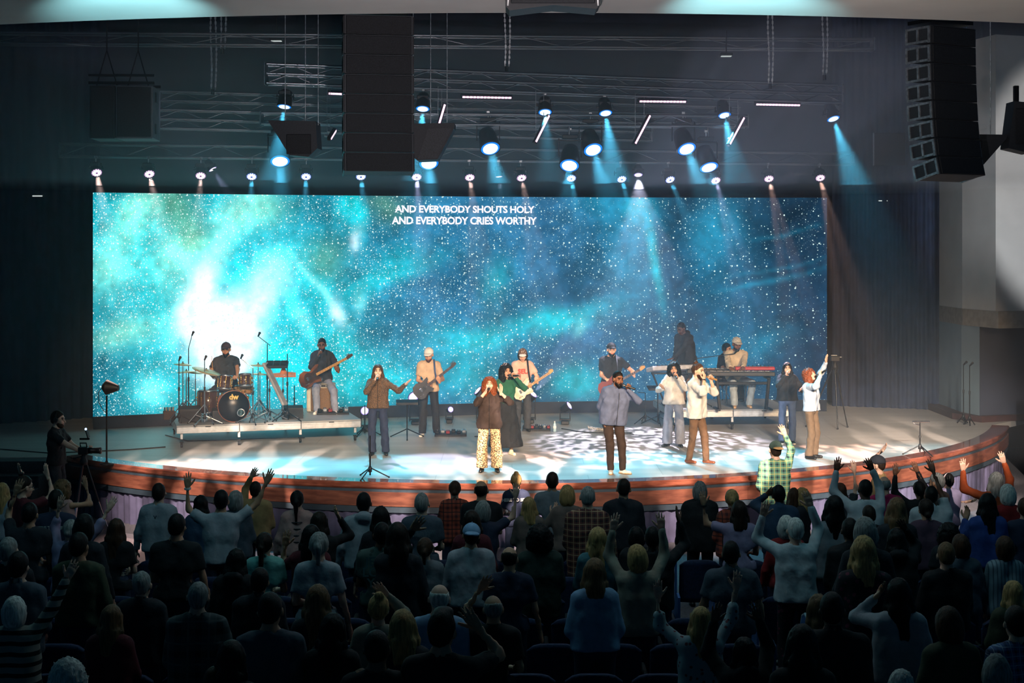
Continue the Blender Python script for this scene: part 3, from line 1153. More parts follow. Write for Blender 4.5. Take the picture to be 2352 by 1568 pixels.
CY = (0.10, 0.66, 0.95)
upper = [(653, 244, (-4.6, 24.4), 'leftmost'), (971, 249, (-1.8, 24.0), 'second from the left'), (1252, 257, (.8, 23.9), 'third from the left'), (1391, 259, (2.4, 24.3), 'fourth from the left'), (1664, 264, (4.9, 24.6), 'second from the right'), (1914, 272, (7.7, 25.4), 'rightmost')]
for i, (px, py, tg, word) in enumerate(upper):
    tq = truss_at(T_UP, px)
    p = P(px, py, tq.y + .10)
    r, rel, d = moving_head('moving_light', p, Vector((*tg, STZ)) - p, 0.125, tq.z - 0.21, LENS_C,
                            'cyan moving wash light hanging from the highest truss, %s of its row' % word, 'moving wash lights on the highest truss')
    lit(r, rel, d, CY, 2000, 30, blend=0.9)
lower = [(643, 369, 27.2, (-3.6, 23.5), 'leftmost of the big low ones, under the wedge speaker'), (985, 374, 27.4, (-.9, 23.1), 'beneath the dark wedge speaker beside the tall column'), (1126, 340, 26.8, (.9, 22.9), 'right of the wedge speaker, tilted right'),
         (1362, 343, 27.0, (2.9, 22.9), 'large, above the middle of the stage'), (1308, 379, 27.6, (.6, 23.3), 'just below and left of another large one'), (1577, 341, 27.2, (4.9, 23.3), 'large, between two slanted pink bars'), (1628, 383, 27.8, (4.9, 24.6), 'rightmost of the big low ones')]
for i, (px, py, d0, tg, word) in enumerate(lower):
    tq = truss_at(T_MID, px)
    p = P(px, py, tq.y + .06)
    r, rel, d = moving_head('moving_light', p, Vector((*tg, STZ)) - p, 0.182, p.z + 0.50, LENS_C,
                            'big cyan wash light, %s' % word, 'big wash lights over mid stage')
    lit(r, rel, d, CY, 1400, 31, blend=0.9, radius=0.08)
    pole = MB().cyl((0, .12, 0.05), (0, .12, max(.12, tq.z - p.z - .47)), 0.02, n=8)
    pole.build('drop_pole', M_truss, r)
PINK = (1.0, 0.62, 0.52); LAV = (0.72, 0.66, 1.0); SAL = (1.0, 0.55, 0.42)
pars = [(222, 396, PINK, .35, 0), (343, 399, PINK, .35, 0), (461, 403, PINK, .12, 0), (578, 405, CY, .1, 1), (703, 405, CY, .08, 1), (829, 405, CY, .15, 1), (957, 406, LAV, .1, 0), (1079, 407, PINK, .12, 0), (1198, 408, PINK, .15, 0),
        (1312, 409, CY, .1, 1), (1428, 411, CY, .15, 1), (1539, 412, CY, .25, 1), (1644, 414, LAV, .12, 0), (1766, 410, SAL, .05, 0), (1884, 408, SAL, .03, 0)]
ords = ['first', 'second', 'third', 'fourth', 'fifth', 'sixth', 'seventh', 'eighth', 'ninth', 'tenth', 'eleventh', 'twelfth', 'thirteenth', 'fourteenth', 'fifteenth']
for i, (px, py, col, sl, bl) in enumerate(pars):
    tq = truss_at(T_LOW, px)
    p = P(px, py, tq.y - .09)
    r, rel, d = moving_head('par_light', p, (sl, -0.72, -0.80), 0.105, tq.z - .215, LENS_B if bl else LENS_P,
                            'small round LED lamp above the screen, %s from the left' % ords[i], 'row of small lamps above the screen')
    lit(r, rel, d, col, 3600 if not bl else 2600, 17, blend=0.7, gobo=30 if i in (2, 7, 8, 12, 13, 14) else None)
# special lamps in the same row
for (px, py, d0, dr, R, col, pw, an, lab) in ((1466, 401, 29.6, (0.0, -0.45, -0.9), 0.09, (0.85, 0.80, 1.0), 4200, 46, 'white lamp throwing a wide fan of rays onto the screen'),
                                             (1146, 405, 29.4, (.1, -0.12, -0.99), 0.075, (0.6, 0.8, 1.0), 220, 26, 'small edge-on lamp between two round pink lamps'),
                                             (488, 388, 28.6, (.55, -0.15, -0.82), 0.085, (0.6, 0.6, 0.95), 260, 24, 'lamp seen edge-on with a violet rim, left of the row middle')):
    tq = truss_at(T_LOW, px)
    p = P(px, py, tq.y - .03)
    r, rel, d = moving_head('spot_light', p, dr, R, tq.z - .215, LENS_W, lab, None)
    o = lit(r, rel, d, col, pw, an, blend=0.4, gobo=44 if px == 1466 else None)

# LED batten bars, each a housing with a row of pixels
M_px = emis('bar_pixel_pink', (1.0, 0.55, 0.80), 2.6)
cell = MB().box((0, 0, 0), (0.058, 0.012, 0.036), ch=0.004).mesh('pixel', M_px)


def bar(a, b, n, label):
    a, b = Vector(a), Vector(b)
    L = (b - a).length
    t = (b - a).normalized()
    nrm = Vector((0, -0.85, -0.5))
    nrm = (nrm - t * nrm.dot(t)).normalized()
    z = t.cross(nrm)
    M = Matrix((( t.x, -nrm.x, z.x, a.x), (t.y, -nrm.y, z.y, a.y), (t.z, -nrm.z, z.z, a.z), (0, 0, 0, 1)))
    root = thing('led_bar', label, 'light bar', a, group='pink pixel bars under the trusses')
    root.matrix_world = M
    MB().box((L / 2, 0.045, 0), (L + 0.05, 0.07, 0.075), ch=0.01).build('housing', BLACK, root)
    for i in range(n):
        obj('pixel', cell, root, loc=(L * (i + .5) / n, 0.004, 0))
    for k in (0.25, 0.75):
        MB().box((L * k, 0.11, 0.0), (0.05, 0.08, 0.04), ch=0.006).build('bracket', M_rigm, root)
    for k in (.2, .8):
        q0 = M @ Vector((L * k, .1, 0))
        q1 = Vector((q0.x, q0.y, truss_at(T_UP, 1176 + q0.x * F / q0.y).z + .03))
        Mi = M.inverted()
        if q1.z > q0.z:
            MB().cyl(tuple(Mi @ q0), tuple(Mi @ q1), .006, n=5).build('hanger_wire', M_rigm, root)
    return root


for a, b, d, n, lab in (((755, 215), (800, 217), 27.0, 6, 'short pink light bar partly hidden by the tall speaker column'), ((1062, 223), (1175, 225), 27.0, 14, 'level pink light bar right of the tall speaker column'), ((1469, 233), (1576, 234), 27.4, 14, 'level pink light bar above the middle right of the stage'),
                        ((1737, 240), (1838, 242), 27.8, 14, 'level pink light bar farthest to the right'), ((1022, 240), (1010, 290), 27.6, 10, 'slanted pink light bar behind the wedge speaker'), ((1262, 265), (1231, 328), 27.6, 12, 'slanted pink light bar below the third wash light'),
                        ((1494, 265), (1457, 332), 27.6, 12, 'slanted pink light bar left of a big wash light'), ((1710, 270), (1672, 333), 27.8, 12, 'slanted pink light bar right of a big wash light'), ((773, 300), (766, 322), 27.6, 5, 'short slanted pink light bar left of the speaker column')):
    e1, e2 = P(*a, truss_at(T_UP, a[0]).y + .05), P(*b, truss_at(T_UP, b[0]).y + .05)
    if b[1] - a[1] > 15:
        e2.y -= 0.30
    bar(e1, e2, n, lab)


# line arrays
def line_array(pos, yaw, n, w_, h, dep, tilts, label, mfr):
    """pos = top front centre; cabinets follow one another down a J curve"""
    root = thing('line_array', label, 'loudspeaker', pos, yaw, group='hanging line array loudspeakers')
    y = z = 0.0
    for i in range(n):
        a = math.radians(tilts[i])
        # wedge-shaped cabinet: front taller than back; local frame front = -y
        M = Matrix.Translation((0, y, z)) @ Matrix.Rotation(a, 4, 'X')
        g = h * 0.5
        vs = []
        for sx in (-1, 1):
            vs += [(sx * w_ / 2, 0, 0), (sx * w_ / 2, 0, -h + .012), (sx * w_ / 2, dep, -h + .012 + h * .16), (sx * w_ / 2, dep, -h * .16)]
        cab = MB().add(vs, [(0, 1, 5, 4), (1, 2, 6, 5), (2, 3, 7, 6), (3, 0, 4, 7), (0, 3, 2, 1), (4, 5, 6, 7)], M=M).build('cabinet', M_cab, root)
        gr = MB()
        gr.box((0, -0.012, -h / 2), (w_ - 0.05, 0.02, h - 0.035), ch=0.006, M=M)
        gr.build('grille', M_grille, cab)
        for sx in (-1, 1):
            pl = MB()
            x = sx * (w_ / 2 + 0.012)
            # side rigging frame with two slots
            for (yc, zc, sy_, sz_) in ((dep * .5, -0.03, dep * .92, .035), (dep * .5, -h + .05, dep * .92, .035), (dep * .06, -h / 2, .04, h - .04), (dep * .94, -h / 2, .04, h * .7), (dep * .5, -h / 2, .035, h * .8)):
                pl.box((x, yc, zc), (0.02, sy_, sz_), M=M)
            pl.build('rigging_frame', mfr, cab)
        v = Matrix.Rotation(a, 4, 'X') @ Vector((0, 0, -h))
        y += v.y
        z += v.z
    fr = MB()
    fr.box((0, dep / 2, 0.09), (w_ * .9, dep, 0.06))
    fr.cyl((0, dep / 2, 0.1), (0, dep / 2, 11.85 - pos[2]), .02, n=6)
    fr.build('flying_frame', BLACKM, root)
    return root


line_array(P(870, 38, 23.2) + Vector((0, 0, 0.02)), math.radians(9), 8, 1.10, 0.318, 0.55, [0, 0, -1, -2, -3, -4, -6, -9], 'tall dark line array loudspeaker hanging left of stage centre', BLACKM)
line_array(P(2190, 62, 23.4), math.radians(30), 8, 1.02, 0.305, 0.56, [0, -1, -2, -3, -4, -6, -9, -14], 'tall line array on the right with bare metal side frames', M_rigm)


def wedge(name, pts, d, w_, label, yaw=0.0, group=None, front=None):
    """loudspeaker with the given side outline (pixel points) extruded in depth"""
    c = P(sum(p[0] for p in pts) / len(pts), sum(p[1] for p in pts) / len(pts), d)
    root = thing(name, label, 'loudspeaker', c, yaw, group=group)
    poly = [((P(px, py, d) - c).x, (P(px, py, d) - c).z) for px, py in pts]
    M = Matrix(((1, 0, 0, 0), (0, 0, -1, w_), (0, 1, 0, 0), (0, 0, 0, 1)))
    MB().prism(poly, 0, w_, M=M).build('cabinet', M_cab, root)
    return root, c, poly


r, c, poly = wedge('wedge_speaker', [(615, 276), (725, 278), (729, 340), (708, 360), (665, 356), (652, 336)], 24.5, 0.6, 'dark wedge loudspeaker hanging left of the tall speaker column', group='hanging wedge loudspeakers')
MB().box((0.03, -0.012, -0.05), (0.42, 0.02, 0.34), ch=0.02).build('grille', M_grille, r)
for dx in (-.25, .1, .32):
    MB().cyl((dx, .3, .3), (dx, .3, 5.2), 0.008, n=5).build('suspension_cable', M_rigm, r)
r, c, poly = wedge('wedge_speaker', [(940, 284), (1044, 282), (1043, 294), (1005, 366), (958, 368), (932, 345)], 24.3, 0.6, 'dark wedge loudspeaker with a visible grille right of the tall column', group='hanging wedge loudspeakers')
gp = [(983, 296), (1038, 294), (1004, 362), (960, 364)]
M = Matrix(((1, 0, 0, 0), (0, 0, -1, 0.0), (0, 1, 0, 0), (0, 0, 0, 1)))
MB().prism([((P(*q, 24.3) - c).x, (P(*q, 24.3) - c).z) for q in gp], 0.0, 0.02, M=M).build('grille', mat('grey_speaker_grille', sRGB(58, 60, 64), 0.6, noise=(60, 0.3), bump=(200, .4)), r)
for dx in (-.3, 0, .28):
    MB().cyl((dx, .3, .3), (dx, .3, 5.2), 0.008, n=5).build('suspension_cable', M_rigm, r)
r, c, poly = wedge('wedge_speaker', [(2212, 308), (2313, 309), (2312, 318), (2254, 384), (2213, 372)], 24.0, 0.6, 'dark wedge loudspeaker hanging beside the right line array', group='hanging wedge loudspeakers')
MB().box((-0.1, -0.01, 0.05), (0.12, 0.02, 0.12), ch=0.02).build('handle_cup', BLACK, r)
for dx in (-.2, .2):
    MB().cyl((dx, .3, .25), (dx, .3, 5.4), 0.008, n=5).build('suspension_cable', M_rigm, r)
r, c, poly = wedge('wall_speaker', [(2330, 232), (2372, 236), (2366, 352), (2316, 340)], 24.0, 0.4, 'tilted loudspeaker cut off by the right picture edge')
MB().box((0, -0.012, 0), (0.2, 0.02, 0.6), ch=0.02).build('grille', M_grille, r)
MB().box((-.02, .2, .55), (0.08, .08, .3), ch=.01).build('bracket', BLACKM, r)
# sub bass cabinets side by side on the far left
sub = thing('subwoofer_cluster', None, None) if False else None
for k, (x0, x1, lab) in enumerate(((206, 264, 'left one of two big hanging subwoofers on the far left'), (266, 350, 'right one of two big hanging subwoofers, with a pale side panel'))):
    d = 26.4
    a, b = P(x0, 196, d), P(x1, 318, d)
    cx, cz = (a.x + b.x) / 2, (a.z + b.z) / 2
    root = thing('subwoofer', lab, 'loudspeaker', (cx, d, b.z), math.radians(4), group='big hanging subwoofers')
    w_, h = b.x - a.x, a.z - b.z
    MB().box((0, .4, h / 2), (w_, .8, h), ch=.015).build('cabinet', mat('grey_cabinet_side', sRGB(86, 92, 100), .7) if k else M_cab, root)
    MB().box((0, -.012, h / 2), (w_ - .06, .03, h - .06), ch=.01).build('grille', M_grille, root)
    for zz in (.2, .8):
        MB().box((w_ / 2 + .005, .3, h * zz), (.02, .16, .2), ch=.01).build('handle_cup', BLACK, root)
    fr = MB()
    fr.box((0, .05, h + .05), (w_ + .05, .05, .05)); fr.box((0, .7, h + .05), (w_ + .05, .05, .05)); fr.box((0, .05, h + .19), (w_ + .05, .05, .04))
    fr.cyl((-.2, .4, h), (0, .4, h + .7), .012, n=5); fr.cyl((.2, .4, h), (0, .4, h + .7), .012, n=5); fr.cyl((0, .4, h + .7), (0, .4, h + 4), .012, n=5)
    fr.build('flying_frame', BLACKM, root)
# centre cluster loudspeaker cut by the top edge of the picture
root = thing('centre_speaker', 'black loudspeaker under the ceiling at the top edge of the picture', 'loudspeaker', P(1270, 24, 18.4))
w_ = 218 * 18.4 / F
prof = [(-w_ / 2, .225), (-w_ / 2, .06), (-w_ / 2 + .05, 0.0), (0, .07), (w_ / 2 - .05, 0.02), (w_ / 2, .08), (w_ / 2, .225)]
M = Matrix(((1, 0, 0, 0), (0, 0, -1, .5), (0, 1, 0, 0), (0, 0, 0, 1)))
MB().prism(prof, 0, .5, M=M).build('cabinet', BLACK, root)
MB().box((0, -.01, .15), (w_ - .14, .02, .12), ch=.02).build('grille', M_grille, root)
for sx in (-1, 1):
    MB().tube([(sx * (w_ / 2 - .03), -.02, .06), (sx * (w_ / 2 - .035), -.05, .12), (sx * (w_ / 2 - .03), -.02, .22)], .012).build('handle', WHITEP, root)
# dark panel with a bright edge beside the right array, small wall markers
root = thing('wall_panel', 'dark brown panel with a pale left edge beside the right array', 'panel', P(2043, 380, 31.0))
w_, h = 73 * 31 / F, 75 * 31 / F
MB().box((0, .04, h / 2), (w_, .06, h), ch=.01).build('board', mat('dark_brown_board', sRGB(40, 30, 30), .4), root)
MB().box((-w_ / 2, .0, h / 2), (.018, .05, h), ch=.004).build('edge_strip', mat('pale_edge', sRGB(170, 175, 180), .4), root)
for px, py, d, lab in ((86, 450, 28.9, 'small white marker light on the left stage curtain'), (2028, 461, 33.12, 'small white marker light on the right stage curtain')):
    root = thing('marker_light', lab, 'marker light', P(px, py, d - .3))
    MB().box((0, .03, 0), (.24, .06, .05), ch=.01).build('housing', BLACK, root)
    MB().box((0, -.005, 0), (.20, .012, .022), ch=.004).build('diffuser', emis('marker_white', (.8, .9, .9), .8), root)
for px, py, lab in ((634, 93, 'small work light glowing under the roof left of the speaker column'), (1669, 128, 'small work light glowing under the roof on the right')):
    root = thing('work_light', lab, 'work light', P(px, py, 28.0))
    MB().box((0, .05, .03), (.24, .16, .06), ch=.015).build('housing', BLACKM, root)
    MB().cyl((0, .05, .05), (0, .05, .5), .012, n=6).build('stem', BLACKM, root)
    MB().box((0, .05, -.004), (.20, .13, .012), ch=.004).build('diffuser', emis('work_glow', (.75, .85, .85), .7), root)
# ------------------------------------------------------------------ people: distance-field bodies turned into meshes
class Field:
    def __init__(self, lo, hi, h):
        self.h = h
        self.lo = np.array(lo, float)
        n = np.maximum(4, np.ceil((np.array(hi, float) - self.lo) / h).astype(int) + 1)
        self.ax = [self.lo[i] + h * np.arange(n[i]) for i in range(3)]
        self.F = np.ones(n)

    def _sub(self, lo, hi):
        sl = []
        for i in range(3):
            a = max(0, int(math.floor((lo[i] - self.lo[i]) / self.h)))
            b = min(len(self.ax[i]), int(math.ceil((hi[i] - self.lo[i]) / self.h)) + 1)
            if b <= a:
                return None
            sl.append(slice(a, b))
        sl = tuple(sl)
        return sl, self.ax[0][sl[0]][:, None, None], self.ax[1][sl[1]][None, :, None], self.ax[2][sl[2]][None, None, :]

    def _merge(self, sl, d, k, mode):
        f = self.F[sl]
        if mode == 'cut':
            if k > 0:
                hh = np.maximum(k - np.abs(f + d), 0) / k
                self.F[sl] = np.maximum(f, -d) + hh * hh * k * 0.25
            else:
                self.F[sl] = np.maximum(f, -d)
        elif k > 0:
            hh = np.maximum(k - np.abs(f - d), 0) / k
            self.F[sl] = np.minimum(f, d) - hh * hh * k * 0.25
        else:
            self.F[sl] = np.minimum(f, d)

    def cone(self, a, b, ra, rb=None, k=0.03, mode='add'):
        rb = ra if rb is None else rb
        a, b = np.array(a, float), np.array(b, float)
        m = max(ra, rb) + k + 2.5 * self.h
        s = self._sub(np.minimum(a, b) - m, np.maximum(a, b) + m)
        if s is None:
            return self
        sl, X, Y, Z = s
        v = b - a
        L2 = max(1e-9, float(v @ v))
        x, y, z = X - a[0], Y - a[1], Z - a[2]
        t = np.clip((x * v[0] + y * v[1] + z * v[2]) / L2, 0, 1)
        d = np.sqrt((x - t * v[0]) ** 2 + (y - t * v[1]) ** 2 + (z - t * v[2]) ** 2) - (ra + (rb - ra) * t)
        self._merge(sl, d, k, mode)
        return self

    def ell(self, c, r, R=None, k=0.02, mode='add'):
        c, r = np.array(c, float), np.array(r, float)
        m = r.max() + k + 2.5 * self.h
        s = self._sub(c - m, c + m)
        if s is None:
            return self
        sl, X, Y, Z = s
        x, y, z = X - c[0], Y - c[1], Z - c[2]
        if R is not None:
            x, y, z = (R[0][0] * x + R[1][0] * y + R[2][0] * z, R[0][1] * x + R[1][1] * y + R[2][1] * z, R[0][2] * x + R[1][2] * y + R[2][2] * z)
        k0 = np.sqrt((x / r[0]) ** 2 + (y / r[1]) ** 2 + (z / r[2]) ** 2)
        k1 = np.sqrt((x / r[0] ** 2) ** 2 + (y / r[1] ** 2) ** 2 + (z / r[2] ** 2) ** 2) + 1e-9
        self._merge(sl, k0 * (k0 - 1) / k1, k, mode)
        return self

    def plane(self, p, n, c=None, rad=None):
        """cut away the side n points to (inside a ball of radius rad about c when given)"""
        p, n = np.array(p, float), np.array(n, float)
        n = n / np.linalg.norm(n)
        if c is None:
            sl, X, Y, Z = (slice(None),) * 3, self.ax[0][:, None, None], self.ax[1][None, :, None], self.ax[2][None, None, :]
        else:
            c = np.array(c, float)
            s = self._sub(c - rad, c + rad)
            if s is None:
                return self
            sl, X, Y, Z = s
        d = (X - p[0]) * n[0] + (Y - p[1]) * n[1] + (Z - p[2]) * n[2]
        self.F[sl] = np.maximum(self.F[sl], d)
        return self

    def ripple(self, amp, f, ph=0.0, st=(1, 1, 1)):
        X, Y, Z = self.ax[0][:, None, None] * st[0], self.ax[1][None, :, None] * st[1], self.ax[2][None, None, :] * st[2]
        self.F = self.F + amp * (np.sin(f * X + ph + 1.7 * np.sin(f * .6 * Z)) * np.sin(f * Y * 1.1 + 2 * ph) * np.sin(f * Z * .9 + 1.3 * ph) + .5 * np.sin(f * 1.9 * X + f * 1.3 * Z + ph) * np.sin(f * 1.7 * Y - f * .8 * Z))
        return self

    def mesh(self):
        """naive surface nets -> vertices, quads"""
        F, h = self.F, self.h
        F[0], F[-1] = 1, 1
        F[:, 0], F[:, -1] = 1, 1
        F[:, :, 0], F[:, :, -1] = 1, 1
        ins = F < 0
        c = [ins[i:i + ins.shape[0] - 1 or None, j:j + ins.shape[1] - 1 or None, k:k + ins.shape[2] - 1 or None] for i in (0, 1) for j in (0, 1) for k in (0, 1)]
        n = np.array(F.shape) - 1
        c = [ins[i:i + n[0], j:j + n[1], k:k + n[2]] for i in (0, 1) for j in (0, 1) for k in (0, 1)]
        s = sum(x.astype(np.int8) for x in c)
        act = (s > 0) & (s < 8)
        ci = np.argwhere(act)
        if len(ci) == 0:
            return np.zeros((0, 3)), np.zeros((0, 4), int)
        idx = -np.ones(act.shape, np.int64)
        idx[act] = np.arange(len(ci))
        acc = np.zeros((len(ci), 3))
        cnt = np.zeros(len(ci))
        off = [(i, j, k) for i in (0, 1) for j in (0, 1) for k in (0, 1)]
        val = {o: F[ci[:, 0] + o[0], ci[:, 1] + o[1], ci[:, 2] + o[2]] for o in off}
        for o in off:
            for a in range(3):
                if o[a] == 0:
                    q = list(o)
                    q[a] = 1
                    q = tuple(q)
                    va, vb = val[o], val[q]
                    x = (va < 0) != (vb < 0)
                    t = np.where(x, va / np.where(x, va - vb, 1), 0)
                    p = np.array(o, float)[None, :].repeat(len(ci), 0)
                    p[:, a] += t
                    acc += p * x[:, None]
                    cnt += x
        V = self.lo + (ci + acc / cnt[:, None]) * h
        quads = []
        for a in range(3):
            b, c_ = (a + 1) % 3, (a + 2) % 3
            sA = [slice(None)] * 3
            sB = [slice(None)] * 3
            sA[a], sB[a] = slice(0, -1), slice(1, None)
            for ax_ in (b, c_):
                sA[ax_] = slice(1, -1)
                sB[ax_] = slice(1, -1)
            A, B = ins[tuple(sA)], ins[tuple(sB)]
            for fl in (0, 1):
                e = np.argwhere((A & ~B) if fl == 0 else (~A & B))
                if len(e) == 0:
                    continue
                e[:, b] += 1
                e[:, c_] += 1
                q = []
                for db, dc in ((-1, -1), (0, -1), (0, 0), (-1, 0)):
                    g = e.copy()
                    g[:, b] += db
                    g[:, c_] += dc
                    q.append(idx[g[:, 0], g[:, 1], g[:, 2]])
                q = np.stack(q, 1)
                quads.append(q if fl == 0 else q[:, ::-1])
        return V, np.concatenate(quads)


def to_mesh(name, parts, mats):
    """parts: list of (V, Q, material index or array)"""
    V, Q, MI, o = [], [], [], 0
    for v, q, mi in parts:
        if len(v) == 0:
            continue
        V.append(v)
        Q.append(q + o)
        MI.append(np.full(len(q), mi) if np.isscalar(mi) else mi)
        o += len(v)
    V, Q, MI = np.concatenate(V), np.concatenate(Q), np.concatenate(MI)
    me = bpy.data.meshes.new(name)
    me.vertices.add(len(V))
    me.vertices.foreach_set('co', V.astype(np.float32).ravel())
    me.loops.add(len(Q) * 4)
    me.loops.foreach_set('vertex_index', Q.astype(np.int32).ravel())
    me.polygons.add(len(Q))
    me.polygons.foreach_set('loop_start', np.arange(0, len(Q) * 4, 4, dtype=np.int32))
    me.polygons.foreach_set('loop_total', np.full(len(Q), 4, np.int32))
    for m in mats:
        me.materials.append(m)
    if len(mats) > 1:
        me.polygons.foreach_set('material_index', MI.astype(np.int32))
    me.polygons.foreach_set('use_smooth', np.ones(len(Q), bool))
    me.update(calc_edges=True)
    return me


def unit(v):
    v = np.array(v, float)
    return v / (np.linalg.norm(v) + 1e-9)


def rotm(pitch=0, yaw=0, roll=0):
    """pitch: nod forward (+y falls), yaw: turn left, roll: tilt; degrees"""
    return np.array((Matrix.Rotation(math.radians(yaw), 3, 'Z') @ Matrix.Rotation(math.radians(-pitch), 3, 'X') @ Matrix.Rotation(math.radians(roll), 3, 'Y')))


def ik(S, T, l1, l2, pole):
    S, T = np.array(S, float), np.array(T, float)
    v = T - S
    L = np.linalg.norm(v)
    L = min(max(L, abs(l1 - l2) + 1e-3), (l1 + l2) * 0.997)
    d = unit(v)
    T = S + d * L
    a = (l1 * l1 - l2 * l2 + L * L) / (2 * L)
    hh = math.sqrt(max(0, l1 * l1 - a * a))
    p = np.array(pole, float)
    p = p - d * (p @ d)
    return S + d * a + unit(p) * hh, T


M_eye = mat('eye_dark', sRGB(24, 18, 16), 0.25)
M_lip = {}
SKIN = {}
for nm, rgb in (('fair', (226, 176, 150)), ('tan', (198, 146, 114)), ('olive', (172, 122, 92)), ('brown', (122, 80, 58)), ('dark', (94, 62, 48))):
    SKIN[nm] = mat('skin_' + nm, sRGB(*rgb), 0.5, noise=(14, 0.06), bump=(90, 0.05))
    M_lip[nm] = mat('lip_' + nm, tuple(c * k for c, k in zip(sRGB(*rgb), (0.72, 0.42, 0.42))), 0.45)
M_mouth = mat('mouth_inside', sRGB(48, 14, 14), 0.6)
HAIR = {}
for nm, rgb in (('black', (20, 18, 18)), ('darkbrown', (42, 30, 24)), ('brown', (72, 48, 34)), ('auburn', (122, 62, 34)), ('blond', (178, 142, 92)), ('lightbrown', (120, 88, 60)), ('grey', (140, 138, 134)), ('white', (205, 203, 196))):
    HAIR[nm] = mat('hair_' + nm, sRGB(*rgb), 0.55, noise=(60, 0.35), bump=(110, 0.35), stretch=(1, 1, 0.15), spec=0.22)


def hand_mesh(wrist, fdir, palm, side, pose, sc, h=0.006):
    """one hand: palm plus five separate bent fingers; side +1 right, -1 left"""
    y = unit(fdir)
    z = np.array(palm, float)
    z = unit(z - y * (z @ y))
    x = np.cross(y, z) * side
    B = np.stack([x, y, z], 1)
    W = np.array(wrist, float)
    L = lambda a: W + B @ (np.array(a, float) * sc)
    curl, spread = {'open': (0.16, 0.16), 'relax': (0.55, 0.05), 'grip': (1.12, 0.0), 'fist': (1.35, 0.0), 'flat': (0.06, 0.02), 'cup': (0.38, 0.1)}[pose]
    pts = []
    segs = []
    for q, (bx, by, ln, r, sp) in enumerate(((0.030, 0.088, 0.074, 0.0094, 0.9), (0.010, 0.094, 0.082, 0.0098, 0.25), (-0.011, 0.090, 0.075, 0.0094, -0.4), (-0.030, 0.081, 0.058, 0.0084, -1.1))):
        p = np.array((bx, by, 0.0))
        segs.append(((0.55 * bx, 0.01, 0), p, 0.017, 0.0135))
        an = curl * (0.55 + 0.06 * q)
        sa = spread * sp
        for k, fr in enumerate((0.46, 0.31, 0.23)):
            dv = np.array((math.sin(sa) * math.cos(an), math.cos(sa) * math.cos(an), math.sin(an)))
            e = p + dv * ln * fr
            segs.append((p, e, r * (1 - .08 * k), r * (1 - .08 * (k + 1))))
            p = e
            an += curl * (0.95 if k == 0 else 0.7)
    if pose in ('grip', 'fist'):
        th = [(0.022, 0.022, 0.008), (0.044, 0.048, 0.028), (0.036, 0.072, 0.052), (0.012, 0.083, 0.060)]
    elif pose in ('open', 'flat'):
        th = [(0.022, 0.018, 0.002), (0.050, 0.042, 0.010), (0.071, 0.068, 0.014), (0.084, 0.090, 0.012)]
    else:
        th = [(0.022, 0.018, 0.004), (0.046, 0.042, 0.018), (0.058, 0.068, 0.028), (0.058, 0.092, 0.034)]
    for k in range(3):
        segs.append((th[k], th[k + 1], 0.0155 - .0025 * k, 0.0125 - .0015 * k))
    segs.append(((0, -0.03, 0), (0, 0.03, 0), 0.023, 0.022))
    P_ = np.array([L(s[0]) for s in segs] + [L(s[1]) for s in segs])
    f = Field(P_.min(0) - 0.035 * sc, P_.max(0) + 0.035 * sc, h)
    for a, b, ra, rb in segs:
        f.cone(L(a), L(b), ra * sc, rb * sc, 0.006 * sc)
    return f.mesh()


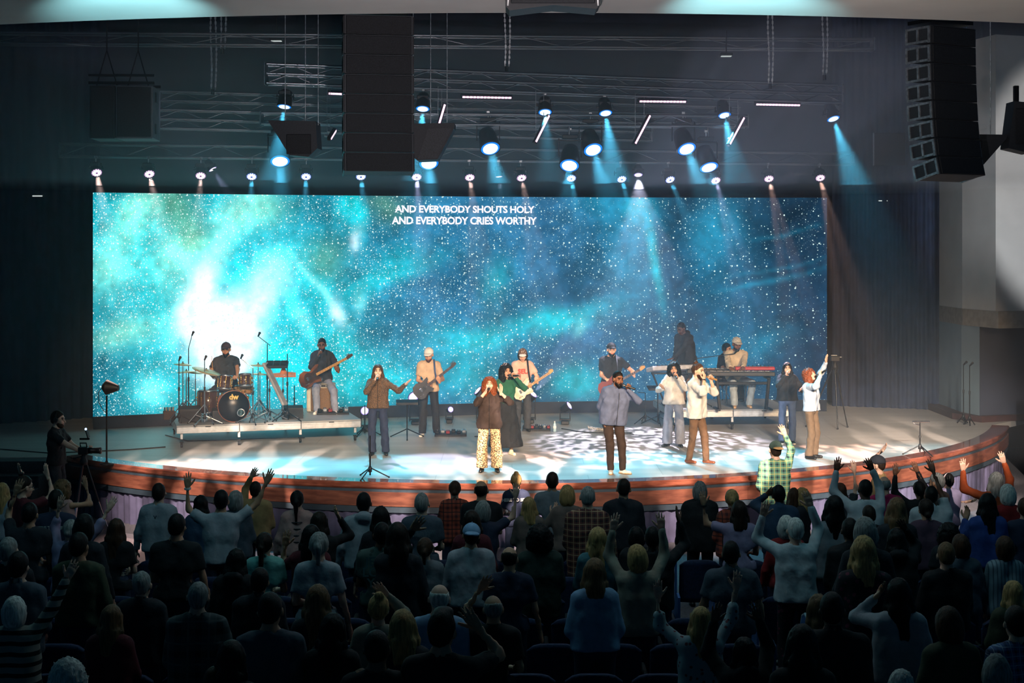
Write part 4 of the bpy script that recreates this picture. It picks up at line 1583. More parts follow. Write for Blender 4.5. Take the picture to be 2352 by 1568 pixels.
def person(name_label, base, yaw, H=1.72, b=1.0, lean=0, side=0, head=(0, 0, 0), arms=None, legs=None, top=None, bottom=None, shoes=None, hair=None, skin='tan', q=1.0, face=True,
           hat=None, beard=None, extra=None, group=None, fem=False, mouth=False, glasses=False, collar=False, hip_z=None, torso_turn=0, watch=None, phones=None):
    """q: voxel factor (1 = near, larger = coarser). Local frame: faces +y, right hand +x."""
    root = thing('person', name_label, 'person', base, math.radians(yaw), group=group)
    s = H
    hs = H / 1.71
    vb = 0.017 * q
    hz = hip_z if hip_z is not None else 0.525 * s
    Rl = rotm(lean, torso_turn, side)
    hip = np.array((0, 0, hz))

    def T(x, y, z):          # torso point given in standing proportions
        return hip + Rl @ np.array((x * s, y * s, (z - 0.525) * s))
    sw = (0.100 if not fem else 0.088) * (1 + (b - 1) * .45)
    hw = (0.050 if not fem else 0.056) * (1 + (b - 1) * .5)
    neck0, neck1 = T(0, -0.012, 0.815), T(0, 0.004, 0.885)
    tors = [(T(-hw, 0, .535), T(hw, 0, .535), .058 * b * s, .058 * b * s), (T(-.036 * b, .004, .61), T(.036 * b, .004, .61), (.050 if not fem else .044) * b * s, (.050 if not fem else .044) * b * s),
            (T(-.054 * b, .004, .71), T(.054 * b, .004, .71), (.053 if not fem else .047) * b * s, (.053 if not fem else .047) * b * s), (T(-sw * .84, -.004, .795), T(sw * .84, -.004, .795), .036 * s, .036 * s),
            (T(-sw * .6, -.008, .815), neck1, .026 * s, .024 * s), (T(sw * .6, -.008, .815), neck1, .026 * s, .024 * s)]
    if fem:
        tors += [(T(-.05, .03, .725), T(-.045, .03, .715), .034 * s, .034 * s), (T(.05, .03, .725), T(.045, .03, .715), .034 * s, .034 * s)]
    # ---- head frame
    Rh = rotm(head[0] + lean * .35, head[1], head[2])
    hc = neck1 + Rh @ (np.array((0, .014, .066)) * hs) + np.array((0, 0, .0))
    Hd = lambda x, y, z: hc + Rh @ (np.array((x, y, z)) * hs)
    Rs = Rh
    sh = {1: T(sw, -.004, .80), -1: T(-sw, -.004, .80)}
    l1, l2 = .172 * s, .152 * s
    arms = arms or {}
    AR, MIC = {}, {}
    for sd in (1, -1):
        a = dict(arms.get(sd, {}))
        tgt = a.get('to')
        if a.get('mic') is not None:
            md = unit(Rh @ np.array(a['mic'], float))
            g0 = Hd(0, .128, -.070)
            gp = g0 + md * .115
            fd = np.array(a.get('fdir', (-sd * .25, .35, .9)))
            fd = unit(fd - md * (fd @ md))
            pl = np.cross(md, fd)
            pl = pl if pl[0] * sd < 0 else -pl
            a.update(hand='grip', dir=fd, palm=pl)
            a.setdefault('pole', (sd * .7, -.25, -.9))
            tgt = gp - fd * .070 * hs - pl * .034 * hs
            MIC[sd] = (g0, g0 + md * .235)
        if tgt is None:
            tgt = sh[sd] + np.array((sd * .078 * s, .03 * s, -.31 * s))
        pole = a.get('pole', (sd * .5, -1, -.35))
        el, wr = ik(sh[sd], tgt, l1, l2, pole)
        AR[sd] = (el, wr, a)
    legs = legs or {}
    LG = {}
    for sd in (1, -1):
        g = dict(legs.get(sd, {}))
        hj = np.array((sd * hw * 1.02 * s, 0, hz - .015 * s))
        ft = np.array(g.get('foot', (sd * .062 * s, -.01, 0)), float)
        ank = ft + np.array((0, -0.0, .045 * s))
        kn, ank = ik(hj, ank, .2355 * s, .2345 * s, g.get('pole', (sd * .12, 1, 0)))
        LG[sd] = (hj, kn, ank, g.get('toe', 8 * sd))
    allp = [t[0] for t in tors] + [t[1] for t in tors] + [sh[1], sh[-1]] + [AR[i][j] for i in (1, -1) for j in (0, 1)] + [LG[i][j] for i in (1, -1) for j in (0, 1, 2)]
    lo, hi = np.min(allp, 0) - .13 * b, np.max(allp, 0) + .13 * b
    # ---- skin: body, head and hands in one mesh
    f = Field(lo, hi, vb * (1.35 if q <= 1 else 1.75))
    for a_, b_, ra, rb in tors:
        f.cone(a_, b_, ra - .016, rb - .016, .05)
    f.cone(neck0, Hd(0, -.01, -.03), .033 * s, .031 * s, .02)
    for sd in (1, -1):
        el, wr, a = AR[sd]
        f.cone(sh[sd], el, .029 * s * (1 + (b - 1) * .6), .0235 * s, .03)
        f.cone(el, wr, .0245 * s, .0165 * s, .02)
        hj, kn, ank, toe = LG[sd]
        f.cone(hj, kn, .034 * s * (1 + (b - 1) * .6), .028 * s, .03)
        f.cone(kn, ank, .028 * s, .020 * s, .02)
    parts = [(*f.mesh(), 0)]
    hh = (0.0085 if face else 0.013) * (q if not face else max(1, q * .9))
    f = Field(hc - .16 * hs, hc + .16 * hs, hh)
    kk = .018 * hs
    f.ell(Hd(0, -.012, .022), np.array((.077, .098, .098)) * hs, Rs, kk)
    f.ell(Hd(0, .026, -.052), np.array((.058, .066, .066)) * hs, Rs, kk * 1.6)
    f.ell(Hd(0, .060, -.094), np.array((.026, .024, .024)) * hs, Rs, kk)
    f.cone(Hd(0, -.012, -.03), neck1 + (neck0 - neck1) * .5, .052 * hs, .055 * hs, .02)
    for sx in (-1, 1):
        f.ell(Hd(sx * .083, -.004, -.008), np.array((.012, .022, .034)) * hs, Rs, .006)
    if face:
        f.cone(Hd(-.036, .080, .026), Hd(.036, .080, .026), .013 * hs, None, kk)
        for sx in (-1, 1):
            f.ell(Hd(sx * .032, .098, .004), np.array((.019, .016, .013)) * hs, Rs, .012, 'cut')
            f.ell(Hd(sx * .044, .062, -.03), np.array((.024, .024, .024)) * hs, Rs, kk)
        f.cone(Hd(0, .088, .008), Hd(0, .112, -.032), .009 * hs, .0145 * hs, .010)
        f.cone(Hd(-.017, .086, -.064), Hd(.017, .086, -.064), .0105 * hs, None, .008)
        if mouth:
            f.ell(Hd(0, .100, -.068), np.array((.019, .026, .014)) * hs, Rs, .004, 'cut')
    v, qd = f.mesh()
    mi = 0
    if face and len(qd):
        cen = (v[qd].mean(1) - hc) @ Rh / hs
        mi = np.zeros(len(qd), int)
        x_, y_, z_ = np.abs(cen[:, 0]), cen[:, 1], cen[:, 2]
        mi[(y_ > .066) & (x_ > .012) & (x_ < .052) & (np.abs(z_ - .030) < .0075)] = 2
        mi[(y_ > .078) & (x_ < .026) & (np.abs(z_ + .065) < .012)] = 3
        if mouth:
            mi[(y_ > .05) & (y_ < .094) & (x_ < .02) & (np.abs(z_ + .068) < .014)] = 4
    parts.append((v, qd, mi))
    if face:
        for sx in (-1, 1):
            e = Field(Hd(sx * .032, .080, .004) - .03, Hd(sx * .032, .080, .004) + .03, .006)
            e.ell(Hd(sx * .032, .0795, .003), np.array((.0135, .0105, .0095)) * hs, Rs, 0)
            parts.append((*e.mesh(), 1))
    for sd in (1, -1):
        el, wr, a = AR[sd]
        if a.get('hand') == 'none':
            continue
        fd = a.get('dir')
        fd = unit(wr - el) if fd is None else unit(fd)
        pl = a.get('palm', (-sd, .15, 0) if a.get('to') is None else (0, 1, 0))
        parts.append((*hand_mesh(wr, fd, pl, sd, a.get('hand', 'relax'), 0.98 * hs, 0.0062 if q <= 1.01 else 0.0086), 0))
    hm = HAIR[hair[1]] if hair else HAIR['darkbrown']
    obj('body', to_mesh('body', parts, [SKIN[skin], M_eye, hm, M_lip[skin], M_mouth]), root)
    # ---- shirt or jacket
    if top:
        kind, tm = top[0], top[1]
        sl = top[2] if len(top) > 2 else 'long'
        e = {'tee': .013, 'shirt': .015, 'loose': .021, 'jacket': .020, 'sweater': .018, 'hoodie': .025, 'tank': .013}[kind]
        hem = top[3] if len(top) > 3 else {'tee': .515, 'shirt': .49, 'loose': .465, 'jacket': .50, 'sweater': .51, 'hoodie': .50, 'tank': .53}[kind]
        lo2, hi2 = lo - .05, hi + .05
        f = Field(lo2, hi2, vb)
        for it, (a_, b_, ra, rb) in enumerate(tors):
            if it in (4, 5):
                b_ = T(0, -.012, .846)
            f.cone(a_, b_, ra + e * (.55 if it in (4, 5) else 1), rb + e * (.3 if it in (4, 5) else 1), .05)
        for sx in (-1, 1):
            f.cone(T(sx * .046 * b, .002, .755), T(sx * .040 * b, .002, .575), (.047 if not fem else .043) * b * s + e, (.049 if not fem else .047) * b * s + e, .05)
            f.cone(T(sx * sw * .66, -.004, .79), T(sx * .052 * b, .0, .69), .035 * s + e, .046 * b * s + e, .05)
        if kind in ('shirt', 'loose', 'jacket', 'hoodie', 'sweater') or hem < .5:
            r0 = (.053 * b) * s + e
            hb = max(hem - .03, .40)
            for sx in (-1, 1):
                if hip_z is None:
                    f.cone(T(sx * .05 * b, .002, .70), T(sx * hw * 1.0, .002, hb), r0, (.059 * b) * s + e + (.012 if kind == 'loose' else 0), .05)
        for sd in (1, -1):
            el, wr, a = AR[sd]
            ra = .029 * s * (1 + (b - 1) * .6)
            if sl == 'long':
                f.cone(sh[sd], el, ra + e * .7, .025 * s + e * .7, .03)
                f.cone(el, el + (wr - el) * .93, .025 * s + e * .7, .018 * s + e * .5, .025)
            elif sl == 'roll':
                f.cone(sh[sd], el, ra + e * .7, .025 * s + e * .7, .03)
                f.cone(el, el + (wr - el) * .35, .026 * s + e * .8, .025 * s + e * .8, .03)
            elif sl == 'short':
                en = sh[sd] + (el - sh[sd]) * .82
                f.cone(sh[sd], en, ra + e * 1.0, .0275 * s + e * 1.25, .035)
                dv = unit(el - sh[sd])
                f.plane(sh[sd] + (el - sh[sd]) * .70, dv, en, .085)
        if kind == 'hoodie':
            f.ell(T(0, -.055, .845), np.array((.062, .030, .040)) * s, Rl, .02)
        if collar or kind == 'jacket':
            f.cone(T(0, -.012, .835), T(0, -.004, .862), .042 * s, .040 * s, .01)
        fk = 1.7 if q <= 1 else 1.0
        f.ripple(fk * (.004 if kind in ('tee', 'tank') else .006), 30, H * 7 + b, (1, 1, .7))
        f.ripple(fk * .003, 62, H * 3 + b, (1, .8, .8))
        f.cone(neck0 + (neck1 - neck0) * .62, neck1 + (neck1 - neck0) * 2, .034 * s, .042 * s, .006, 'cut')
        if sl == 'none':
            for sd in (1, -1):
                f.plane(sh[sd] + np.array((sd * .012, 0, 0)), (sd, 0, .1), sh[sd], .11)
        zc = T(0, 0, hem)
        f.plane(zc, Rl @ np.array((0, 0, -1.0)), zc, .36 * b)
        so = obj('hoodie' if kind == 'hoodie' else 'jacket' if kind == 'jacket' else 'shirt', to_mesh('shirt', [(*f.mesh(), 0)], [tm]), root)
        if len(top) > 4 and top[4]:
            # front placket and buttons or zip, a narrow strip down the front
            pts = [T(0, .004 + .060 * b + (.004 + e) / s + dy, zz) for zz, dy in ((.80, -.016), (.75, -.002), (.70, .0), (.62, -.002), (hem + .012, .004))]
            MB().tube(pts, .0045, 5).build('placket', top[4], so)
    # ---- trousers or skirt
    if bottom:
        kind, bm = bottom[0], bottom[1]
        zb = bottom[2] if len(bottom) > 2 else .03
        f = Field(np.array((lo[0], lo[1], -.02)) - .04, np.array((hi[0], hi[1], T(0, 0, .64)[2])) + .05, vb * (1 if q <= 1 else 1.5))
        e = .002
        f.cone(T(-hw, 0, .535), T(hw, 0, .535), .058 * b * s + e, None, .04)
        f.cone(T(-.036 * b, .002, .585), T(.036 * b, .002, .585), .050 * b * s + e, None, .04)
        if kind == 'skirt':
            for sx in (-1, 1):
                f.cone(T(sx * .04, 0, .53), (sx * .085 * s, 0, .02), .07 * s, .125 * s, .05)
            f.cone(T(0, 0, .53), (0, 0, .02), .07 * s, .14 * s, .05)
        else:
            kr, ar_, tr = {'slim': (.036, .028, .046), 'straight': (.040, .040, .049), 'wide': (.050, .060, .052), 'jean': (.040, .035, .048)}[kind]
            for sd in (1, -1):
                hj, kn, ank, toe = LG[sd]
                f.cone(hj, kn, tr * s * (1 + (b - 1) * .6) + e, kr * s + .006, .02)
                f.cone(kn, ank + np.array((0, 0, -.035 * s)), kr * s + .006, ar_ * s + .005, .015)
        f.ripple(.005 if q > 1 else .0085, 30, H * 5, (1, 1, .55))
        f.ripple(.003 if q > 1 else .005, 60, H * 3, (.9, .9, .6))
        f.plane((0, 0, zb * s), (0, 0, -1))
        f.plane(T(0, 0, .615), Rl @ np.array((0, 0, 1.0)))
        obj('skirt' if kind == 'skirt' else 'trousers', to_mesh('trousers', [(*f.mesh(), 0)], [bm]), root)
    # ---- shoes
    if shoes:
        for sd in (1, -1):
            hj, kn, ank, toe = LG[sd]
            tr = math.radians(-toe)
            fw = np.array((math.sin(-tr) * 1, math.cos(tr), 0))
            ba = np.array((ank[0], ank[1], ank[2] - .045 * s))
            f = Field(ba - .2, ba + np.array((.2, .25, .2)), .011 * max(1, q * .9))
            z0 = np.array((0, 0, .028))
            f.cone(ba + z0 - fw * .035, ba + z0 + fw * .03, .037, .036, .02)
            f.cone(ba + z0 * .8 + fw * .03, ba + z0 * .8 + fw * .135, .038, .030, .02)
            f.cone(ba + np.array((0, 0, .05)), ba + np.array((0, 0, .085 if len(shoes) < 2 else shoes[1])), .036, .034, .02)
            f.plane(ba + np.array((0, 0, .002)), (0, 0, -1))
            sho = obj('shoe', to_mesh('shoe', [(*f.mesh(), 0)], [shoes[0]]), root)
            if len(shoes) > 2:
                f = Field(ba - .2, ba + np.array((.2, .25, .1)), .011)
                f.cone(ba + np.array((0, 0, .01)) - fw * .04, ba + np.array((0, 0, .01)) + fw * .14, .042, .036, .01)
                f.plane(ba + np.array((0, 0, .0)), (0, 0, -1))
                f.plane(ba + np.array((0, 0, .02)), (0, 0, 1))
                obj('sole', to_mesh('sole', [(*f.mesh(), 0)], [shoes[2]]), sho)
    # ---- hair
    if hair and hair[0] != 'none':
        st = hair[0]
        ln = hair[2] if len(hair) > 2 else .3
        h_ = 0.0115 * max(1, q)
        f = Field(hc - np.array((.27, .27, ln + .2)) * hs, hc + np.array((.27, .27, .27)) * hs, h_)
        t = {'buzz': .004, 'bald': .004, 'fringe': .006}.get(st, .013)
        k = .02
        f.ell(Hd(0, -.016, .026), (np.array((.078, .100, .100)) + (np.array((t * .4, t * .7, t)) if st in ('short', 'quiff') else t)) * hs, Rs, 0)
        nf = Rh @ np.array((0, .72, -.69))
        if st in ('short', 'buzz', 'fade', 'quiff'):
            if st == 'quiff':
                f.ell(Hd(0, .03, .115), np.array((.06, .06, .03)) * hs, Rs, .03)
            f.ell(Hd(0, -.052, -.030), np.array((.064, .058, .050)) * hs, Rs, k)
            f.ripple(.0035, 130, .4)
            f.plane(Hd(0, .058, .056), nf)
            f.plane(Hd(0, .0, -.040), Rh @ np.array((0, .55, -1.0)))
        elif st == 'bald':
            f.ell(Hd(0, -.016, .09), np.array((.075, .085, .06)) * hs, Rs, .01, 'cut')
            f.plane(Hd(0, .01, .05), Rh @ np.array((0, .9, .45)))
            f.plane(Hd(0, .0, -.07), Rh @ np.array((0, .3, -1.0)))
        elif st == 'curly':
            w_ = ln
            f.ell(Hd(0, -.02, .02), np.array((.125, .13, .125)) * hs, Rs, .03)
            f.ell(Hd(-.075, -.02, -.05 - w_ * .2), np.array((.07, .08, .10 + w_ * .3)) * hs, Rs, .03)
            f.ell(Hd(.075, -.02, -.05 - w_ * .2), np.array((.07, .08, .10 + w_ * .3)) * hs, Rs, .03)
            f.ell(Hd(0, -.07, -.06 - w_ * .2), np.array((.11, .06, .11 + w_ * .3)) * hs, Rs, .03)
            f.ripple(.014, 95, 1.0)
            f.ripple(.008, 160, 2.0)
        else:
            if st in ('long', 'wavy'):
                for sx in (-1, 1):
                    f.cone(Hd(sx * .072, .004, .03), Hd(sx * .088, -.012, -.10), .026 * hs, .034 * hs, k)
                    e_ = Hd(sx * .088, -.012, -.10) + np.array((sx * .010, .030 if face else -.02, -(ln - .1)))
                    f.cone(Hd(sx * .088, -.012, -.10), e_, .034 * hs, .026 * hs, k)
                m0 = Hd(0, -.075, -.05)
                f.cone(m0, Hd(0, -.075, -.12), .055 * hs, .050 * hs, .03)
                for sx in (-.045, 0, .045):
                    f.cone(Hd(sx, -.075, -.10), Hd(sx, -.075, -.10) + np.array((sx * .3, -.018, -(ln - .11))), .042 * hs, .030 * hs, .03)
                if st == 'wavy':
                    f.ripple(.012, 60, .7)
            elif st == 'bob':
                f.ell(Hd(0, -.030, -.035), np.array((.104, .098, .125)) * hs, Rs, .03)
            elif st == 'pony':
                f.ell(Hd(0, -.108, .035), np.array((.030, .030, .030)) * hs, Rs, .02)
                p1 = Hd(0, -.135, .0)
                f.cone(Hd(0, -.115, .03), p1, .026 * hs, .030 * hs, .02)
                f.cone(p1, p1 + np.array((0, .015, -ln)), .032 * hs, .018 * hs, .02)
            elif st == 'bun':
                bz = ln
                f.ell(Hd(0, -.105, bz), np.array((.044, .042, .042)) * hs, Rs, .012)
            elif st == 'topbun':
                f.ell(Hd(0, -.060, .138), np.array((.042, .042, .038)) * hs, Rs, .012)
            f.ripple(.0075, 110, .3, (1, 1, .22))
            if st in ('topbun', 'bun', 'pony'):
                f.plane(Hd(0, .052, .056), nf, Hd(0, .1, .0), .13 * hs)
        if st in ('curly', 'long', 'wavy', 'bob'):
            # keep the face clear
            f.ell(Hd(0, .104, -.038), np.array((.063, .080, .106)) * hs, Rs, .01, 'cut')
        if hat:
            f.plane(Hd(0, 0, .055), Rh @ np.array((0, -.15, 1.0)), Hd(0, 0, .2), .16 * hs)
        obj('hair', to_mesh('hair', [(*f.mesh(), 0)], [hm]), root)
    if beard:
        f = Field(hc - .17 * hs, hc + .17 * hs, .0095)
        f.ell(Hd(0, .028, -.062), np.array((.063, .070, .070)) * hs, Rs, 0)
        f.ell(Hd(0, .064, -.104), np.array((.036, .034, .034 + beard[1])) * hs, Rs, .02)
        f.ell(Hd(0, .105, -.060), np.array((.026, .034, .021)) * hs, Rs, .008, 'cut')
        f.plane(Hd(0, .04, -.040), Rh @ np.array((0, .45, 1.0)))
        f.plane(Hd(0, -.012, 0), Rh @ np.array((0, -1.0, 0)))
        f.ripple(.004, 120, .5)
        obj('beard', to_mesh('beard', [(*f.mesh(), 0)], [HAIR[beard[0]]]), root)
    # ---- cap, beanie
    if hat:
        kind, hmat = hat[0], hat[1]
        f = Field(hc - np.array((.14, .14, .06)) * hs, hc + np.array((.14, .14, .18)) * hs, .0105 * max(1, q * .9))
        f.ell(Hd(0, -.016, .040), np.array((.094, .112, .100)) * hs, Rs, 0)
        f.plane(Hd(0, 0, .030 if kind != 'beanie' else .012), Rh @ np.array((0, .12, -1.0)))
        f.ell(Hd(0, .02, -.0), np.array((.072, .09, .08)) * hs, Rs, 0, 'cut') if False else None
        ho = obj('cap' if kind != 'beanie' else 'beanie', to_mesh('cap', [(*f.mesh(), 0)], [hmat]), root)
        if kind != 'beanie':
            sg = -1 if kind == 'back' else 1
            f = Field(hc - .24 * hs, hc + .24 * hs, .0075)
            f.ell(Hd(0, sg * .115 - .01, .040), np.array((.078, .078, .030)) * hs, Rs, 0)
            f.ell(Hd(0, sg * .115 - .01, .012), np.array((.110, .110, .040)) * hs, Rs, 0, 'cut')
            f.plane(Hd(0, sg * .06, .04), Rh @ np.array((0, -sg, 0)))
            obj('brim', to_mesh('brim', [(*f.mesh(), 0)], [hat[2] if len(hat) > 2 else hmat]), ho)
            MB().ball(tuple(Hd(0, -.016, .142)), .008, 8).build('button', hmat, ho)
    if glasses:
        mb = MB()
        for sx in (-1, 1):
            mb.tube([Hd(sx * .032 + .024 * math.cos(a), .098, .004 + .018 * math.sin(a)) for a in np.linspace(0, 2 * PI, 13)[:-1]], .0028, 5, closed=True)
            mb.tube([Hd(sx * .056, .096, .008), Hd(sx * .083, .0, .006)], .003, 5)
        mb.build('glasses', BLACK, root)
    if phones:
        ph = MB()
        ph.tube([Hd(.094 * math.cos(a), -.012, .012 + .118 * math.sin(a)) for a in np.linspace(.05, PI - .05, 13)], .008, 6)
        po = ph.build('headphones', phones, root)
        for sx in (-1, 1):
            u_ = unit(Rh @ np.array((sx, 0, 0)))
            MB().cyl(tuple(Hd(sx * .080, -.010, -.002)), tuple(Hd(sx * .112, -.010, -.002)), .042 * hs, .036 * hs, 14).build('ear_cup', phones, po)
    if watch:
        for sd in watch[0]:
            el, wr, a = AR[sd]
            c_ = wr - unit(wr - el) * .02
            MB().cyl(tuple(c_ - unit(wr - el) * .011), tuple(c_ + unit(wr - el) * .011), .0225 * s * (1.25 if (top and len(top) > 2 and top[2] == 'long') else 1.0), None, 12).build('wrist_band', watch[1], root)
    root_info = dict(root=root, mic=MIC, hands={sd: AR[sd][1] for sd in (1, -1)}, elbows={sd: AR[sd][0] for sd in (1, -1)}, Hd=Hd, T=T, Rh=Rh, Rl=Rl, hs=hs, H=H)
    return root_info


def w_of(info, p):
    """local point of a person -> world"""
    r = info['root']
    return Matrix.Translation(r.location) @ Euler(r.rotation_euler).to_matrix().to_4x4() @ Vector(p)


def loc_pix(base, yaw, px, py, dd=0.0):
    """photo pixel at the person's distance plus dd (metres away from the camera) -> the person's own frame"""
    w_ = P(px, py, base[1] + dd) - Vector(base)
    return np.array(Matrix.Rotation(-math.radians(yaw), 3, 'Z') @ w_)
# ------------------------------------------------------------------ risers and instruments
M_deck = mat('riser_deck_top', sRGB(150, 150, 150), 0.5, noise=(6, 0.1))
M_frame = mat('riser_frame_aluminium', (0.55, 0.56, 0.57), 0.42, 0.7, noise=(12, 0.12))
RZ = 1.41                       # height of the riser decks


def riser(corner, ang, decks, dw_, dep, label):
    root = thing('stage_riser', label, 'platform', (corner[0], corner[1], STZ), math.radians(ang))
    h = RZ - STZ
    for i in range(decks):
        x0 = i * dw_
        dk = MB().box((x0 + dw_ / 2, dep / 2, h - .012), (dw_ - .008, dep - .01, .024), ch=.003).build('deck', M_deck, root)
        fr = MB()
        for (c, s_) in (((x0 + dw_ / 2, .015, h - .085), (dw_ - .01, .03, .12)), ((x0 + dw_ / 2, dep - .015, h - .085), (dw_ - .01, .03, .12)), ((x0 + .02, dep / 2, h - .085), (.03, dep - .06, .12)), ((x0 + dw_ - .02, dep / 2, h - .085), (.03, dep - .06, .12))):
            fr.box(c, s_, ch=.006)
        fr.box((x0 + dw_ / 2, -.004, h - .05), (dw_ - .02, .012, .012))
        fr.box((x0 + dw_ / 2, -.004, h - .115), (dw_ - .02, .012, .012))
        fro = fr.build('frame', M_frame, root)
        MB().box((x0 + dw_ * .5, -.008, h - .03), (.10, .012, .016), ch=.003).build('latch', BLACK, fro)
    for i in range(decks + 1):
        for y in (.10, dep - .10):
            x = min(max(i * dw_, .10), decks * dw_ - .10)
            lg = MB().box((x, y, (h - .14) / 2 + .10), (.05, .05, h - .14 - .10), ch=.006).build('leg', M_frame, root)
            ca = MB()
            ca.cyl((x - .018, y, .045), (x + .018, y, .045), .045, n=12)
            ca.box((x, y, .095), (.06, .06, .02))
            ca.build('caster', RUBBER, lg)
    return root


RA = on(405, 978, RZ)
riser((RA.x, RA.y), 17, 3, 1.14, 2.15, 'long silver drum riser on casters carrying drums and bass player')
RB = on(1542, 942, RZ)
riser((RB.x, RB.y), 5, 2, 1.26, 2.0, 'silver riser on legs carrying the keyboards')


def tripod_feet(mb, c, r, h, n=3, tr=.011, a0=.4):
    for k in range(n):
        a = a0 + 2 * PI * k / n
        mb.cyl((c[0], c[1], c[2] + h), (c[0] + r * math.cos(a), c[1] + r * math.sin(a), c[2] + .012), tr, n=6)


def stand_legs(root, r, h, m, n=3, tr=.011, a0=.4, brace=False):
    for k in range(n):
        a = a0 + 2 * PI * k / n
        lg = MB().cyl((0, 0, h), (r * math.cos(a), r * math.sin(a), .014), tr, n=6).build('leg', m, root)
        MB().ball((r * math.cos(a), r * math.sin(a), .014), .016, 6).build('rubber_foot', RUBBER, lg)
        if brace:
            MB().cyl((0, 0, h * .25), (r * .55 * math.cos(a), r * .55 * math.sin(a), h * .46), tr * .8, n=5).build('strut', m, lg)


# ---- drum kit
M_shell = mat('dark_walnut_shell', sRGB(74, 50, 44), 0.28, noise=(9, 0.35), stretch=(1, 1, .3), coat=.5)
M_headw = mat('drum_head_white', sRGB(226, 220, 212), 0.5)
M_headb = mat('drum_head_black', sRGB(14, 14, 16), 0.35)
M_gold = mat('gold_lug', sRGB(200, 160, 90), 0.25, 1.0)
M_brass = mat('cymbal_brass', sRGB(226, 204, 160), 0.34, 0.55, noise=(40, .15))


def drum(name, label, c, axis, r, depth, mshell, front, lugs, loc_z=0):
    root = thing(name, label, 'drum', c)
    u, v, z = basis(axis)
    z = Vector(axis).normalized()
    MB().lathe([(r, 0), (r, depth)], 28, axis=z).build('shell', mshell, root)
    for hh, mm_ in ((0, front), (depth, M_headw)):
        MB().lathe([(0, hh - .004 if hh == 0 else hh + .004), (r * .985, hh - .004 if hh == 0 else hh + .004), (r * .985, hh), (0, hh)], 28, axis=z).build('drum_head', mm_, root)
        MB().lathe([(r * 1.0, hh - .014), (r * 1.035, hh - .014), (r * 1.035, hh + .014), (r * 1.0, hh + .014), (r * 1.0, hh - .014)], 28, axis=z).build('hoop', CHROME if r < .25 else mat('hoop_wood', sRGB(150, 84, 50), .3), root)
    for i in range(lugs):
        a = 2 * PI * i / lugs + .3
        p = u * math.cos(a) * r + v * math.sin(a) * r
        lg = MB()
        lg.cyl(p * 1.02 + z * .02, p * 1.02 + z * (depth - .02), .006, n=5)
        lg.ball(tuple(p * 1.04 + z * depth * .3), .022, 8)
        lg.ball(tuple(p * 1.04 + z * depth * .7), .022, 8)
        lg.build('lug', M_gold, root)
    return root


kc = P(537, 929, 26.75)
r_ = 35.5 * 26.75 / F
kick = drum('bass_drum', 'black-headed bass drum with gold lettering at the front of the kit', (kc.x, kc.y, RZ + r_ * 1.05), (-.22, 1, 0), r_, .42, M_shell, M_headb, 10)
lm = text_mesh('dw', .135, bold=.006)
M_go = mat('gold_print', sRGB(214, 178, 92), .4)
axz = Vector((-.22, 1, 0)).normalized()
rot_t = Matrix.Rotation(math.atan2(.22, 1), 4, 'Z') @ Matrix.Rotation(PI / 2, 4, 'X')
obj('logo', lm, kick, M_go, mw=Matrix.Translation(axz * -.008 + Vector((.0, 0, .13))) @ rot_t)
MB().lathe([(.055, 0), (.078, 0), (.078, -.006), (.055, -.006), (.055, 0)], 20, c=tuple(Vector((.13, .02, -.12)) + axz * -.006), axis=axz).build('port_ring', CHROME, kick)
MB().lathe([(0, 0), (.056, 0)], 20, c=tuple(Vector((.13, .02, -.12)) + axz * -.007), axis=axz).build('port_hole', mat('port_inside', sRGB(70, 110, 120), .3), kick)
for sx in (-1, 1):
    MB().cyl((sx * .27, .15, -.1), (sx * .36, .02, -r_ * 1.04), .01, n=6).build('spur', CHROME, kick)
t1 = P(515, 893, 26.7)
drum('tom_drum', 'left rack tom with dark walnut shell and pale lower head', (t1.x, t1.y, t1.z), (.05, .25, 1), .125, .24, M_shell, M_headw, 8)
t2 = P(563, 886, 26.7)
drum('tom_drum', 'right rack tom with dark walnut shell and pale lower head', (t2.x, t2.y, t2.z), (-.05, .25, 1), .118, .21, M_shell, M_headw, 8)
t3 = P(478, 925, 27.2)
drum('floor_tom', 'deep floor tom with dark shell left of the bass drum', (t3.x, t3.y, RZ + .14), (0, .05, 1), .20, .40, M_shell, M_headw, 8)
MBt = MB()
ft = bpy.data.objects['floor_tom']
for k in range(3):
    a = .5 + 2 * PI * k / 3
    MB().cyl((.215 * math.cos(a), .215 * math.sin(a), .25), (.23 * math.cos(a), .23 * math.sin(a), -.135), .008, n=6).build('leg', CHROME, ft)
t4 = P(560, 897, 27.15)
sn = drum('snare_drum', 'natural wood snare drum between the toms and the drummer', (t4.x, t4.y, t4.z - .06), (0, .1, 1), .17, .15, mat('maple_shell', sRGB(176, 132, 84), .35), M_headw, 8)
MB().cyl((0, 0, -.0), (0, 0, RZ - (t4.z - .06) + .1), .012, n=6).build('stand_pole', CHROME, sn)
for k in range(3):
    a = .2 + 2 * PI * k / 3
    MB().cyl((0, 0, RZ - t4.z + .22), (.22 * math.cos(a), .22 * math.sin(a), RZ - t4.z + .072), .009, n=6).build('leg', CHROME, sn)
th = P(520, 925, 27.75)
thr = thing('drum_throne', 'round black drum stool under the drummer', 'stool', (th.x, th.y, RZ))
MB().lathe([(.0, .46), (.16, .46), (.17, .49), (.16, .53), (0, .54)], 18).build('seat', mat('black_vinyl', sRGB(20, 20, 22), .4), thr)
MB().cyl((0, 0, .2), (0, 0, .46), .02).build('pole', CHROME, thr)
stand_legs(thr, .26, .24, CHROME)


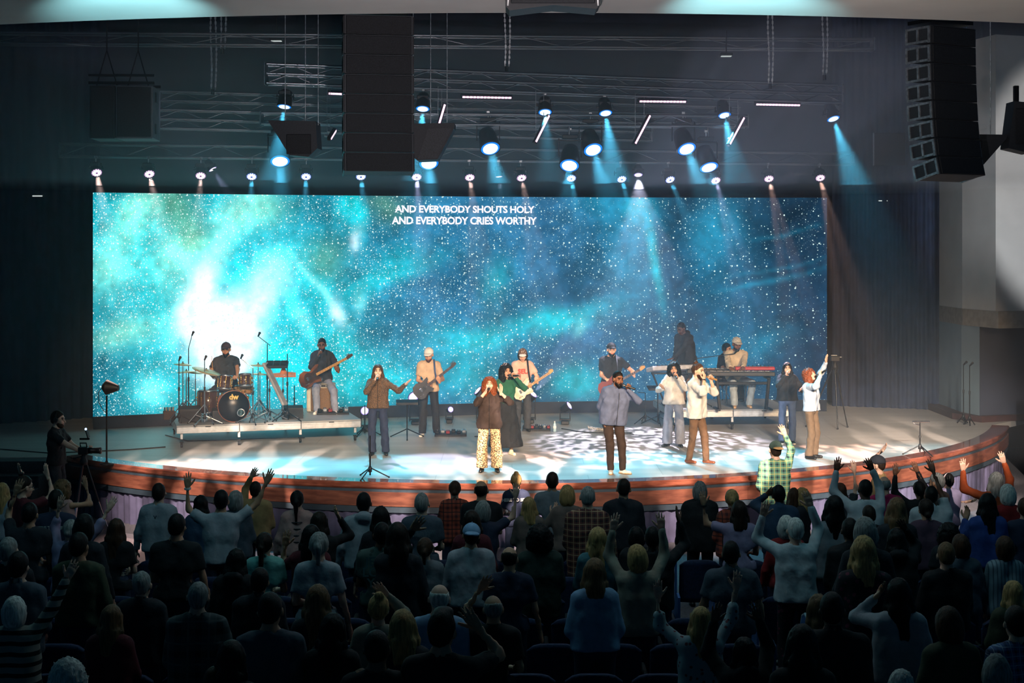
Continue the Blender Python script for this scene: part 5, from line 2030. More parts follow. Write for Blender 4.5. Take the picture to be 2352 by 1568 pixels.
def cymbal(px, py, d, r, tilt, label, boom=None):
    c = P(px, py, d)
    root = thing('cymbal_stand', label, 'cymbal', (c.x if boom is None else boom[0], d, RZ), group='cymbals round the drum kit')
    bx = root.location
    top = Vector((c.x - bx[0], c.y - bx[1], c.z - RZ))
    R = Matrix.Translation(top) @ Euler((math.radians(tilt[0]), math.radians(tilt[1]), 0)).to_matrix().to_4x4()
    MB().lathe([(0, .028), (r * .10, .026), (r * .18, .012), (r * .6, .003), (r, -.010), (r, -.013), (r * .6, -.001), (r * .18, .007), (0, .02)], 30, M=R).build('cymbal', M_brass, root)
    MB().cyl((0, 0, .1), (0, 0, top.z * .85), .011, n=8).build('pole', CHROME, root)
    MB().cyl((0, 0, top.z * .83), tuple(top), .008, n=6).build('boom_arm', CHROME, root)
    MB().cyl(tuple(top), tuple(top + Vector((0, 0, .05))), .011, n=6).build('wing_nut', BLACKM, root)
    stand_legs(root, .30, .36, CHROME, brace=True, a0=random.uniform(0, 2))
    return root


cymbal(420, 836, 26.9, .17, (1, 5), 'upper left splash cymbal on its own chrome stand')
cymbal(428, 853, 27.3, .19, (0, -3), 'cymbal low on the far left of the kit')
cymbal(474, 851, 26.6, .27, (3, 17), 'large ride cymbal tilted steeply toward the drummer', boom=(P(470, 900, 26.6).x, 0))
cymbal(593, 838, 27.0, .16, (1, 4), 'crash cymbal right of the drummer')
cymbal(597, 858, 27.4, .17, (0, 3), 'low cymbal right of the right rack tom')
cymbal(449, 855, 27.5, .15, (0, 5), 'hi-hat cymbal at the left rear of the kit')


def mic_stand(px, foot_y, top_y, z, label, boom=None, mic=True, d=None, m=BLACKM, legs=.30, tbar=False, name='microphone_stand', group='microphone stands on the stage'):
    p = on(px, foot_y, z) if d is None else Vector((P(px, foot_y, d).x, d, z))
    tz = CAMZ - (top_y - HOR) * p.y / F - z
    root = thing(name, label, 'mic stand', (p.x, p.y, z), group=group)
    MB().cyl((0, 0, .05), (0, 0, tz * .55), .013, n=8).build('lower_tube', m, root)
    MB().cyl((0, 0, tz * .5), (0, 0, tz), .009, n=8).build('upper_tube', m, root)
    MB().cyl((0, 0, tz * .52), (0, 0, tz * .58), .02, n=8).build('clutch', BLACK, root)
    MB().lathe([(.03, .10), (.032, .16), (.02, .19)], 10).build('leg_hub', BLACK, root)
    stand_legs(root, legs, .17, m, a0=random.uniform(0, 2))
    end = Vector((0, 0, tz))
    if boom:
        b0, b1 = Vector((boom[2], 0, tz + boom[3])), P(boom[0], boom[1], p.y) - Vector((p.x, p.y, z))
        MB().cyl(tuple(b0), tuple(b1), .008, n=6).build('boom_arm', m, root)
        end = b1
    if mic:
        mb = MB()
        mb.cyl(tuple(end), tuple(end + Vector((.03, -.05, .05))), .016, .02, n=8)
        mb.ball(tuple(end + Vector((.04, -.065, .065))), .027, 8)
        mb.build('microphone', BLACK, root)
    if tbar:
        MB().box((.02, 0, tz), (.30, .05, .02), ch=.004).build('tray', CHROME, root)
        MB().tube([(-.13, 0, tz), (-.08, .01, tz - .05), (0, 0, tz - .06)], .006).build('tray_arm', CHROME, root)
    return root


mic_stand(850, 1098, 1000, STZ, 'empty black microphone stand at the front edge before the leopard jacket', mic=False)
mic_stand(2113, 1044, 968, STZ, 'short stand with a flat bright tray on the right of the stage', mic=False, tbar=True)
mic_stand(433, 945, 800, RZ, 'tall overhead microphone stand left of the drummer', boom=(441, 770, 0, 0), d=27.6)
mic_stand(614, 945, 790, RZ, 'tall overhead microphone stand right of the drummer', boom=(593, 772, .06, -.03), d=27.4)
mic_stand(470, 960, 826, RZ, 'microphone stand in front of the ride cymbal', d=26.45, m=CHROME, legs=.33)
mic_stand(411, 955, 828, RZ, 'microphone stand at the far left of the drum riser', d=26.6)
mic_stand(581, 958, 845, RZ, 'microphone stand with a boom reaching over the right tom', boom=(553, 823, 0, 0), d=26.6, m=CHROME, legs=.33)
mic_stand(660, 962, 812, RZ, 'slim stand with a small flat plate behind the wooden lap instrument', mic=False, d=27.0)
mic_stand(650, 960, 843, RZ, 'chrome stand under the wooden lap instrument', mic=False, d=27.2, m=CHROME)
mic_stand(619, 962, 838, RZ, 'chrome stand under the percussion pad', mic=False, d=27.0, m=CHROME, legs=.36)
mic_stand(676, 950, 885, RZ, 'short dark stand left of the bass amplifier', mic=False, d=28.0)
mic_stand(1600, 937, 823, RZ, 'boom microphone stand reaching to the keyboard player', boom=(1687, 812, 0, 0), d=29.4)
# stage monitor wedges, pedals
M_mon = mat('monitor_black', sRGB(24, 24, 26), .6, bump=(90, .2))


def box_wedge(name, label, pos, yaw, w_, dd, h, cat='loudspeaker', grp='floor monitors on the drum riser'):
    root = thing(name, label, cat, pos, math.radians(yaw), group=grp)
    M = Matrix(((0, 0, 1, -w_ / 2), (1, 0, 0, 0), (0, 1, 0, 0), (0, 0, 0, 1)))
    MB().prism([(0, 0), (dd, 0), (dd, h * .45), (dd * .62, h), (dd * .2, h * .82)], 0, w_, M=M).build('cabinet', M_mon, root)
    g = MB().add([(-w_ * .46, dd * .015, h * .08), (w_ * .46, dd * .015, h * .08), (w_ * .46, dd * .17, h * .75), (-w_ * .46, dd * .17, h * .75)], [(0, 1, 2, 3)])
    for vtx in range(len(g.v)):
        g.v[vtx] = (g.v[vtx][0], g.v[vtx][1] - .012, g.v[vtx][2])
    g.build('grille', M_grille, root)
    MB().box((w_ / 2 + .004, dd * .55, h * .4), (.012, .1, .04), ch=.004).build('handle', BLACK, root)
    return root


q = on(436, 972, RZ); box_wedge('floor_monitor', 'black floor monitor at the left front of the drum riser', (q.x, q.y + .06, RZ), 17, .40, .34, .30)
q = on(520, 970, RZ); box_wedge('floor_monitor', 'low black floor monitor before the bass drum', (q.x, q.y + .02, RZ), 17, .50, .30, .26)
q = on(672, 962, RZ); box_wedge('floor_monitor', 'black floor monitor left of the bass amplifier', (q.x, q.y + .02, RZ), 12, .40, .32, .24)
q = on(378, 962, RZ)
mk = thing('cable_box', 'small open box of plugs at the left rear corner of the drum riser', 'box', (q.x + .1, q.y - .05, RZ), .3)
MB().box((0, 0, .08), (.22, .2, .16), ch=.01).build('tray', mat('brown_box', sRGB(70, 50, 40), .7), mk)
for i in range(6):
    MB().cyl((-.08 + .03 * i, .02 * (i % 3), .15), (-.09 + .035 * i, .02 * (i % 3), .23), .012, n=6).build('plug', mat('plug_orange', sRGB(190, 120, 60), .4) if i % 2 else BLACK, mk)

# percussion pad, slanted grey slab, wooden lap instrument
c = P(636, 832, 27.0)
pad = thing('percussion_pad', 'flat electronic percussion pad on a chrome stand', 'drum pad', (c.x, c.y, c.z - .04), .1)
MB().box((0, 0, 0), (.42, .3, .06), rot=(.25, 0, 0), ch=.015).build('body', BLACK, pad)
for i in range(3):
    for j in range(2):
        MB().box((-.13 + .13 * i, -.07 + .14 * j, .035 - .016 + .03 * j), (.11, .11, .012), rot=(.25, 0, 0), ch=.004).build('pad', RUBBER, pad)
a, b2 = P(608, 833, 26.9), P(655, 930, 26.7)
slab = thing('slanted_slab', 'long grey slab-shaped panel leaning beside the percussion stand', 'panel', (b2.x, b2.y, RZ))
dv = a - b2
M = Matrix.Translation((b2 - Vector((b2.x, b2.y, RZ)))) @ dv.to_track_quat('Z', 'Y').to_matrix().to_4x4()
slm = MB(); slm.box((0, 0, dv.length / 2), (.15, .05, dv.length), ch=.012, M=M); slm.build('panel', mat('grey_slab', sRGB(150, 148, 150), .45), slab)
MB().box((0, -.03, dv.length / 2), (.11, .012, dv.length * .92), M=M, ch=.004).build('inlay', mat('grey_inlay', sRGB(110, 108, 112), .5), slab)
c = P(655, 858, 27.2)
M_orw = mat('orange_wood', sRGB(178, 96, 46), .3, noise=(6, .2), stretch=(4, 1, 1), coat=.4)
lap = thing('lap_instrument', 'small orange wooden stringed instrument lying on a stand', 'instrument', (c.x, c.y, c.z), .15)
M = Matrix(((1, 0, 0, 0), (0, 0, -1, .08), (0, 1, 0, 0), (0, 0, 0, 1)))
MB().prism([(-.32, -.05), (-.30, .01), (-.10, .02), (-.06, .12), (.0, .11), (.03, .04), (.20, .02), (.20, -.06), (-.1, -.06)], 0, .16, M=M).build('body', M_orw, lap)
for i in range(4):
    MB().cyl((-.28, -.085 , .0 - .01 * i), (.18, -.085, .0 - .012 * i), .002, n=4).build('string', CHROME, lap)
# bass amplifier
c = on(737, 946, RZ)
amp = thing('bass_amplifier', 'cream and brown bass amplifier used as a seat', 'amplifier', (c.x, c.y, RZ), .1)
MB().box((0, .2, .28), (.56, .38, .55), ch=.02).build('cabinet', mat('cream_tolex', sRGB(196, 192, 178), .7), amp)
MB().box((.03, -.0, .25), (.46, .03, .45), ch=.01).build('grille_cloth', mat('brown_grille_cloth', sRGB(120, 92, 66), .8, noise=(80, .3)), amp)
MB().box((0, -.0, .52), (.52, .03, .05), ch=.006).build('control_panel', BLACK, amp)
for i in range(5):
    MB().cyl((-.2 + .1 * i, -.015, .52), (-.2 + .1 * i, -.04, .52), .015, n=8).build('knob', CHROME, amp)


def pedalboard(px, py, z, w_, label, n, d=None):
    c = on(px, py, z) if d is None else Vector((P(px, py, d).x, d, z))
    root = thing('pedalboard', label, 'pedalboard', (c.x, c.y, z), random.uniform(-.15, .15), group='guitar pedalboards on the stage floor')
    MB().box((0, .12, .03), (w_, .30, .06), rot=(.12, 0, 0), ch=.01).build('board', BLACK, root)
    for i in range(n):
        x = -w_ / 2 + (i + .5) * w_ / n
        pd = MB().box((x, .05 + .13 * (i % 2), .085), (w_ / n * .75, .12, .05), rot=(.12, 0, 0), ch=.008).build('pedal', (BLACKM, M_rigm, mat('red_pedal', sRGB(120, 30, 34), .4), BLACK)[i % 4], root)
        MB().cyl((x, .04 + .13 * (i % 2), .11), (x, .04 + .13 * (i % 2), .13), .012, n=6).build('footswitch', CHROME, pd)
    return root


pedalboard(1035, 1002, STZ, .62, 'pedalboard before the guitarist in the white cap', 6)
pedalboard(1232, 990, STZ, .56, 'pedalboard beside the water bottle', 7)
pedalboard(765, 952, RZ, .62, 'pedalboard at the feet of the bass player', 6)
c = on(1274, 992)
bt = thing('water_bottle', 'clear plastic water bottle with a white cap on the stage', 'bottle', (c.x, c.y, STZ))
MB().lathe([(0, 0), (.032, .002), (.033, .02), (.031, .06), (.033, .10), (.033, .14), (.02, .175), (.013, .19), (.013, .2)], 14).build('bottle_body', mat('bottle_plastic', sRGB(170, 200, 210), .12, spec=.8), bt)
MB().lathe([(.033, .075), (.0345, .077), (.0345, .12), (.033, .122)], 14).build('paper_label', WHITEP, bt)
MB().lathe([(.015, .195), (.015, .215), (0, .216)], 12).build('cap', WHITEP, bt)
# coiled cable by the big man
mb = MB()
c0 = on(1362, 986)
pts = []
for i in range(190):
    t = i / 189
    px = 1350 + 92 * t + (12 * math.sin(t * 5))
    q = on(px, 985 + 5 * math.sin(t * 7))
    a = t * 2 * PI * 46
    pts.append((q.x, q.y + .03 * math.cos(a), STZ + .035 + .03 * math.sin(a)))
cb = MB().tube(pts, .008, 5).build('coiled_cable', mat('cable_white', sRGB(210, 205, 200), .5))
tag(cb, 'white coiled guitar cable lying behind the man in the grey shirt', 'cable')
def cable(name, pix, z, m, label, r=.010):
    base = []
    P3 = [on(px, py, z) for px, py in pix]
    pts = []
    for i in range(len(P3) - 1):
        for k in range(6):
            pts.append(P3[i].lerp(P3[i + 1], k / 6) + Vector((0, 0, r)))
    pts.append(P3[-1] + Vector((0, 0, r)))
    o = MB().tube(pts, r, 5).build(name, m)
    return tag(o, label, 'cable')


cable('floor_cable', [(0, 1032), (60, 1037), (110, 1041), (200, 1038), (300, 1033), (380, 1027)], STZ, BLACK, 'long black cable across the left wing floor')
cable('floor_cable', [(1090, 1003), (1120, 1001), (1160, 1004), (1190, 1000)], STZ, BLACK, 'short black cable between the two pedalboards')
cable('floor_cable', [(1290, 985), (1330, 992), (1365, 994), (1450, 996)], STZ, BLACK, 'thin black cable running right from the water bottle')
cable('floor_cable', [(380, 1000), (430, 1013), (520, 1012), (600, 1008), (700, 1006)], STZ, BLACK, 'black cable lying in the shade under the drum riser')

# ---- music stand, work lamp stand, tripods
def music_stand(px, fy, ty, label, w_=.42, d=None):
    p = on(px, fy) if d is None else Vector((P(px, fy, d).x, d, STZ))
    tz = CAMZ - (ty - HOR) * p.y / F - STZ
    root = thing('music_stand', label, 'music stand', (p.x, p.y, STZ), .1, group='music stands on the stage')
    MB().cyl((0, 0, .05), (0, 0, tz), .013, n=8).build('pole', BLACKM, root)
    MB().box((0, .05, tz + .02), (w_, .26, .012), rot=(.25, 0, 0), ch=.003).build('tray', BLACKM, root)
    MB().box((0, -.085, tz + .0), (w_, .012, .05), ch=.003).build('lip', BLACKM, root)
    stand_legs(root, .36, .18, BLACKM, a0=.5)
    return root


music_stand(935, 1006, 926, 'black music stand left of the guitarist in the white cap')
music_stand(1511, 975, 893, 'black music stand behind the woman in the white shirt')
mic_stand(838, 1000, 930, STZ, 'black stand right beside the drum riser end', mic=False)
mic_stand(1482, 972, 902, STZ, 'black guitar stand pole left of the keyboard riser', mic=False, boom=(1466, 901, 0, 0))
c = on(245, 1066)
lamp = thing('lamp_stand', 'black cone-shaped work lamp on a tall pole at the left stage edge', 'lamp', (c.x, c.y, STZ))
tz = CAMZ - (908 - HOR) * c.y / F - STZ
MB().cyl((0, 0, .02), (0, 0, tz), .016, n=8).build('pole', BLACKM, lamp)
MB().lathe([(.12, 0), (.12, .012), (.03, .03), (.02, .06)], 20).build('base', BLACKM, lamp)
hd = MB(); hd.lathe([(.05, -.07), (.13, 0.0), (.13, .01), (.05, .2), (.048, .21)], 18, c=(.0, 0, tz + .14), axis=(1, -.1, -.05)); hd.build('lamp_head', BLACK, lamp)
MB().tube([(-.07, 0, tz + .14), (-.14, 0, tz + .05), (-.13, 0, tz - .12), (-.06, 0, tz - .25), (0, 0, tz - .3)], .007).build('power_cord', BLACK, lamp)


def tripod(pos, top_z, spread, label, name='camera_tripod', m=BLACKM, feet=None):
    root = thing(name, label, 'tripod', pos, group=None)
    for k in range(3):
        f_ = feet[k] if feet else (spread * math.cos(.5 + 2 * PI * k / 3), spread * math.sin(.5 + 2 * PI * k / 3))
        lg = MB()
        lg.cyl((f_[0] * .06, f_[1] * .06, top_z), (f_[0] * .55, f_[1] * .55, top_z * .47), .018, n=8)
        lgo = lg.build('leg', m, root)
        MB().cyl((f_[0] * .53, f_[1] * .53, top_z * .49), (f_[0], f_[1], .02), .012, n=8).build('lower_leg', CHROME if name == 'camera_tripod' and m is not BLACKM else m, lgo)
        MB().ball((f_[0], f_[1], .018), .022, 8).build('rubber_foot', RUBBER, lgo)
    MB().lathe([(.06, top_z - .06), (.065, top_z), (.04, top_z + .05), (.035, top_z + .1)], 14).build('head', BLACK, root)
    return root


c = on(1920, 984)
tz = CAMZ - (842 - HOR) * c.y / F - STZ
tripod((c.x, c.y + .1, STZ), tz, .42, 'tall black tripod behind the woman in the denim jacket', feet=[(-.55, .15), (.0, -.25), (.27, .05)])
tr = thing('antenna_box', 'dark equipment box on the tall tripod at the right screen edge', 'equipment', (c.x, c.y + .1, STZ + tz + .1))
MB().box((0, 0, .06), (.18, .12, .10), ch=.01).build('case', BLACK, tr)
MB().box((-.02, -.02, .125), (.12, .03, .012), ch=.003).build('antenna', WHITEP, tr)
MB().box((.09, -.02, .09), (.09, .03, .012), ch=.003).build('antenna', WHITEP, tr)
for px, fy, ty in ((2213, 952, 838), (2227, 957, 840)):
    mic_stand(px, fy, ty, STZ, 'black stand leaning against the pier, %s of two' % ('left' if px < 2220 else 'right'), mic=True, d=29.9 if px < 2220 else 29.6, legs=.12)

# ---- keyboards
M_keyw = mat('piano_keys_white', sRGB(230, 228, 222), .35)


def keyboard(name, label, pos, yaw, L, tilt, m, keys=True, dep=.30, th=.09):
    root = thing(name, label, 'keyboard', pos, math.radians(yaw))
    R = Matrix.Rotation(math.radians(tilt), 4, 'X')
    MB().box((0, 0, 0), (L, dep, th), ch=.015, M=R).build('case', m, root)
    if keys:
        k = MB(); k.box((0, -dep * .22, th / 2 + .004), (L * .86, dep * .44, .014), M=R)
        ko = k.build('white_keys', M_keyw, root)
        bk = MB()
        n = int(L * .86 / .023)
        for i in range(n):
            if i % 7 not in (2, 6):
                bk.box((-L * .43 + (i + 1) * .023, -dep * .15, th / 2 + .016), (.012, dep * .28, .012), M=R)
        bk.build('black_keys', BLACK, ko)
    pn = MB(); pn.box((0, dep * .25, th / 2 + .004), (L * .9, dep * .38, .008), M=R); pn.build('panel', mat('panel_dark', sRGB(40, 40, 46), .4), root)
    for i in range(8):
        MB().cyl(tuple(R @ Vector((-L * .35 + i * L * .1, dep * .28, th / 2))), tuple(R @ Vector((-L * .35 + i * L * .1, dep * .28, th / 2 + .03))), .011, n=6).build('knob', BLACK, root)
    return root


def x_stand(name, label, pos, yaw, w_, h, dep=.4):
    root = thing(name, label, 'keyboard stand', pos, math.radians(yaw))
    for sx in (-1, 1):
        MB().box((sx * w_ / 2, 0, h / 2), (.06, .09, h), rot=(0, sx * .10, 0), ch=.01).build('leg', BLACKM, root)
        MB().box((sx * w_ / 2 * 1.05, 0, .02), (.07, dep + .1, .035), ch=.008).build('foot', BLACKM, root)
        MB().box((sx * w_ / 2 * .96, 0, h - .02), (.06, dep, .035), ch=.006).build('arm', BLACKM, root)
    MB().box((0, 0, h * .8), (w_, .05, .06), ch=.008).build('crossbar', BLACKM, root)
    return root


c = P(1706, 856, 28.85)
keyboard('stage_piano', 'long black stage piano before the player in the beige sweater', (c.x - .05, c.y, c.z - .02), 178, 1.36, 3, BLACK)
x_stand('keyboard_stand', 'black stand carrying the long stage piano', (c.x, c.y, RZ), 2, 1.0, c.z - RZ - .075)
c2 = P(1722, 848, 29.15)
keyboard('red_keyboard', 'red topped keyboard behind the stage piano', (c2.x + .1, c2.y + .05, c2.z + .02), 178, .80, 2, mat('red_lacquer', sRGB(170, 30, 44), .3), keys=False, th=.07)
c3 = P(1640, 851, 29.3)
keyboard('black_keyboard', 'second black keyboard half hidden by the man with a hair bun', (c3.x - .1, c3.y + .1, c3.z - .02), 178, .9, 3, BLACK)
c4 = P(1540, 848, 29.6)
keyboard('silver_synthesizer', 'silver synthesizer tilted beside the woman with curly hair', (c4.x, c4.y, c4.z + .02), 205, 1.0, 12, mat('silver_panel', sRGB(190, 192, 200), .35), keys=True)
st = thing('synthesizer_stand', 'black leaning stand under the silver synthesizer', 'keyboard stand', (c4.x, c4.y, RZ))
hh = c4.z - RZ - .06
for sx in (-1, 1):
    MB().cyl((sx * .38, -.02, hh), (sx * .1, .05, .0), .02, n=8).build('leg', BLACKM, st)
    MB().box((sx * .14, .05, .015), (.05, .5, .03), ch=.006).build('foot', BLACKM, st)
MB().box((0, 0, hh - .02), (.8, .06, .04), ch=.008).build('crossbar', BLACKM, st)
ks = P(1690, 900, 29.75)
bench = thing('keyboard_bench', 'black padded bench under the keyboard player', 'bench', (ks.x, ks.y, RZ))
MB().box((0, 0, .44), (.5, .3, .08), ch=.02).build('seat', mat('black_vinyl', sRGB(20, 20, 22), .4), bench)
for sx in (-1, 1):
    MB().cyl((sx * .2, -.12, .02), (sx * .2, .12, .4), .014, n=6).build('leg', CHROME, bench)
    MB().cyl((sx * .2, .12, .02), (sx * .2, -.12, .4), .014, n=6).build('leg', CHROME, bench)

# ---- floor lamps along the foot of the screen, with their own upward beams
for (px, py, d, dr, R, pw, an, lab) in ((838, 943, 28.6, (-.15, -.9, .25), .085, 6, 30, 'floor lamp glowing violet beside the drum riser'),
                                        (950, 912, 29.6, (-.35, -.80, .45), .115, 90, 22, 'larger moving floor lamp left of the white-capped guitarist'),
                                        (1035, 940, 29.9, (.35, -.85, .25), .06, 10, 26, 'small floor lamp right of the white-capped guitarist'),
                                        (1098, 897, 29.8, (-.72, -.25, .65), .10, 1700, 9, 'moving floor lamp sending a beam up left behind the brown shirt'),
                                        (1224, 905, 29.9, (.58, -.35, .75), .10, 2600, 32, 'moving floor lamp throwing a fan of rays up right'),
                                        (1307, 931, 29.7, (.72, -.35, .50), .085, 1700, 10, 'floor lamp sending a beam up right behind the grey shirt')):
    p = P(px, py, d)
    r, rel, dd_ = moving_head('floor_lamp', p, dr, R, STZ + .09, LENS_W, lab, 'lamps on the floor before the screen', up_base=False)
    lit(r, rel, dd_, (.72, .72, 1.0), pw, an, blend=.5, gobo=16 if px == 1224 else None)


# ---- hand-held things: microphones and guitars
M_micb = mat('microphone_black', sRGB(18, 18, 20), .4)
M_micg = mat('microphone_mesh', sRGB(70, 70, 74), .45, .7, noise=(200, .3))


def microphone(head, tail, label, grip_col=None):
    """hand-held microphone from its grille (head) to its end (tail)"""
    h, t = Vector(head), Vector(tail)
    root = thing('microphone', label, 'microphone', t)
    M = frame(Vector(), h - t)
    L = (h - t).length
    ax = (h - t).normalized()
    MB().lathe([(.0, 0), (.015, .002), (.017, .02), (.0195, L - .06), (.022, L - .045)], 12, axis=ax).build('handle', grip_col or M_micb, root)
    MB().lathe([(.022, L - .045), (.027, L - .035), (.0275, L - .02), (.022, L - .004), (0, L + .003)], 14, axis=ax).build('grille', M_micg, root)
    MB().lathe([(.0235, L - .05), (.0255, L - .046), (.0255, L - .038), (.0235, L - .034)], 14, axis=ax).build('ring', CHROME, root)
    return root


def guitar(label, body_c, head_tip, outline, m_body, m_guard, m_neck, m_head, nut=.0, strings=6, strap=None, face_up=.0, thick=.045):
    """solid guitar; body_c = bridge point, head_tip = end of the headstock (world)"""
    a, b = Vector(body_c), Vector(head_tip)
    root = thing('electric_guitar', label, 'guitar', a)
    t = (b - a).normalized()
    L = (b - a).length
    n = Vector((0.05, -1, .12 + face_up))
    n = (n - t * n.dot(t)).normalized()
    u = n.cross(t)
    M = Matrix(((t.x, u.x, n.x, 0), (t.y, u.y, n.y, 0), (t.z, u.z, n.z, 0), (0, 0, 0, 1)))
    if u.z < 0:
        outline = [(x, -y) for x, y in outline]
    MB().prism(outline, -thick / 2, thick / 2, M=M).build('body', m_body, root)
    if m_guard:
        MB().prism([(x * .72 + .05, y * .66) for x, y in outline], thick / 2, thick / 2 + .004, M=M).build('pickguard', m_guard, root)
    x0 = max(p[0] for p in outline) * .55
    nk = MB().box(((x0 + L * .86) / 2, 0, thick / 2 + .008), (L * .86 - x0, .05, .022), ch=.004, M=M).build('neck', m_neck, root)
    fr = MB()
    for i in range(12):
        fr.box((x0 + .05 + (L * .84 - x0) * (i + 1) / 13, 0, thick / 2 + .020), (.004, .05, .003), M=M)
    fr.build('frets', CHROME, nk)
    hs = MB().prism([(L * .86, -.03), (L * .86, .03), (L * .92, .05), (L, .035), (L * 1.0, -.01), (L * .95, -.02)], thick / 2 - .01, thick / 2 + .008, M=M).build('headstock', m_head, root)
    for i in range(6 if strings == 6 else 4):
        MB().ball(tuple(M @ Vector((L * (.88 + .02 * i), .06, thick / 2))), .012, 6).build('tuning_peg', CHROME, hs)
    st = MB()
    for i in range(strings):
        y = (-.018 + .036 * i / (strings - 1))
        st.cyl(tuple(M @ Vector((-.02, y, thick / 2 + .024))), tuple(M @ Vector((L * .88, y, thick / 2 + .024))), .0012, n=3)
    st.build('strings', CHROME, root)
    for x in (.03, .12):
        MB().box((x, 0, thick / 2 + .010), (.03, .075, .012), ch=.003, M=M).build('pickup', BLACK, root)
    MB().box((-.04, 0, thick / 2 + .010), (.04, .07, .012), ch=.003, M=M).build('bridge', CHROME, root)
    for i in range(3):
        MB().cyl(tuple(M @ Vector((-.06 - .03 * i, -.09, thick / 2))), tuple(M @ Vector((-.06 - .03 * i, -.09, thick / 2 + .018))), .010, n=8).build('knob', CHROME, root)
    if strap:
        MB().tube([Vector(s_) - a for s_ in strap[0]], .018, 6).build('strap', strap[1], root)
    return root


STRAT = [(-.20, -.06), (-.19, .06), (-.13, .14), (-.04, .155), (.02, .115), (.06, .105), (.12, .135), (.20, .165), (.25, .145), (.20, .10), (.15, .06), (.15, -.05), (.19, -.10), (.16, -.145), (.08, -.125), (.02, -.11), (-.04, -.145), (-.13, -.14)]
PRS = [(-.19, -.08), (-.20, .05), (-.15, .14), (-.05, .165), (.02, .13), (.07, .115), (.13, .13), (.20, .14), (.19, .09), (.14, .05), (.14, -.05), (.18, -.12), (.14, -.14), (.06, -.12), (.0, -.13), (-.07, -.165), (-.15, -.14)]
# ------------------------------------------------------------------ the band and singers
def cloth(name, rgb, rough=.85, am=.12, bs=17, bst=.6):
    return mat('cloth_' + name, sRGB(*rgb), rough, noise=(9, am), bump=(bs, bst))


K_black = cloth('black', (24, 24, 28)); K_navy = cloth('navy', (36, 44, 68)); K_char = cloth('charcoal', (52, 54, 60)); K_white = cloth('white', (196, 192, 188)); K_tan = cloth('tan', (196, 168, 140))
K_beige = cloth('beige', (208, 190, 164)); K_jean = cloth('blue_jean', (64, 80, 112)); K_ljean = cloth('light_jean', (136, 142, 160)); K_brown = cloth('brown', (98, 72, 52)); K_dbrown = cloth('dark_brown', (50, 36, 32))
K_green = cloth('forest_green', (26, 84, 58)); K_pink = cloth('pale_pink', (226, 184, 168)); K_greyb = cloth('grey_blue', (88, 98, 126)); K_denim = cloth('pale_denim', (176, 186, 200)); K_taupe = cloth('taupe', (104, 84, 66))
K_leop = pattern('cloth_leopard_trousers', 'leopard', sRGB(206, 172, 130), sRGB(34, 24, 18), sRGB(190, 142, 92), 46)
K_leoj = pattern('cloth_leopard_jacket', 'leopard', sRGB(104, 76, 52), sRGB(34, 26, 22), sRGB(84, 58, 38), 95)
S_white = mat('shoe_white', sRGB(228, 222, 214), .5); S_black = mat('shoe_black', sRGB(20, 18, 18), .4); S_brown = mat('shoe_brown', sRGB(110, 62, 38), .4); S_tan = mat('shoe_tan', sRGB(200, 160, 116), .55); S_cream = mat('shoe_cream', sRGB(222, 206, 176), .5)
M_strap = mat('guitar_strap_black', sRGB(24, 26, 34), .7)
M_maple = mat('maple_neck', sRGB(206, 156, 84), .35, noise=(8, .1)); M_rose = mat('rosewood_neck', sRGB(66, 42, 34), .4)


def feet(px, fy, z=STZ):
    p = on(px, fy, z)
    return (p.x, p.y, z)


def mic_of(info, sd, label, col=None):
    h, t = info['mic'][sd]
    return microphone(w_of(info, h), w_of(info, t), label, col)


def tall(base, top_py):
    return CAMZ - (top_py - HOR) * base[1] / F - base[2]


# woman in the leopard jacket
b = feet(868, 1044)
i = person('woman in leopard print jacket singing with one arm stretched out', b, 183, tall(b, 836), .92, arms={1: dict(mic=(.1, .95, -.35)), -1: dict(to=loc_pix(b, 183, 932, 882, -.15), hand='open', palm=(0, .3, 1), pole=(-.2, -.6, -1))},
           legs={1: dict(foot=(.10, 0, 0)), -1: dict(foot=(-.14, .02, 0))}, top=('jacket', K_leoj, 'long', .515, K_black), bottom=('straight', K_navy), shoes=(S_black,), hair=('long', 'brown', .24), skin='fair', fem=True, mouth=True, head=(-4, 4, 0))
mic_of(i, 1, 'microphone held by the woman in the leopard jacket')
# guitarist in the white cap
b = feet(985, 1000)
H_ = tall(b, 797)
gb, gh = P(972, 893, b[1] - .26), P(1048, 834, b[1] - .30)
i = person('guitarist in white cap and tan t-shirt playing a dark guitar', b, 188, H_, 1.0, lean=3, head=(18, -14, 0), arms={1: dict(to=loc_pix(b, 188, 975, 881, -.24), hand='cup', palm=(0, -1, 0), dir=(-.9, 0, -.3)), -1: dict(to=loc_pix(b, 188, 1009, 876, -.27), hand='grip', palm=(.3, -.6, .8), dir=(.3, .5, .7))},
           legs={1: dict(foot=(.13, .04, 0), toe=20), -1: dict(foot=(-.16, -.02, 0), toe=-14)}, top=('tee', K_tan, 'short', .50), bottom=('straight', K_black), shoes=(S_white, .07, S_white), hair=('short', 'darkbrown'), skin='tan', hat=('cap', cloth('cap_white', (230, 228, 224))), beard=('brown', .004), mouth=False)
guitar('dark grey carved guitar of the man in the white cap', gb, gh, PRS, mat('guitar_dark_grey', sRGB(66, 64, 66), .25, noise=(5, .3), coat=.6), None, M_rose, mat('headstock_grey', sRGB(70, 62, 58), .3), strap=([w_of(i, i['T'](-.085, .10, .60)), w_of(i, i['T'](-.06, .10, .74)), w_of(i, i['T'](-.055, .03, .862)), w_of(i, i['T'](-.04, -.09, .78)), w_of(i, i['T'](.09, -.06, .62)), gb + Vector((-.18, .06, -.04))], mat('guitar_strap_blue', sRGB(60, 80, 120), .7)))
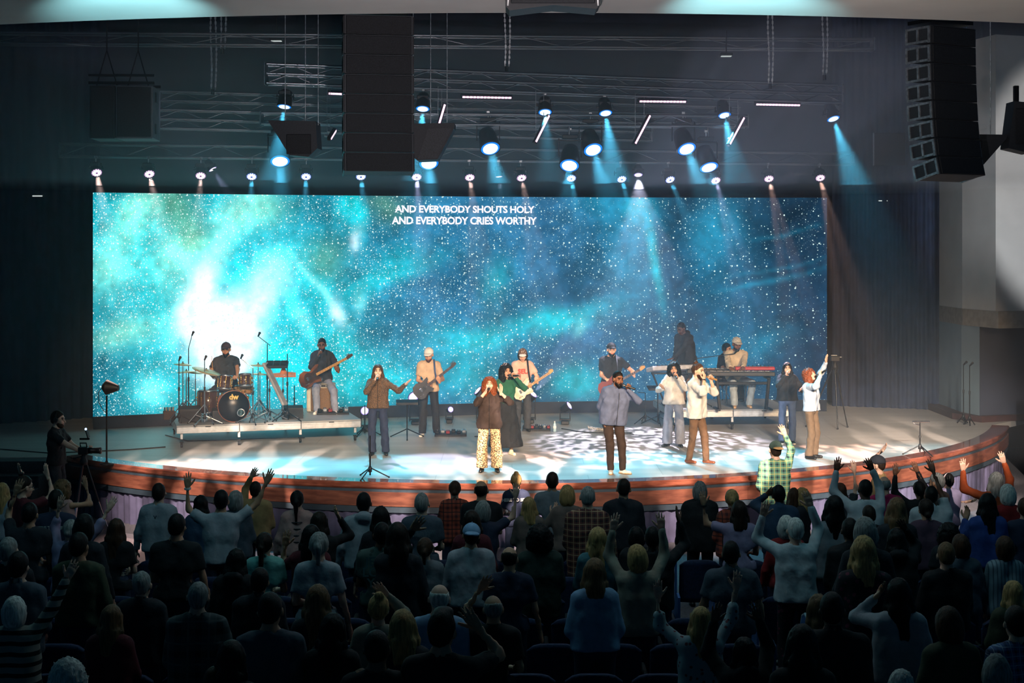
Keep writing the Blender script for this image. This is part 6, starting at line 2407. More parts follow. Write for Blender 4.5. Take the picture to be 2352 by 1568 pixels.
# woman in brown shirt and leopard trousers
b = feet(1124, 1083)
i = person('woman in brown shirt and leopard print trousers singing at the stage front', b, 180, tall(b, 866), .97, head=(-10, 2, 0), legs={1: dict(foot=(.125, 0, 0)), -1: dict(foot=(-.125, 0, 0))}, arms={1: dict(mic=(.1, .95, -.15)), -1: dict(to=loc_pix(b, 180, 1150, 902, -.2), hand='open', palm=(.5, .5, 0), dir=(-.1, .1, 1), pole=(-.8, -.3, -.8))},
           top=('loose', K_dbrown, 'roll', .46, K_black), bottom=('wide', K_leop, .045), shoes=(S_black, .10), hair=('curly', 'auburn', .26), skin='fair', fem=True, mouth=True, collar=True)
mic_of(i, 1, 'microphone held by the woman in leopard trousers')
# woman in green
b = feet(1162, 1044)
i = person('woman in green sweater and long black skirt with big black curls', b, 196, tall(b, 836), .89, head=(0, 8, 0), arms={-1: dict(mic=(-.35, .9, .05)), 1: dict()}, top=('tee', K_green, 'long', .56), bottom=('skirt', K_black, .09), shoes=(S_cream, .09, S_cream), hair=('curly', 'black', .30), skin='tan', fem=True, mouth=True)
mic_of(i, -1, 'microphone held by the woman in the green sweater')
# guitarist in pink tee
b = feet(1200, 990)
gb, gh = P(1200, 897, b[1] - .26), P(1271, 850, b[1] - .30)
i = person('guitarist in patterned cap and pale pink t-shirt with red lettering', b, 186, tall(b, 799), .97, lean=2, head=(20, -6, 0), arms={1: dict(to=loc_pix(b, 186, 1196, 890, -.25), hand='cup', palm=(0, -1, 0), dir=(-.9, 0, -.3)), -1: dict(to=loc_pix(b, 186, 1234, 877, -.27), hand='grip', palm=(.3, -.6, .8), dir=(.3, .5, .7))},
           top=('tee', K_pink, 'short', .505), bottom=('straight', K_char), shoes=(S_black, .08), hair=('bob', 'darkbrown'), skin='fair', hat=('cap', pattern('cap_pattern', 'flower', sRGB(110, 80, 64), sRGB(200, 190, 180), None, 30), cloth('cap_white', (230, 228, 224))))
guitar('white and sunburst guitar with maple neck', gb, gh, STRAT, mat('guitar_cream', sRGB(232, 206, 180), .25, coat=.5), mat('guitar_guard_white', sRGB(240, 226, 206), .35), M_maple, M_maple, strap=([w_of(i, i['T'](-.085, .09, .60)), w_of(i, i['T'](-.06, .10, .74)), w_of(i, i['T'](-.055, .03, .862)), w_of(i, i['T'](-.03, -.09, .78)), w_of(i, i['T'](.09, -.06, .62)), gb + Vector((-.18, .06, -.04))], M_strap))
tm = text_mesh('SEU', .13, bold=.004)
pr = i['T'](0, .068 + .022 / i['H'], .735)
obj('shirt_print', tm, i['root'], mat('print_red', sRGB(214, 70, 56), .7), mw=Matrix.Translation(Vector(pr) + Vector((0, .012, -.05))) @ Matrix.Rotation(PI, 4, 'Z') @ Matrix.Rotation(PI / 2, 4, 'X'))
# big man in grey shirt
b = feet(1408, 1086)
i = person('heavyset smiling man in grey blue shirt singing and leaning right', b, 200, tall(b, 858) * 1.03, 1.24, side=-5, lean=4, head=(4, 8, -4), arms={-1: dict(mic=(-.75, .62, -.18)), 1: dict(to=loc_pix(b, 200, 1386, 968, -.06), hand='fist', palm=(-1, .2, 0))},
           legs={1: dict(foot=(.05, .02, 0), toe=25), -1: dict(foot=(-.13, .10, 0), toe=-30)}, top=('shirt', K_greyb, 'long', .475, K_char), bottom=('slim', K_dbrown), shoes=(S_white, .08, S_tan), hair=('short', 'black'), skin='brown', beard=('black', .006), mouth=True, collar=True)
mic_of(i, -1, 'microphone held by the heavyset man in the grey shirt')
# guitarist in black behind him
b = feet(1404, 988)
gb, gh = P(1396, 889, b[1] - .24), P(1482, 842, b[1] - .30)
i = person('bearded guitarist in black t-shirt and black cap behind the grey shirt', b, 176, tall(b, 787), 1.06, head=(4, 10, 0), arms={1: dict(to=loc_pix(b, 176, 1394, 872, -.22), hand='cup', palm=(0, -1, 0), dir=(-.8, .2, -.5)), -1: dict(to=loc_pix(b, 176, 1456, 862, -.26), hand='grip', palm=(.3, -.6, .8), dir=(.3, .5, .7))},
           top=('tee', K_black, 'short', .50), bottom=('jean', K_char), shoes=(S_black,), hair=('short', 'black'), skin='fair', hat=('cap', K_black), beard=('black', .008))
guitar('red brown guitar mostly hidden by the man in the grey shirt', gb, gh, STRAT, mat('guitar_red_brown', sRGB(112, 44, 34), .25, coat=.6), None, M_rose, M_maple, strap=([w_of(i, i['T'](-.085, .09, .60)), w_of(i, i['T'](-.055, .03, .862)), w_of(i, i['T'](-.03, -.09, .78))], M_strap))
# hooded keyboard player standing on the riser
p = P(1578, 930, 30.1)
b = (p.x, p.y, RZ)
i = person('man in black hoodie bending over the silver synthesizer', b, 128, 1.72, 1.12, lean=12, head=(22, 6, 0), arms={1: dict(to=loc_pix(b, 128, 1548, 846, -.3), hand='flat', palm=(0, 0, -1), dir=(-.2, 1, -.2)), -1: dict(to=loc_pix(b, 128, 1530, 842, -.35), hand='flat', palm=(0, 0, -1), dir=(0, 1, -.2))},
           top=('hoodie', K_black, 'long', .49), bottom=('jean', K_brown), shoes=(S_black,), hair=('buzz', 'black'), skin='dark')
# person seated far back
p = P(1664, 900, 30.75)
b = (p.x - .05, p.y, RZ)
i = person('seated musician in black with headphones behind the keyboard player', b, 235, 1.62, 1.0, hip_z=.45, lean=8, head=(8, 0, 0), legs={1: dict(foot=(.12, .42, 0), pole=(.1, .5, 1)), -1: dict(foot=(-.12, .42, 0), pole=(-.1, .5, 1))}, arms={1: dict(to=(.15, .35, .75)), -1: dict(to=(-.15, .35, .75))},
           top=('tee', K_black, 'short'), bottom=('jean', K_char), shoes=(S_black,), hair=('short', 'black'), skin='tan', phones=BLACK)
st = thing('stool', 'small black stool under the seated musician in headphones', 'stool', b)
MB().lathe([(0, .30), (.16, .30), (.17, .34), (.15, .365), (0, .37)], 16).build('seat', mat('black_vinyl', sRGB(20, 20, 22), .4), st)
stand_legs(st, .2, .30, CHROME)
# keyboard player in beige
p = P(1690, 937, 29.62)
b = (p.x, p.y, RZ)
c = P(1690, 862, 29.0)
i = person('keyboard player in beige sweater and pale cap singing into a boom microphone', b, 180, 1.80, 1.02, hip_z=.56, lean=5, head=(12, 10, 0), legs={1: dict(foot=(.10, .50, 0), pole=(.1, .5, 1)), -1: dict(foot=(-.20, .42, 0), pole=(-.5, .5, 1))},
           arms={1: dict(to=loc_pix(b, 180, 1678, 846, -.62), hand='cup', palm=(0, 0, -1), dir=(-.1, 1, -.15)), -1: dict(to=loc_pix(b, 180, 1706, 846, -.62), hand='cup', palm=(0, 0, -1), dir=(.1, 1, -.15))},
           top=('sweater', K_beige, 'long'), bottom=('jean', cloth('pale_jean', (150, 158, 160))), shoes=(S_tan, .13), hair=('short', 'black'), skin='brown', hat=('cap', pattern('cap_pale', 'flower', sRGB(196, 190, 180), sRGB(150, 146, 140), None, 40)), beard=('black', .0))
# woman in white shirt and wide jeans
b = feet(1548, 1024)
i = person('woman with black curls in white shirt and wide grey jeans', b, 178, tall(b, 832), .90, head=(2, -4, 3), arms={-1: dict(mic=(-.2, .9, -.30)), 1: dict(to=loc_pix(b, 178, 1524, 893, -.28), hand='open', palm=(0, .2, 1), dir=(.4, .6, .6))},
           legs={1: dict(foot=(.13, .04, 0), toe=40), -1: dict(foot=(-.11, .08, 0))}, top=('loose', K_white, 'long', .50, None), bottom=('wide', K_ljean, .035), shoes=(S_black,), hair=('curly', 'black', .30), skin='tan', fem=True, mouth=True, collar=True)
mic_of(i, -1, 'microphone held by the woman in white shirt and wide jeans')
# man with the hair bun
b = feet(1600, 1064)
i = person('bearded man with hair bun in white shirt singing in profile', b, 236, tall(b, 834), 1.02, head=(2, -4, 0), lean=1, arms={-1: dict(mic=(-.10, .97, -.22)), 1: dict(to=loc_pix(b, 236, 1617, 872, -.20), hand='fist', palm=(0, -1, 0), dir=(.0, .1, 1), pole=(.8, .2, -1))},
           legs={1: dict(foot=(.05, -.13, 0), toe=8), -1: dict(foot=(-.05, .16, 0), toe=-4)}, top=('loose', K_white, 'roll', .455, None), bottom=('slim', K_brown), shoes=(S_brown, .13), hair=('topbun', 'brown'), skin='fair', beard=('brown', .028), collar=True, watch=((1,), CHROME))
mic_of(i, -1, 'microphone held by the man with the hair bun', mat('microphone_gold', sRGB(150, 110, 60), .4))
# woman in black hoodie
b = feet(1808, 1018)
i = person('woman with long dark hair in black zip hoodie and jeans', b, 176, tall(b, 832), .96, head=(-6, 0, 0), arms={1: dict(mic=(.05, .95, -.2)), -1: dict(to=loc_pix(b, 176, 1838, 895, -.22), hand='open', palm=(.2, .3, 1), dir=(-.4, .5, .5))},
           top=('hoodie', K_black, 'long', .53, K_char), bottom=('straight', K_jean), shoes=(S_black, .08, S_white), hair=('long', 'black', .38), skin='fair', fem=True, mouth=True)
mic_of(i, 1, 'microphone held by the woman in the black hoodie')
# woman in denim jacket with raised arm
b = feet(1864, 1052)
i = person('woman in pale denim jacket singing with one arm raised high', b, 232, tall(b, 846), .91, head=(-24, -4, 0), lean=-3, arms={1: dict(mic=(.1, .97, .1)), -1: dict(to=loc_pix(b, 232, 1897, 832, -.05), hand='open', palm=(0, 1, 0), dir=(.2, .2, 1), pole=(-1, -.3, 0))},
           top=('jacket', K_denim, 'long', .53, K_greyb), bottom=('straight', K_taupe, .035), shoes=(S_black,), hair=('curly', 'auburn', .22), skin='fair', fem=True, mouth=True)
mic_of(i, 1, 'microphone held by the woman in the denim jacket')
# drummer
p = P(520, 940, 27.75)
b = (p.x, p.y, RZ)
i = person('drummer in dark cap and open grey vest seated behind the drums', b, 182, 1.74, 1.14, hip_z=.60, lean=2, head=(6, 0, 0), legs={1: dict(foot=(.22, .45, 0), pole=(.5, .6, 1)), -1: dict(foot=(-.22, .45, 0), pole=(-.5, .6, 1))},
           arms={1: dict(to=loc_pix(b, 182, 490, 866, -.42), hand='grip', palm=(-.4, 0, -1), dir=(-.3, 1, .2), pole=(1, -.4, -.6)), -1: dict(to=loc_pix(b, 182, 545, 866, -.50), hand='grip', palm=(.4, 0, -1), dir=(.2, 1, .1), pole=(-1, -.4, -.6))},
           top=('tee', K_char, 'short'), bottom=('jean', K_black), shoes=(S_white,), hair=('short', 'black'), skin='tan', hat=('cap', cloth('cap_maroon', (70, 50, 60))), beard=('black', .006), glasses=True)
for sd, tip in ((1, (486, 818)), (-1, (530, 872))):
    h = w_of(i, i['hands'][sd])
    e = P(*tip, h.y - .05)
    st = thing('drumstick', 'wooden drumstick in the drummer\'s %s hand' % ('raised right' if sd == 1 else 'lowered left'), 'drumstick', h)
    MB().cyl((0, 0, 0), tuple(e - h), .007, .005, n=6).build('shaft', M_maple, st)
    MB().ball(tuple(e - h), .008, 6).build('tip', WHITEP, st)
# bass player on the amplifier
p = on(737, 946, RZ)
b = (p.x, p.y + .22, RZ)
gb, gh = P(712, 868, b[1] - .42), P(811, 815, b[1] - .55)
i = person('seated bass player in dark jacket singing into a microphone', b, 178, 1.72, 1.0, hip_z=.635, lean=3, head=(6, 4, 0), legs={1: dict(foot=(.02, .52, 0), pole=(.1, .6, 1), toe=10), -1: dict(foot=(-.34, .50, 0), pole=(-.6, .5, 1), toe=-20)},
           arms={1: dict(mic=(.05, .85, -.5)), -1: dict(to=loc_pix(b, 178, 776, 852, -.46), hand='grip', palm=(.3, -.6, .8), dir=(.3, .5, .7), pole=(-.8, -.3, -.8))},
           top=('jacket', cloth('dark_slate', (44, 48, 60)), 'long'), bottom=('jean', K_ljean), shoes=(S_white, .07, S_white), hair=('short', 'black'), skin='brown', beard=('black', .0), glasses=True)
mic_of(i, 1, 'microphone held by the seated bass player')
guitar('brown sunburst bass guitar with a long maple neck', gb, gh, [(x * 1.15, y * 1.12) for x, y in STRAT], mat('bass_sunburst', sRGB(150, 92, 50), .25, var=sRGB(70, 40, 26), noise=(3, .3), coat=.6), mat('bass_guard', sRGB(60, 40, 30), .3), M_maple, M_rose, strings=4, strap=([w_of(i, i['T'](-.075, .09, .62)), w_of(i, i['T'](-.055, .03, .862)), w_of(i, i['T'](-.03, -.09, .78))], M_strap))
# camera operator beside the stage
b = (P(133, 1100, 23.6).x, 23.6, .196)
z0 = .0
b = (b[0], 23.0, 0.0)
Hc = tall(b, 992)
b = (b[0], 23.53, .196)
i = person('camera operator in black t-shirt with headphones at the left stage steps', b, 268, 1.80, 1.08, head=(4, 0, 0), arms={1: dict(to=loc_pix(b, 268, 192, 1040, -.18), hand='grip', palm=(0, -1, 0), dir=(0, 1, .3), pole=(.6, 0, -1)), -1: dict(to=loc_pix(b, 268, 196, 1036, .1), hand='grip', palm=(0, -1, 0), dir=(0, 1, .3), pole=(-.6, 0, -1))},
           top=('tee', K_black, 'short'), bottom=('jean', K_char), shoes=(S_black,), hair=('short', 'darkbrown'), skin='fair', beard=('brown', .0), phones=BLACK)
CAMB = b
c = P(207, 1040, 23.45)
tz = c.z - 0.0
tripod((c.x, 23.1, 0.0), tz - .08, .5, 'black and silver camera tripod beside the camera operator', m=mat('tripod_silver_black', sRGB(60, 62, 66), .35, .6), feet=[(-.12, -.3), (.42, .05), (-.2, .1)])
vc = thing('video_camera', 'video camera with a small monitor on the tripod at the left', 'camera', (c.x, 23.1, tz + .04))
MB().box((.0, 0, .05), (.16, .12, .12), ch=.012).build('body', BLACK, vc)
ln_ = MB(); ln_.lathe([(.05, 0), (.052, .05), (.045, .06), (.05, .17), (.055, .18), (.055, .2), (0, .2)], 16, c=(.08, 0, .05), axis=(1, 0, 0)); ln_.build('camera_lens', BLACKM, vc)
MB().tube([(-.05, 0, .11), (-.06, 0, .17), (.04, 0, .17), (.05, 0, .11)], .012).build('top_handle', BLACK, vc)
mo = MB().box((.02, -.02, .24), (.16, .02, .03), ch=.004).build('monitor_arm', BLACKM, vc)
MB().box((.06, .0, .32), (.02, .10, .13), rot=(0, -.3, 0), ch=.004).build('monitor', BLACK, vc)
MB().box((.045, -.04, .40), (.03, .03, .035), ch=.006).build('tally_lamp', emis('tally_blue', (.5, .7, 1.0), 2.0), vc)
MB().tube([(-.02, 0, -.04), (-.1, -.02, -.06), (-.16, -.03, -.08)], .012).build('pan_handle', BLACKM, vc)
# ------------------------------------------------------------------ the audience, standing in rows, seen from behind
ROWS = [20.1, 19.05, 18.0, 16.95, 15.9, 14.85, 13.8, 12.75, 11.7, 10.7, 9.75]


def C_(name, r, g, b_):
    return cloth(name, (r, g, b_))


G = dict(black=K_black, navy=K_navy, char=K_char, white=C_('aud_white', 190, 196, 200), grey=C_('aud_grey', 120, 126, 132), lgrey=C_('aud_light_grey', 160, 164, 170), maroon=C_('aud_maroon', 92, 24, 34), red=C_('aud_red', 140, 24, 26), teal=C_('aud_teal', 60, 110, 120), mint=C_('aud_mint', 120, 190, 180), tan=C_('aud_khaki', 176, 138, 92), pink=C_('aud_pink', 196, 150, 142), lav=C_('aud_lavender', 150, 136, 166), olive=C_('aud_olive', 66, 70, 50), dgreen=C_('aud_dark_green', 30, 50, 44), blue=C_('aud_blue', 40, 70, 140), lblue=C_('aud_light_blue', 130, 164, 196), denim=C_('aud_denim', 44, 70, 96), beige=C_('aud_beige', 150, 140, 124), orange=C_('aud_orange', 170, 72, 30), magenta=C_('aud_magenta', 170, 24, 84), plum=C_('aud_plum', 84, 58, 76), dark=C_('aud_dark', 34, 36, 44), slate=C_('aud_slate', 74, 84, 96), taupe=C_('aud_taupe', 120, 100, 92), camo=pattern('aud_camo', 'flower', sRGB(70, 90, 84), sRGB(46, 60, 56), None, 14),
         oplaid=pattern('aud_orange_plaid', 'plaid', sRGB(170, 74, 50), sRGB(80, 30, 34), sRGB(40, 20, 26), 9), bplaid=pattern('aud_brown_plaid', 'plaid', sRGB(110, 60, 52), sRGB(44, 26, 34), sRGB(196, 160, 120), 14), gplaid=pattern('aud_green_plaid', 'plaid', sRGB(104, 150, 122), sRGB(30, 52, 60), sRGB(206, 196, 120), 11), dplaid=pattern('aud_dark_plaid', 'plaid', sRGB(70, 78, 80), sRGB(28, 30, 34), sRGB(90, 96, 96), 6), blplaid=pattern('aud_blue_plaid', 'plaid', sRGB(70, 100, 150), sRGB(24, 34, 70), sRGB(150, 170, 190), 16),
         stripe=pattern('aud_striped', 'stripe', sRGB(150, 150, 140), sRGB(18, 18, 20), None, 12), vstripe=pattern('aud_pinstripe', 'vstripe', sRGB(130, 150, 160), sRGB(80, 96, 108), None, 26), floral=pattern('aud_floral', 'flower', sRGB(150, 170, 176), sRGB(120, 60, 70), None, 22), dfloral=pattern('aud_dark_floral', 'flower', sRGB(30, 26, 34), sRGB(110, 40, 66), None, 16))
M_band_w = mat('band_white', sRGB(214, 214, 210), .5)
SP = 'crowd of worshippers standing in the audience'
# column, head-top row, sex, hair, hair colour, skin, top, cloth, sleeve, options, label
AUD = [
 (50, 1089, 'm', 'short', 'darkbrown', 'fair', 'tee', 'maroon', 'short', dict(L=(47, 1084), R=(110, 1094), yaw=-40, glasses=True, watch=-1), 'man with glasses and maroon t-shirt raising both arms at the far left'),
 (141, 1092, 'f', 'curly', 'lightbrown', 'tan', 'tank', 'pink', 'none', dict(R=(198, 1118), H=1.6, yaw=-25, cl=.02), 'child-like figure with frizzy light hair in a ruffled sleeveless top, arm up'),
 (126, 1121, 'm', 'short', 'black', 'tan', 'tee', 'navy', 'short', dict(text=('HERE TO SERVE', .055, 'lettering_white')), 'man in navy t-shirt with pale back lettering near the tripod'),
 (4, 1106, 'f', 'long', 'blond', 'fair', 'tee', 'lgrey', 'short', {}, 'long blond haired woman cut off by the left picture edge'),
 (66, 1151, 'm', 'short', 'black', 'tan', 'tee', 'dark', 'short', dict(L=(36, 1132)), 'dark haired man in black at the left raising his left hand'),
 (158, 1191, 'f', 'bun', 'grey', 'fair', 'shirt', 'lav', 'roll', dict(L=(136, 1166), R=(250, 1168), hl=-.02), 'grey haired woman with low bun in lavender shirt, both hands up'),
 (189, 1177, 'f', 'bob', 'black', 'fair', 'tee', 'dark', 'long', {}, 'black haired woman beside the grey haired woman with raised hands'),
 (264, 1188, 'f', 'long', 'brown', 'fair', 'tee', 'black', 'short', dict(hl=.34), 'woman with straight waist-long brown hair in black at the left'),
 (182, 1218, 'm', 'short', 'black', 'tan', 'sweater', 'olive', 'long', {}, 'man in dark olive sweater below the lavender shirt'),
 (365, 1106, 'm', 'short', 'darkbrown', 'fair', 'sweater', 'lgrey', 'long', dict(bot='ljean', text=('V', .06, 'lettering_dark')), 'man in pale grey sweatshirt and jeans standing alone near the stage'),
 (403, 1177, 'm', 'short', 'black', 'tan', 'tee', 'black', 'short', dict(b=1.18), 'broad man in black t-shirt at the left with short black hair'),
 (20, 1229, 'm', 'short', 'grey', 'fair', 'shirt', 'dark', 'long', {}, 'grey haired head low at the left picture edge'),
 (42, 1261, 'm', 'short', 'black', 'fair', 'jacket', 'slate', 'long', {}, 'black haired man in slate jacket above the striped sleeve'),
 (507, 1122, 'm', 'short', 'black', 'tan', 'tee', 'lgrey', 'short', dict(L=(431, 1118), R=(612, 1108), watch=-1, bw=M_band_w), 'man in pale t-shirt with both arms flung wide and a white wristband'),
 (458, 1135, 'f', 'long', 'black', 'fair', 'shirt', 'denim', 'long', dict(hl=.22), 'black haired woman in dark checked shirt left of the flung-wide arms'),
 (542, 1123, 'f', 'bob', 'grey', 'fair', 'shirt', 'slate', 'long', {}, 'woman with smooth ash grey hair behind the pale t-shirt'),
 (588, 1102, 'm', 'short', 'darkbrown', 'fair', 'shirt', 'tan', 'long', dict(L=(578, 1094), hn=1), 'man in khaki shirt raising one hand above his head by the stage'),
 (683, 1124, 'f', 'pony', 'black', 'fair', 'jacket', 'pink', 'long', dict(quilt=True, hl=.26), 'woman in pale pink quilted jacket with a black ponytail'),
 (836, 1127, 'm', 'short', 'black', 'brown', 'hoodie', 'lgrey', 'long', {}, 'tall man in pale grey hoodie left of centre'),
 (875, 1159, 'f', 'long', 'black', 'fair', 'tee', 'dark', 'long', dict(hl=.2), 'black haired woman right behind the pale grey hoodie'),
 (732, 1172, 'f', 'long', 'darkbrown', 'tan', 'tee', 'black', 'long', dict(R=(780, 1190), hand='cup', hl=.28), 'dark haired woman in black holding out one open hand'),
 (713, 1201, 'f', 'long', 'black', 'tan', 'tee', 'maroon', 'short', dict(L=(655, 1252), hl=.2), 'woman in dark red top stretching her left arm over a seat'),
 (729, 1220, 'f', 'pony', 'grey', 'fair', 'tee', 'lgrey', 'short', dict(hl=.16, H=1.68), 'woman with tied grey hair in a loose pale grey t-shirt'),
 (608, 1219, 'f', 'pony', 'darkbrown', 'fair', 'tee', 'mint', 'short', dict(hl=.32), 'woman in mint t-shirt with a thin dark ponytail'),
 (540, 1257, 'f', 'long', 'black', 'fair', 'hoodie', 'black', 'long', dict(hl=.42), 'person with very long black hair left of the mint t-shirt'),
 (595, 1299, 'm', 'short', 'black', 'tan', 'jacket', 'dark', 'long', {}, 'dark haired man in dark jacket below the mint t-shirt'),
 (452, 1331, 'm', 'buzz', 'grey', 'fair', 'shirt', 'dplaid', 'long', dict(b=1.15), 'man with cropped grey hair in dark plaid shirt'),
 (728, 1338, 'f', 'long', 'lightbrown', 'fair', 'tee', 'dark', 'long', dict(hl=.42), 'woman with long light brown hair below the pale grey t-shirt'),
 (620, 1358, 'm', 'short', 'black', 'tan', 'sweater', 'slate', 'long', dict(b=1.08), 'black haired man in slate blue sweater near the bottom left'),
 (866, 1349, 'f', 'topbun', 'blond', 'fair', 'tee', 'beige', 'long', dict(R=(888, 1366)), 'blond woman with a top bun beside a raised forearm'),
 (876, 1195, 'm', 'short', 'black', 'brown', 'tee', 'camo', 'short', dict(b=1.2, text=('JESUS\nLOVES\nYOU', .13, 'lettering_teal')), 'broad man in mottled green t-shirt with big pale words on the back'),
 (914, 1196, 'f', 'long', 'darkbrown', 'tan', 'shirt', 'dark', 'long', dict(L=(948, 1215), hl=.24), 'dark haired woman touching shoulders with the man in the lettered green t-shirt'),
 (969, 1129, 'm', 'short', 'grey', 'fair', 'tee', 'slate', 'short', dict(b=1.08, text=('RELAX STEADY\nRIVER LIFE', .05, 'lettering_slate')), 'man with cropped grey hair in slate t-shirt with faded back print'),
 (1044, 1102, 'f', 'bun', 'brown', 'fair', 'shirt', 'oplaid', 'long', dict(hl=-.03), 'woman in orange plaid shirt with a low brown bun'),
 (1106, 1098, 'm', 'bald', 'darkbrown', 'tan', 'tee', 'black', 'short', dict(b=1.15), 'balding man in black t-shirt close to the stage edge'),
 (1186, 1078, 'f', 'topbun', 'blond', 'fair', 'tee', 'navy', 'short', dict(text=('HERE TO SERVE', .06, 'lettering_white')), 'blond woman with messy bun in navy t-shirt with white back lettering'),
 (1268, 1081, 'm', 'short', 'darkbrown', 'tan', 'tee', 'grey', 'short', dict(b=1.08), 'man in plain grey t-shirt just right of the navy lettered t-shirt'),
 (1303, 1111, 'f', 'bob', 'blond', 'fair', 'tee', 'taupe', 'long', dict(L=(1268, 1180), hand='cup'), 'woman with blond bob in taupe top by the stage'),
 (1349, 1112, 'm', 'buzz', 'grey', 'fair', 'shirt', 'bplaid', 'long', dict(b=1.15, hem=.42), 'man with shaved grey hair in brown and cream plaid shirt'),
 (1108, 1147, 'f', 'bob', 'grey', 'fair', 'tee', 'navy', 'short', dict(R=(1184, 1140)), 'grey haired woman in navy raising her right arm at centre'),
 (1216, 1138, 'f', 'long', 'blond', 'fair', 'tee', 'taupe', 'long', dict(hl=.22), 'woman with shoulder-length blond hair and taupe sweater at centre'),
 (1084, 1168, 'f', 'long', 'darkbrown', 'tan', 'shirt', 'maroon', 'long', dict(hl=.22), 'dark haired woman in maroon left of the raised navy sleeve'),
 (1082, 1199, 'm', 'short', 'darkbrown', 'tan', 'sweater', 'lgrey', 'long', dict(b=1.12, hat=('back', 'lblue')), 'man in light blue cap and pale grey long-sleeved top at centre'),
 (1240, 1192, 'm', 'curly', 'black', 'brown', 'sweater', 'dgreen', 'long', dict(b=1.08, cl=.0, hem=.45), 'man with thick black hair in long dark green sweater at centre'),
 (976, 1231, 'f', 'pony', 'brown', 'fair', 'sweater', 'grey', 'long', dict(hl=.12), 'woman with low brown ponytail in grey sweater left of the capped man'),
 (1170, 1251, 'm', 'bald', 'darkbrown', 'tan', 'tee', 'navy', 'short', {}, 'short balding man between the cap and the dark green sweater'),
 (1008, 1334, 'm', 'bald', 'white', 'fair', 'shirt', 'lblue', 'long', dict(b=1.1), 'older bald man with white fringe in light blue shirt'),
 (1133, 1362, 'm', 'bald', 'grey', 'tan', 'tee', 'black', 'short', dict(L=(1104, 1352)), 'balding man in black lifting one arm in front of his face'),
 (1432, 1094, 'm', 'buzz', 'darkbrown', 'tan', 'jacket', 'dark', 'long', dict(b=1.05), 'man with cropped hair in dark suit jacket by the stage front'),
 (1608, 1103, 'm', 'bob', 'grey', 'fair', 'jacket', 'black', 'long', dict(b=1.15, d=18.75, bot='black', H=1.64, hem=.44), 'grey haired usher in long black coat standing in the aisle'),
 (1683, 1121, 'f', 'pony', 'blond', 'fair', 'shirt', 'oplaid', 'long', dict(hl=.08), 'woman with blond ponytail in orange plaid right of the usher'),
 (1699, 1147, 'f', 'long', 'darkbrown', 'tan', 'tee', 'lav', 'short', dict(L=(1616, 1157), watch=-1, bw=K_black, hl=.2), 'woman in pale lavender t-shirt laying a watch hand on the usher'),
 (1372, 1206, 'f', 'long', 'blond', 'fair', 'tee', 'teal', 'long', dict(hl=.26), 'blond woman in teal top left of the raised beige arms'),
 (1465, 1246, 'f', 'bob', 'blond', 'fair', 'shirt', 'beige', 'long', dict(L=(1408, 1216), R=(1520, 1214)), 'woman with short blond hair in beige shirt throwing both arms up'),
 (1367, 1279, 'f', 'long', 'lightbrown', 'fair', 'sweater', 'lblue', 'long', dict(hl=.2, hem=.54), 'slim girl in pale blue top with a hair clip and ash hair'),
 (1463, 1207, 'f', 'bob', 'black', 'tan', 'shirt', 'black', 'long', dict(text=('VANS', .10, 'lettering_grey')), 'black haired person in black behind the raised beige arms'),
 (1500, 1205, 'm', 'short', 'black', 'brown', 'jacket', 'black', 'long', dict(R=(1560, 1198), hand='flat'), 'man in black puffy jacket reaching right over the aisle'),
 (1680, 1239, 'm', 'short', 'black', 'tan', 'shirt', 'slate', 'short', dict(b=1.2, collar=True), 'broad man in slate polo shirt right of the aisle'),
 (1781, 1010, 'm', 'short', 'darkbrown', 'fair', 'shirt', 'gplaid', 'long', dict(d=21.3, H=1.84, R=(1803, 998), hat=('back', 'dgreen', 'tan'), cap2=True), 'man in green plaid shirt and dark cap raising a hand at the stage edge'),
 (1792, 1111, 'm', 'short', 'black', 'brown', 'jacket', 'denim', 'long', dict(b=1.1, L=(1762, 1135)), 'man in dark denim jacket below the green plaid shirt'),
 (1824, 1118, 'f', 'long', 'brown', 'fair', 'tee', 'dark', 'long', dict(hl=.2), 'brown haired woman right of the dark denim jacket'),
 (1842, 1117, 'f', 'long', 'blond', 'fair', 'tee', 'dark', 'long', dict(yaw=60, d=19.05, hl=.2), 'blond woman turned left beyond the brown haired woman'),
 (1989, 1097, 'm', 'buzz', 'black', 'dark', 'shirt', 'white', 'long', dict(L=(1921, 1080), R=(2003, 1078), b=1.1, collar=True), 'black man in white shirt raising both arms on the right'),
 (2033, 1089, 'm', 'bald', 'grey', 'fair', 'tee', 'magenta', 'short', dict(b=1.08), 'bald man in bright magenta top on the right'),
 (2022, 1042, 'm', 'short', 'darkbrown', 'fair', 'tee', 'tan', 'short', dict(d=20.1, yaw=65, R=(2026, 1034), hat=('cap', 'dark'), beard=True), 'bearded man in dark cap turned left with one arm high'),
 (1932, 1107, 'f', 'long', 'brown', 'fair', 'tee', 'char', 'short', dict(R=(1962, 1082), hl=.2), 'brown haired woman half hidden behind the white shirt, one arm up'),
 (2115, 1103, 'f', 'pony', 'black', 'brown', 'tee', 'black', 'long', dict(L=(2056, 1090), R=(2107, 1082), hl=.14), 'black haired woman with hair tie lifting both arms on the right'),
 (2139, 1113, 'm', 'short', 'black', 'brown', 'shirt', 'white', 'short', dict(b=1.35, R=(2143, 1080), collar=True), 'very broad man in white short-sleeved shirt on the right'),
 (2178, 1083, 'm', 'short', 'black', 'fair', 'tee', 'lav', 'short', dict(phones=True, R=(2222, 1152), hand='cup', yaw=18), 'boy with big pale headphones and pale lavender t-shirt'),
 (2154, 1082, 'm', 'short', 'grey', 'tan', 'shirt', 'taupe', 'long', dict(yaw=50, d=19.05), 'grey haired man in profile left of the headphones'),
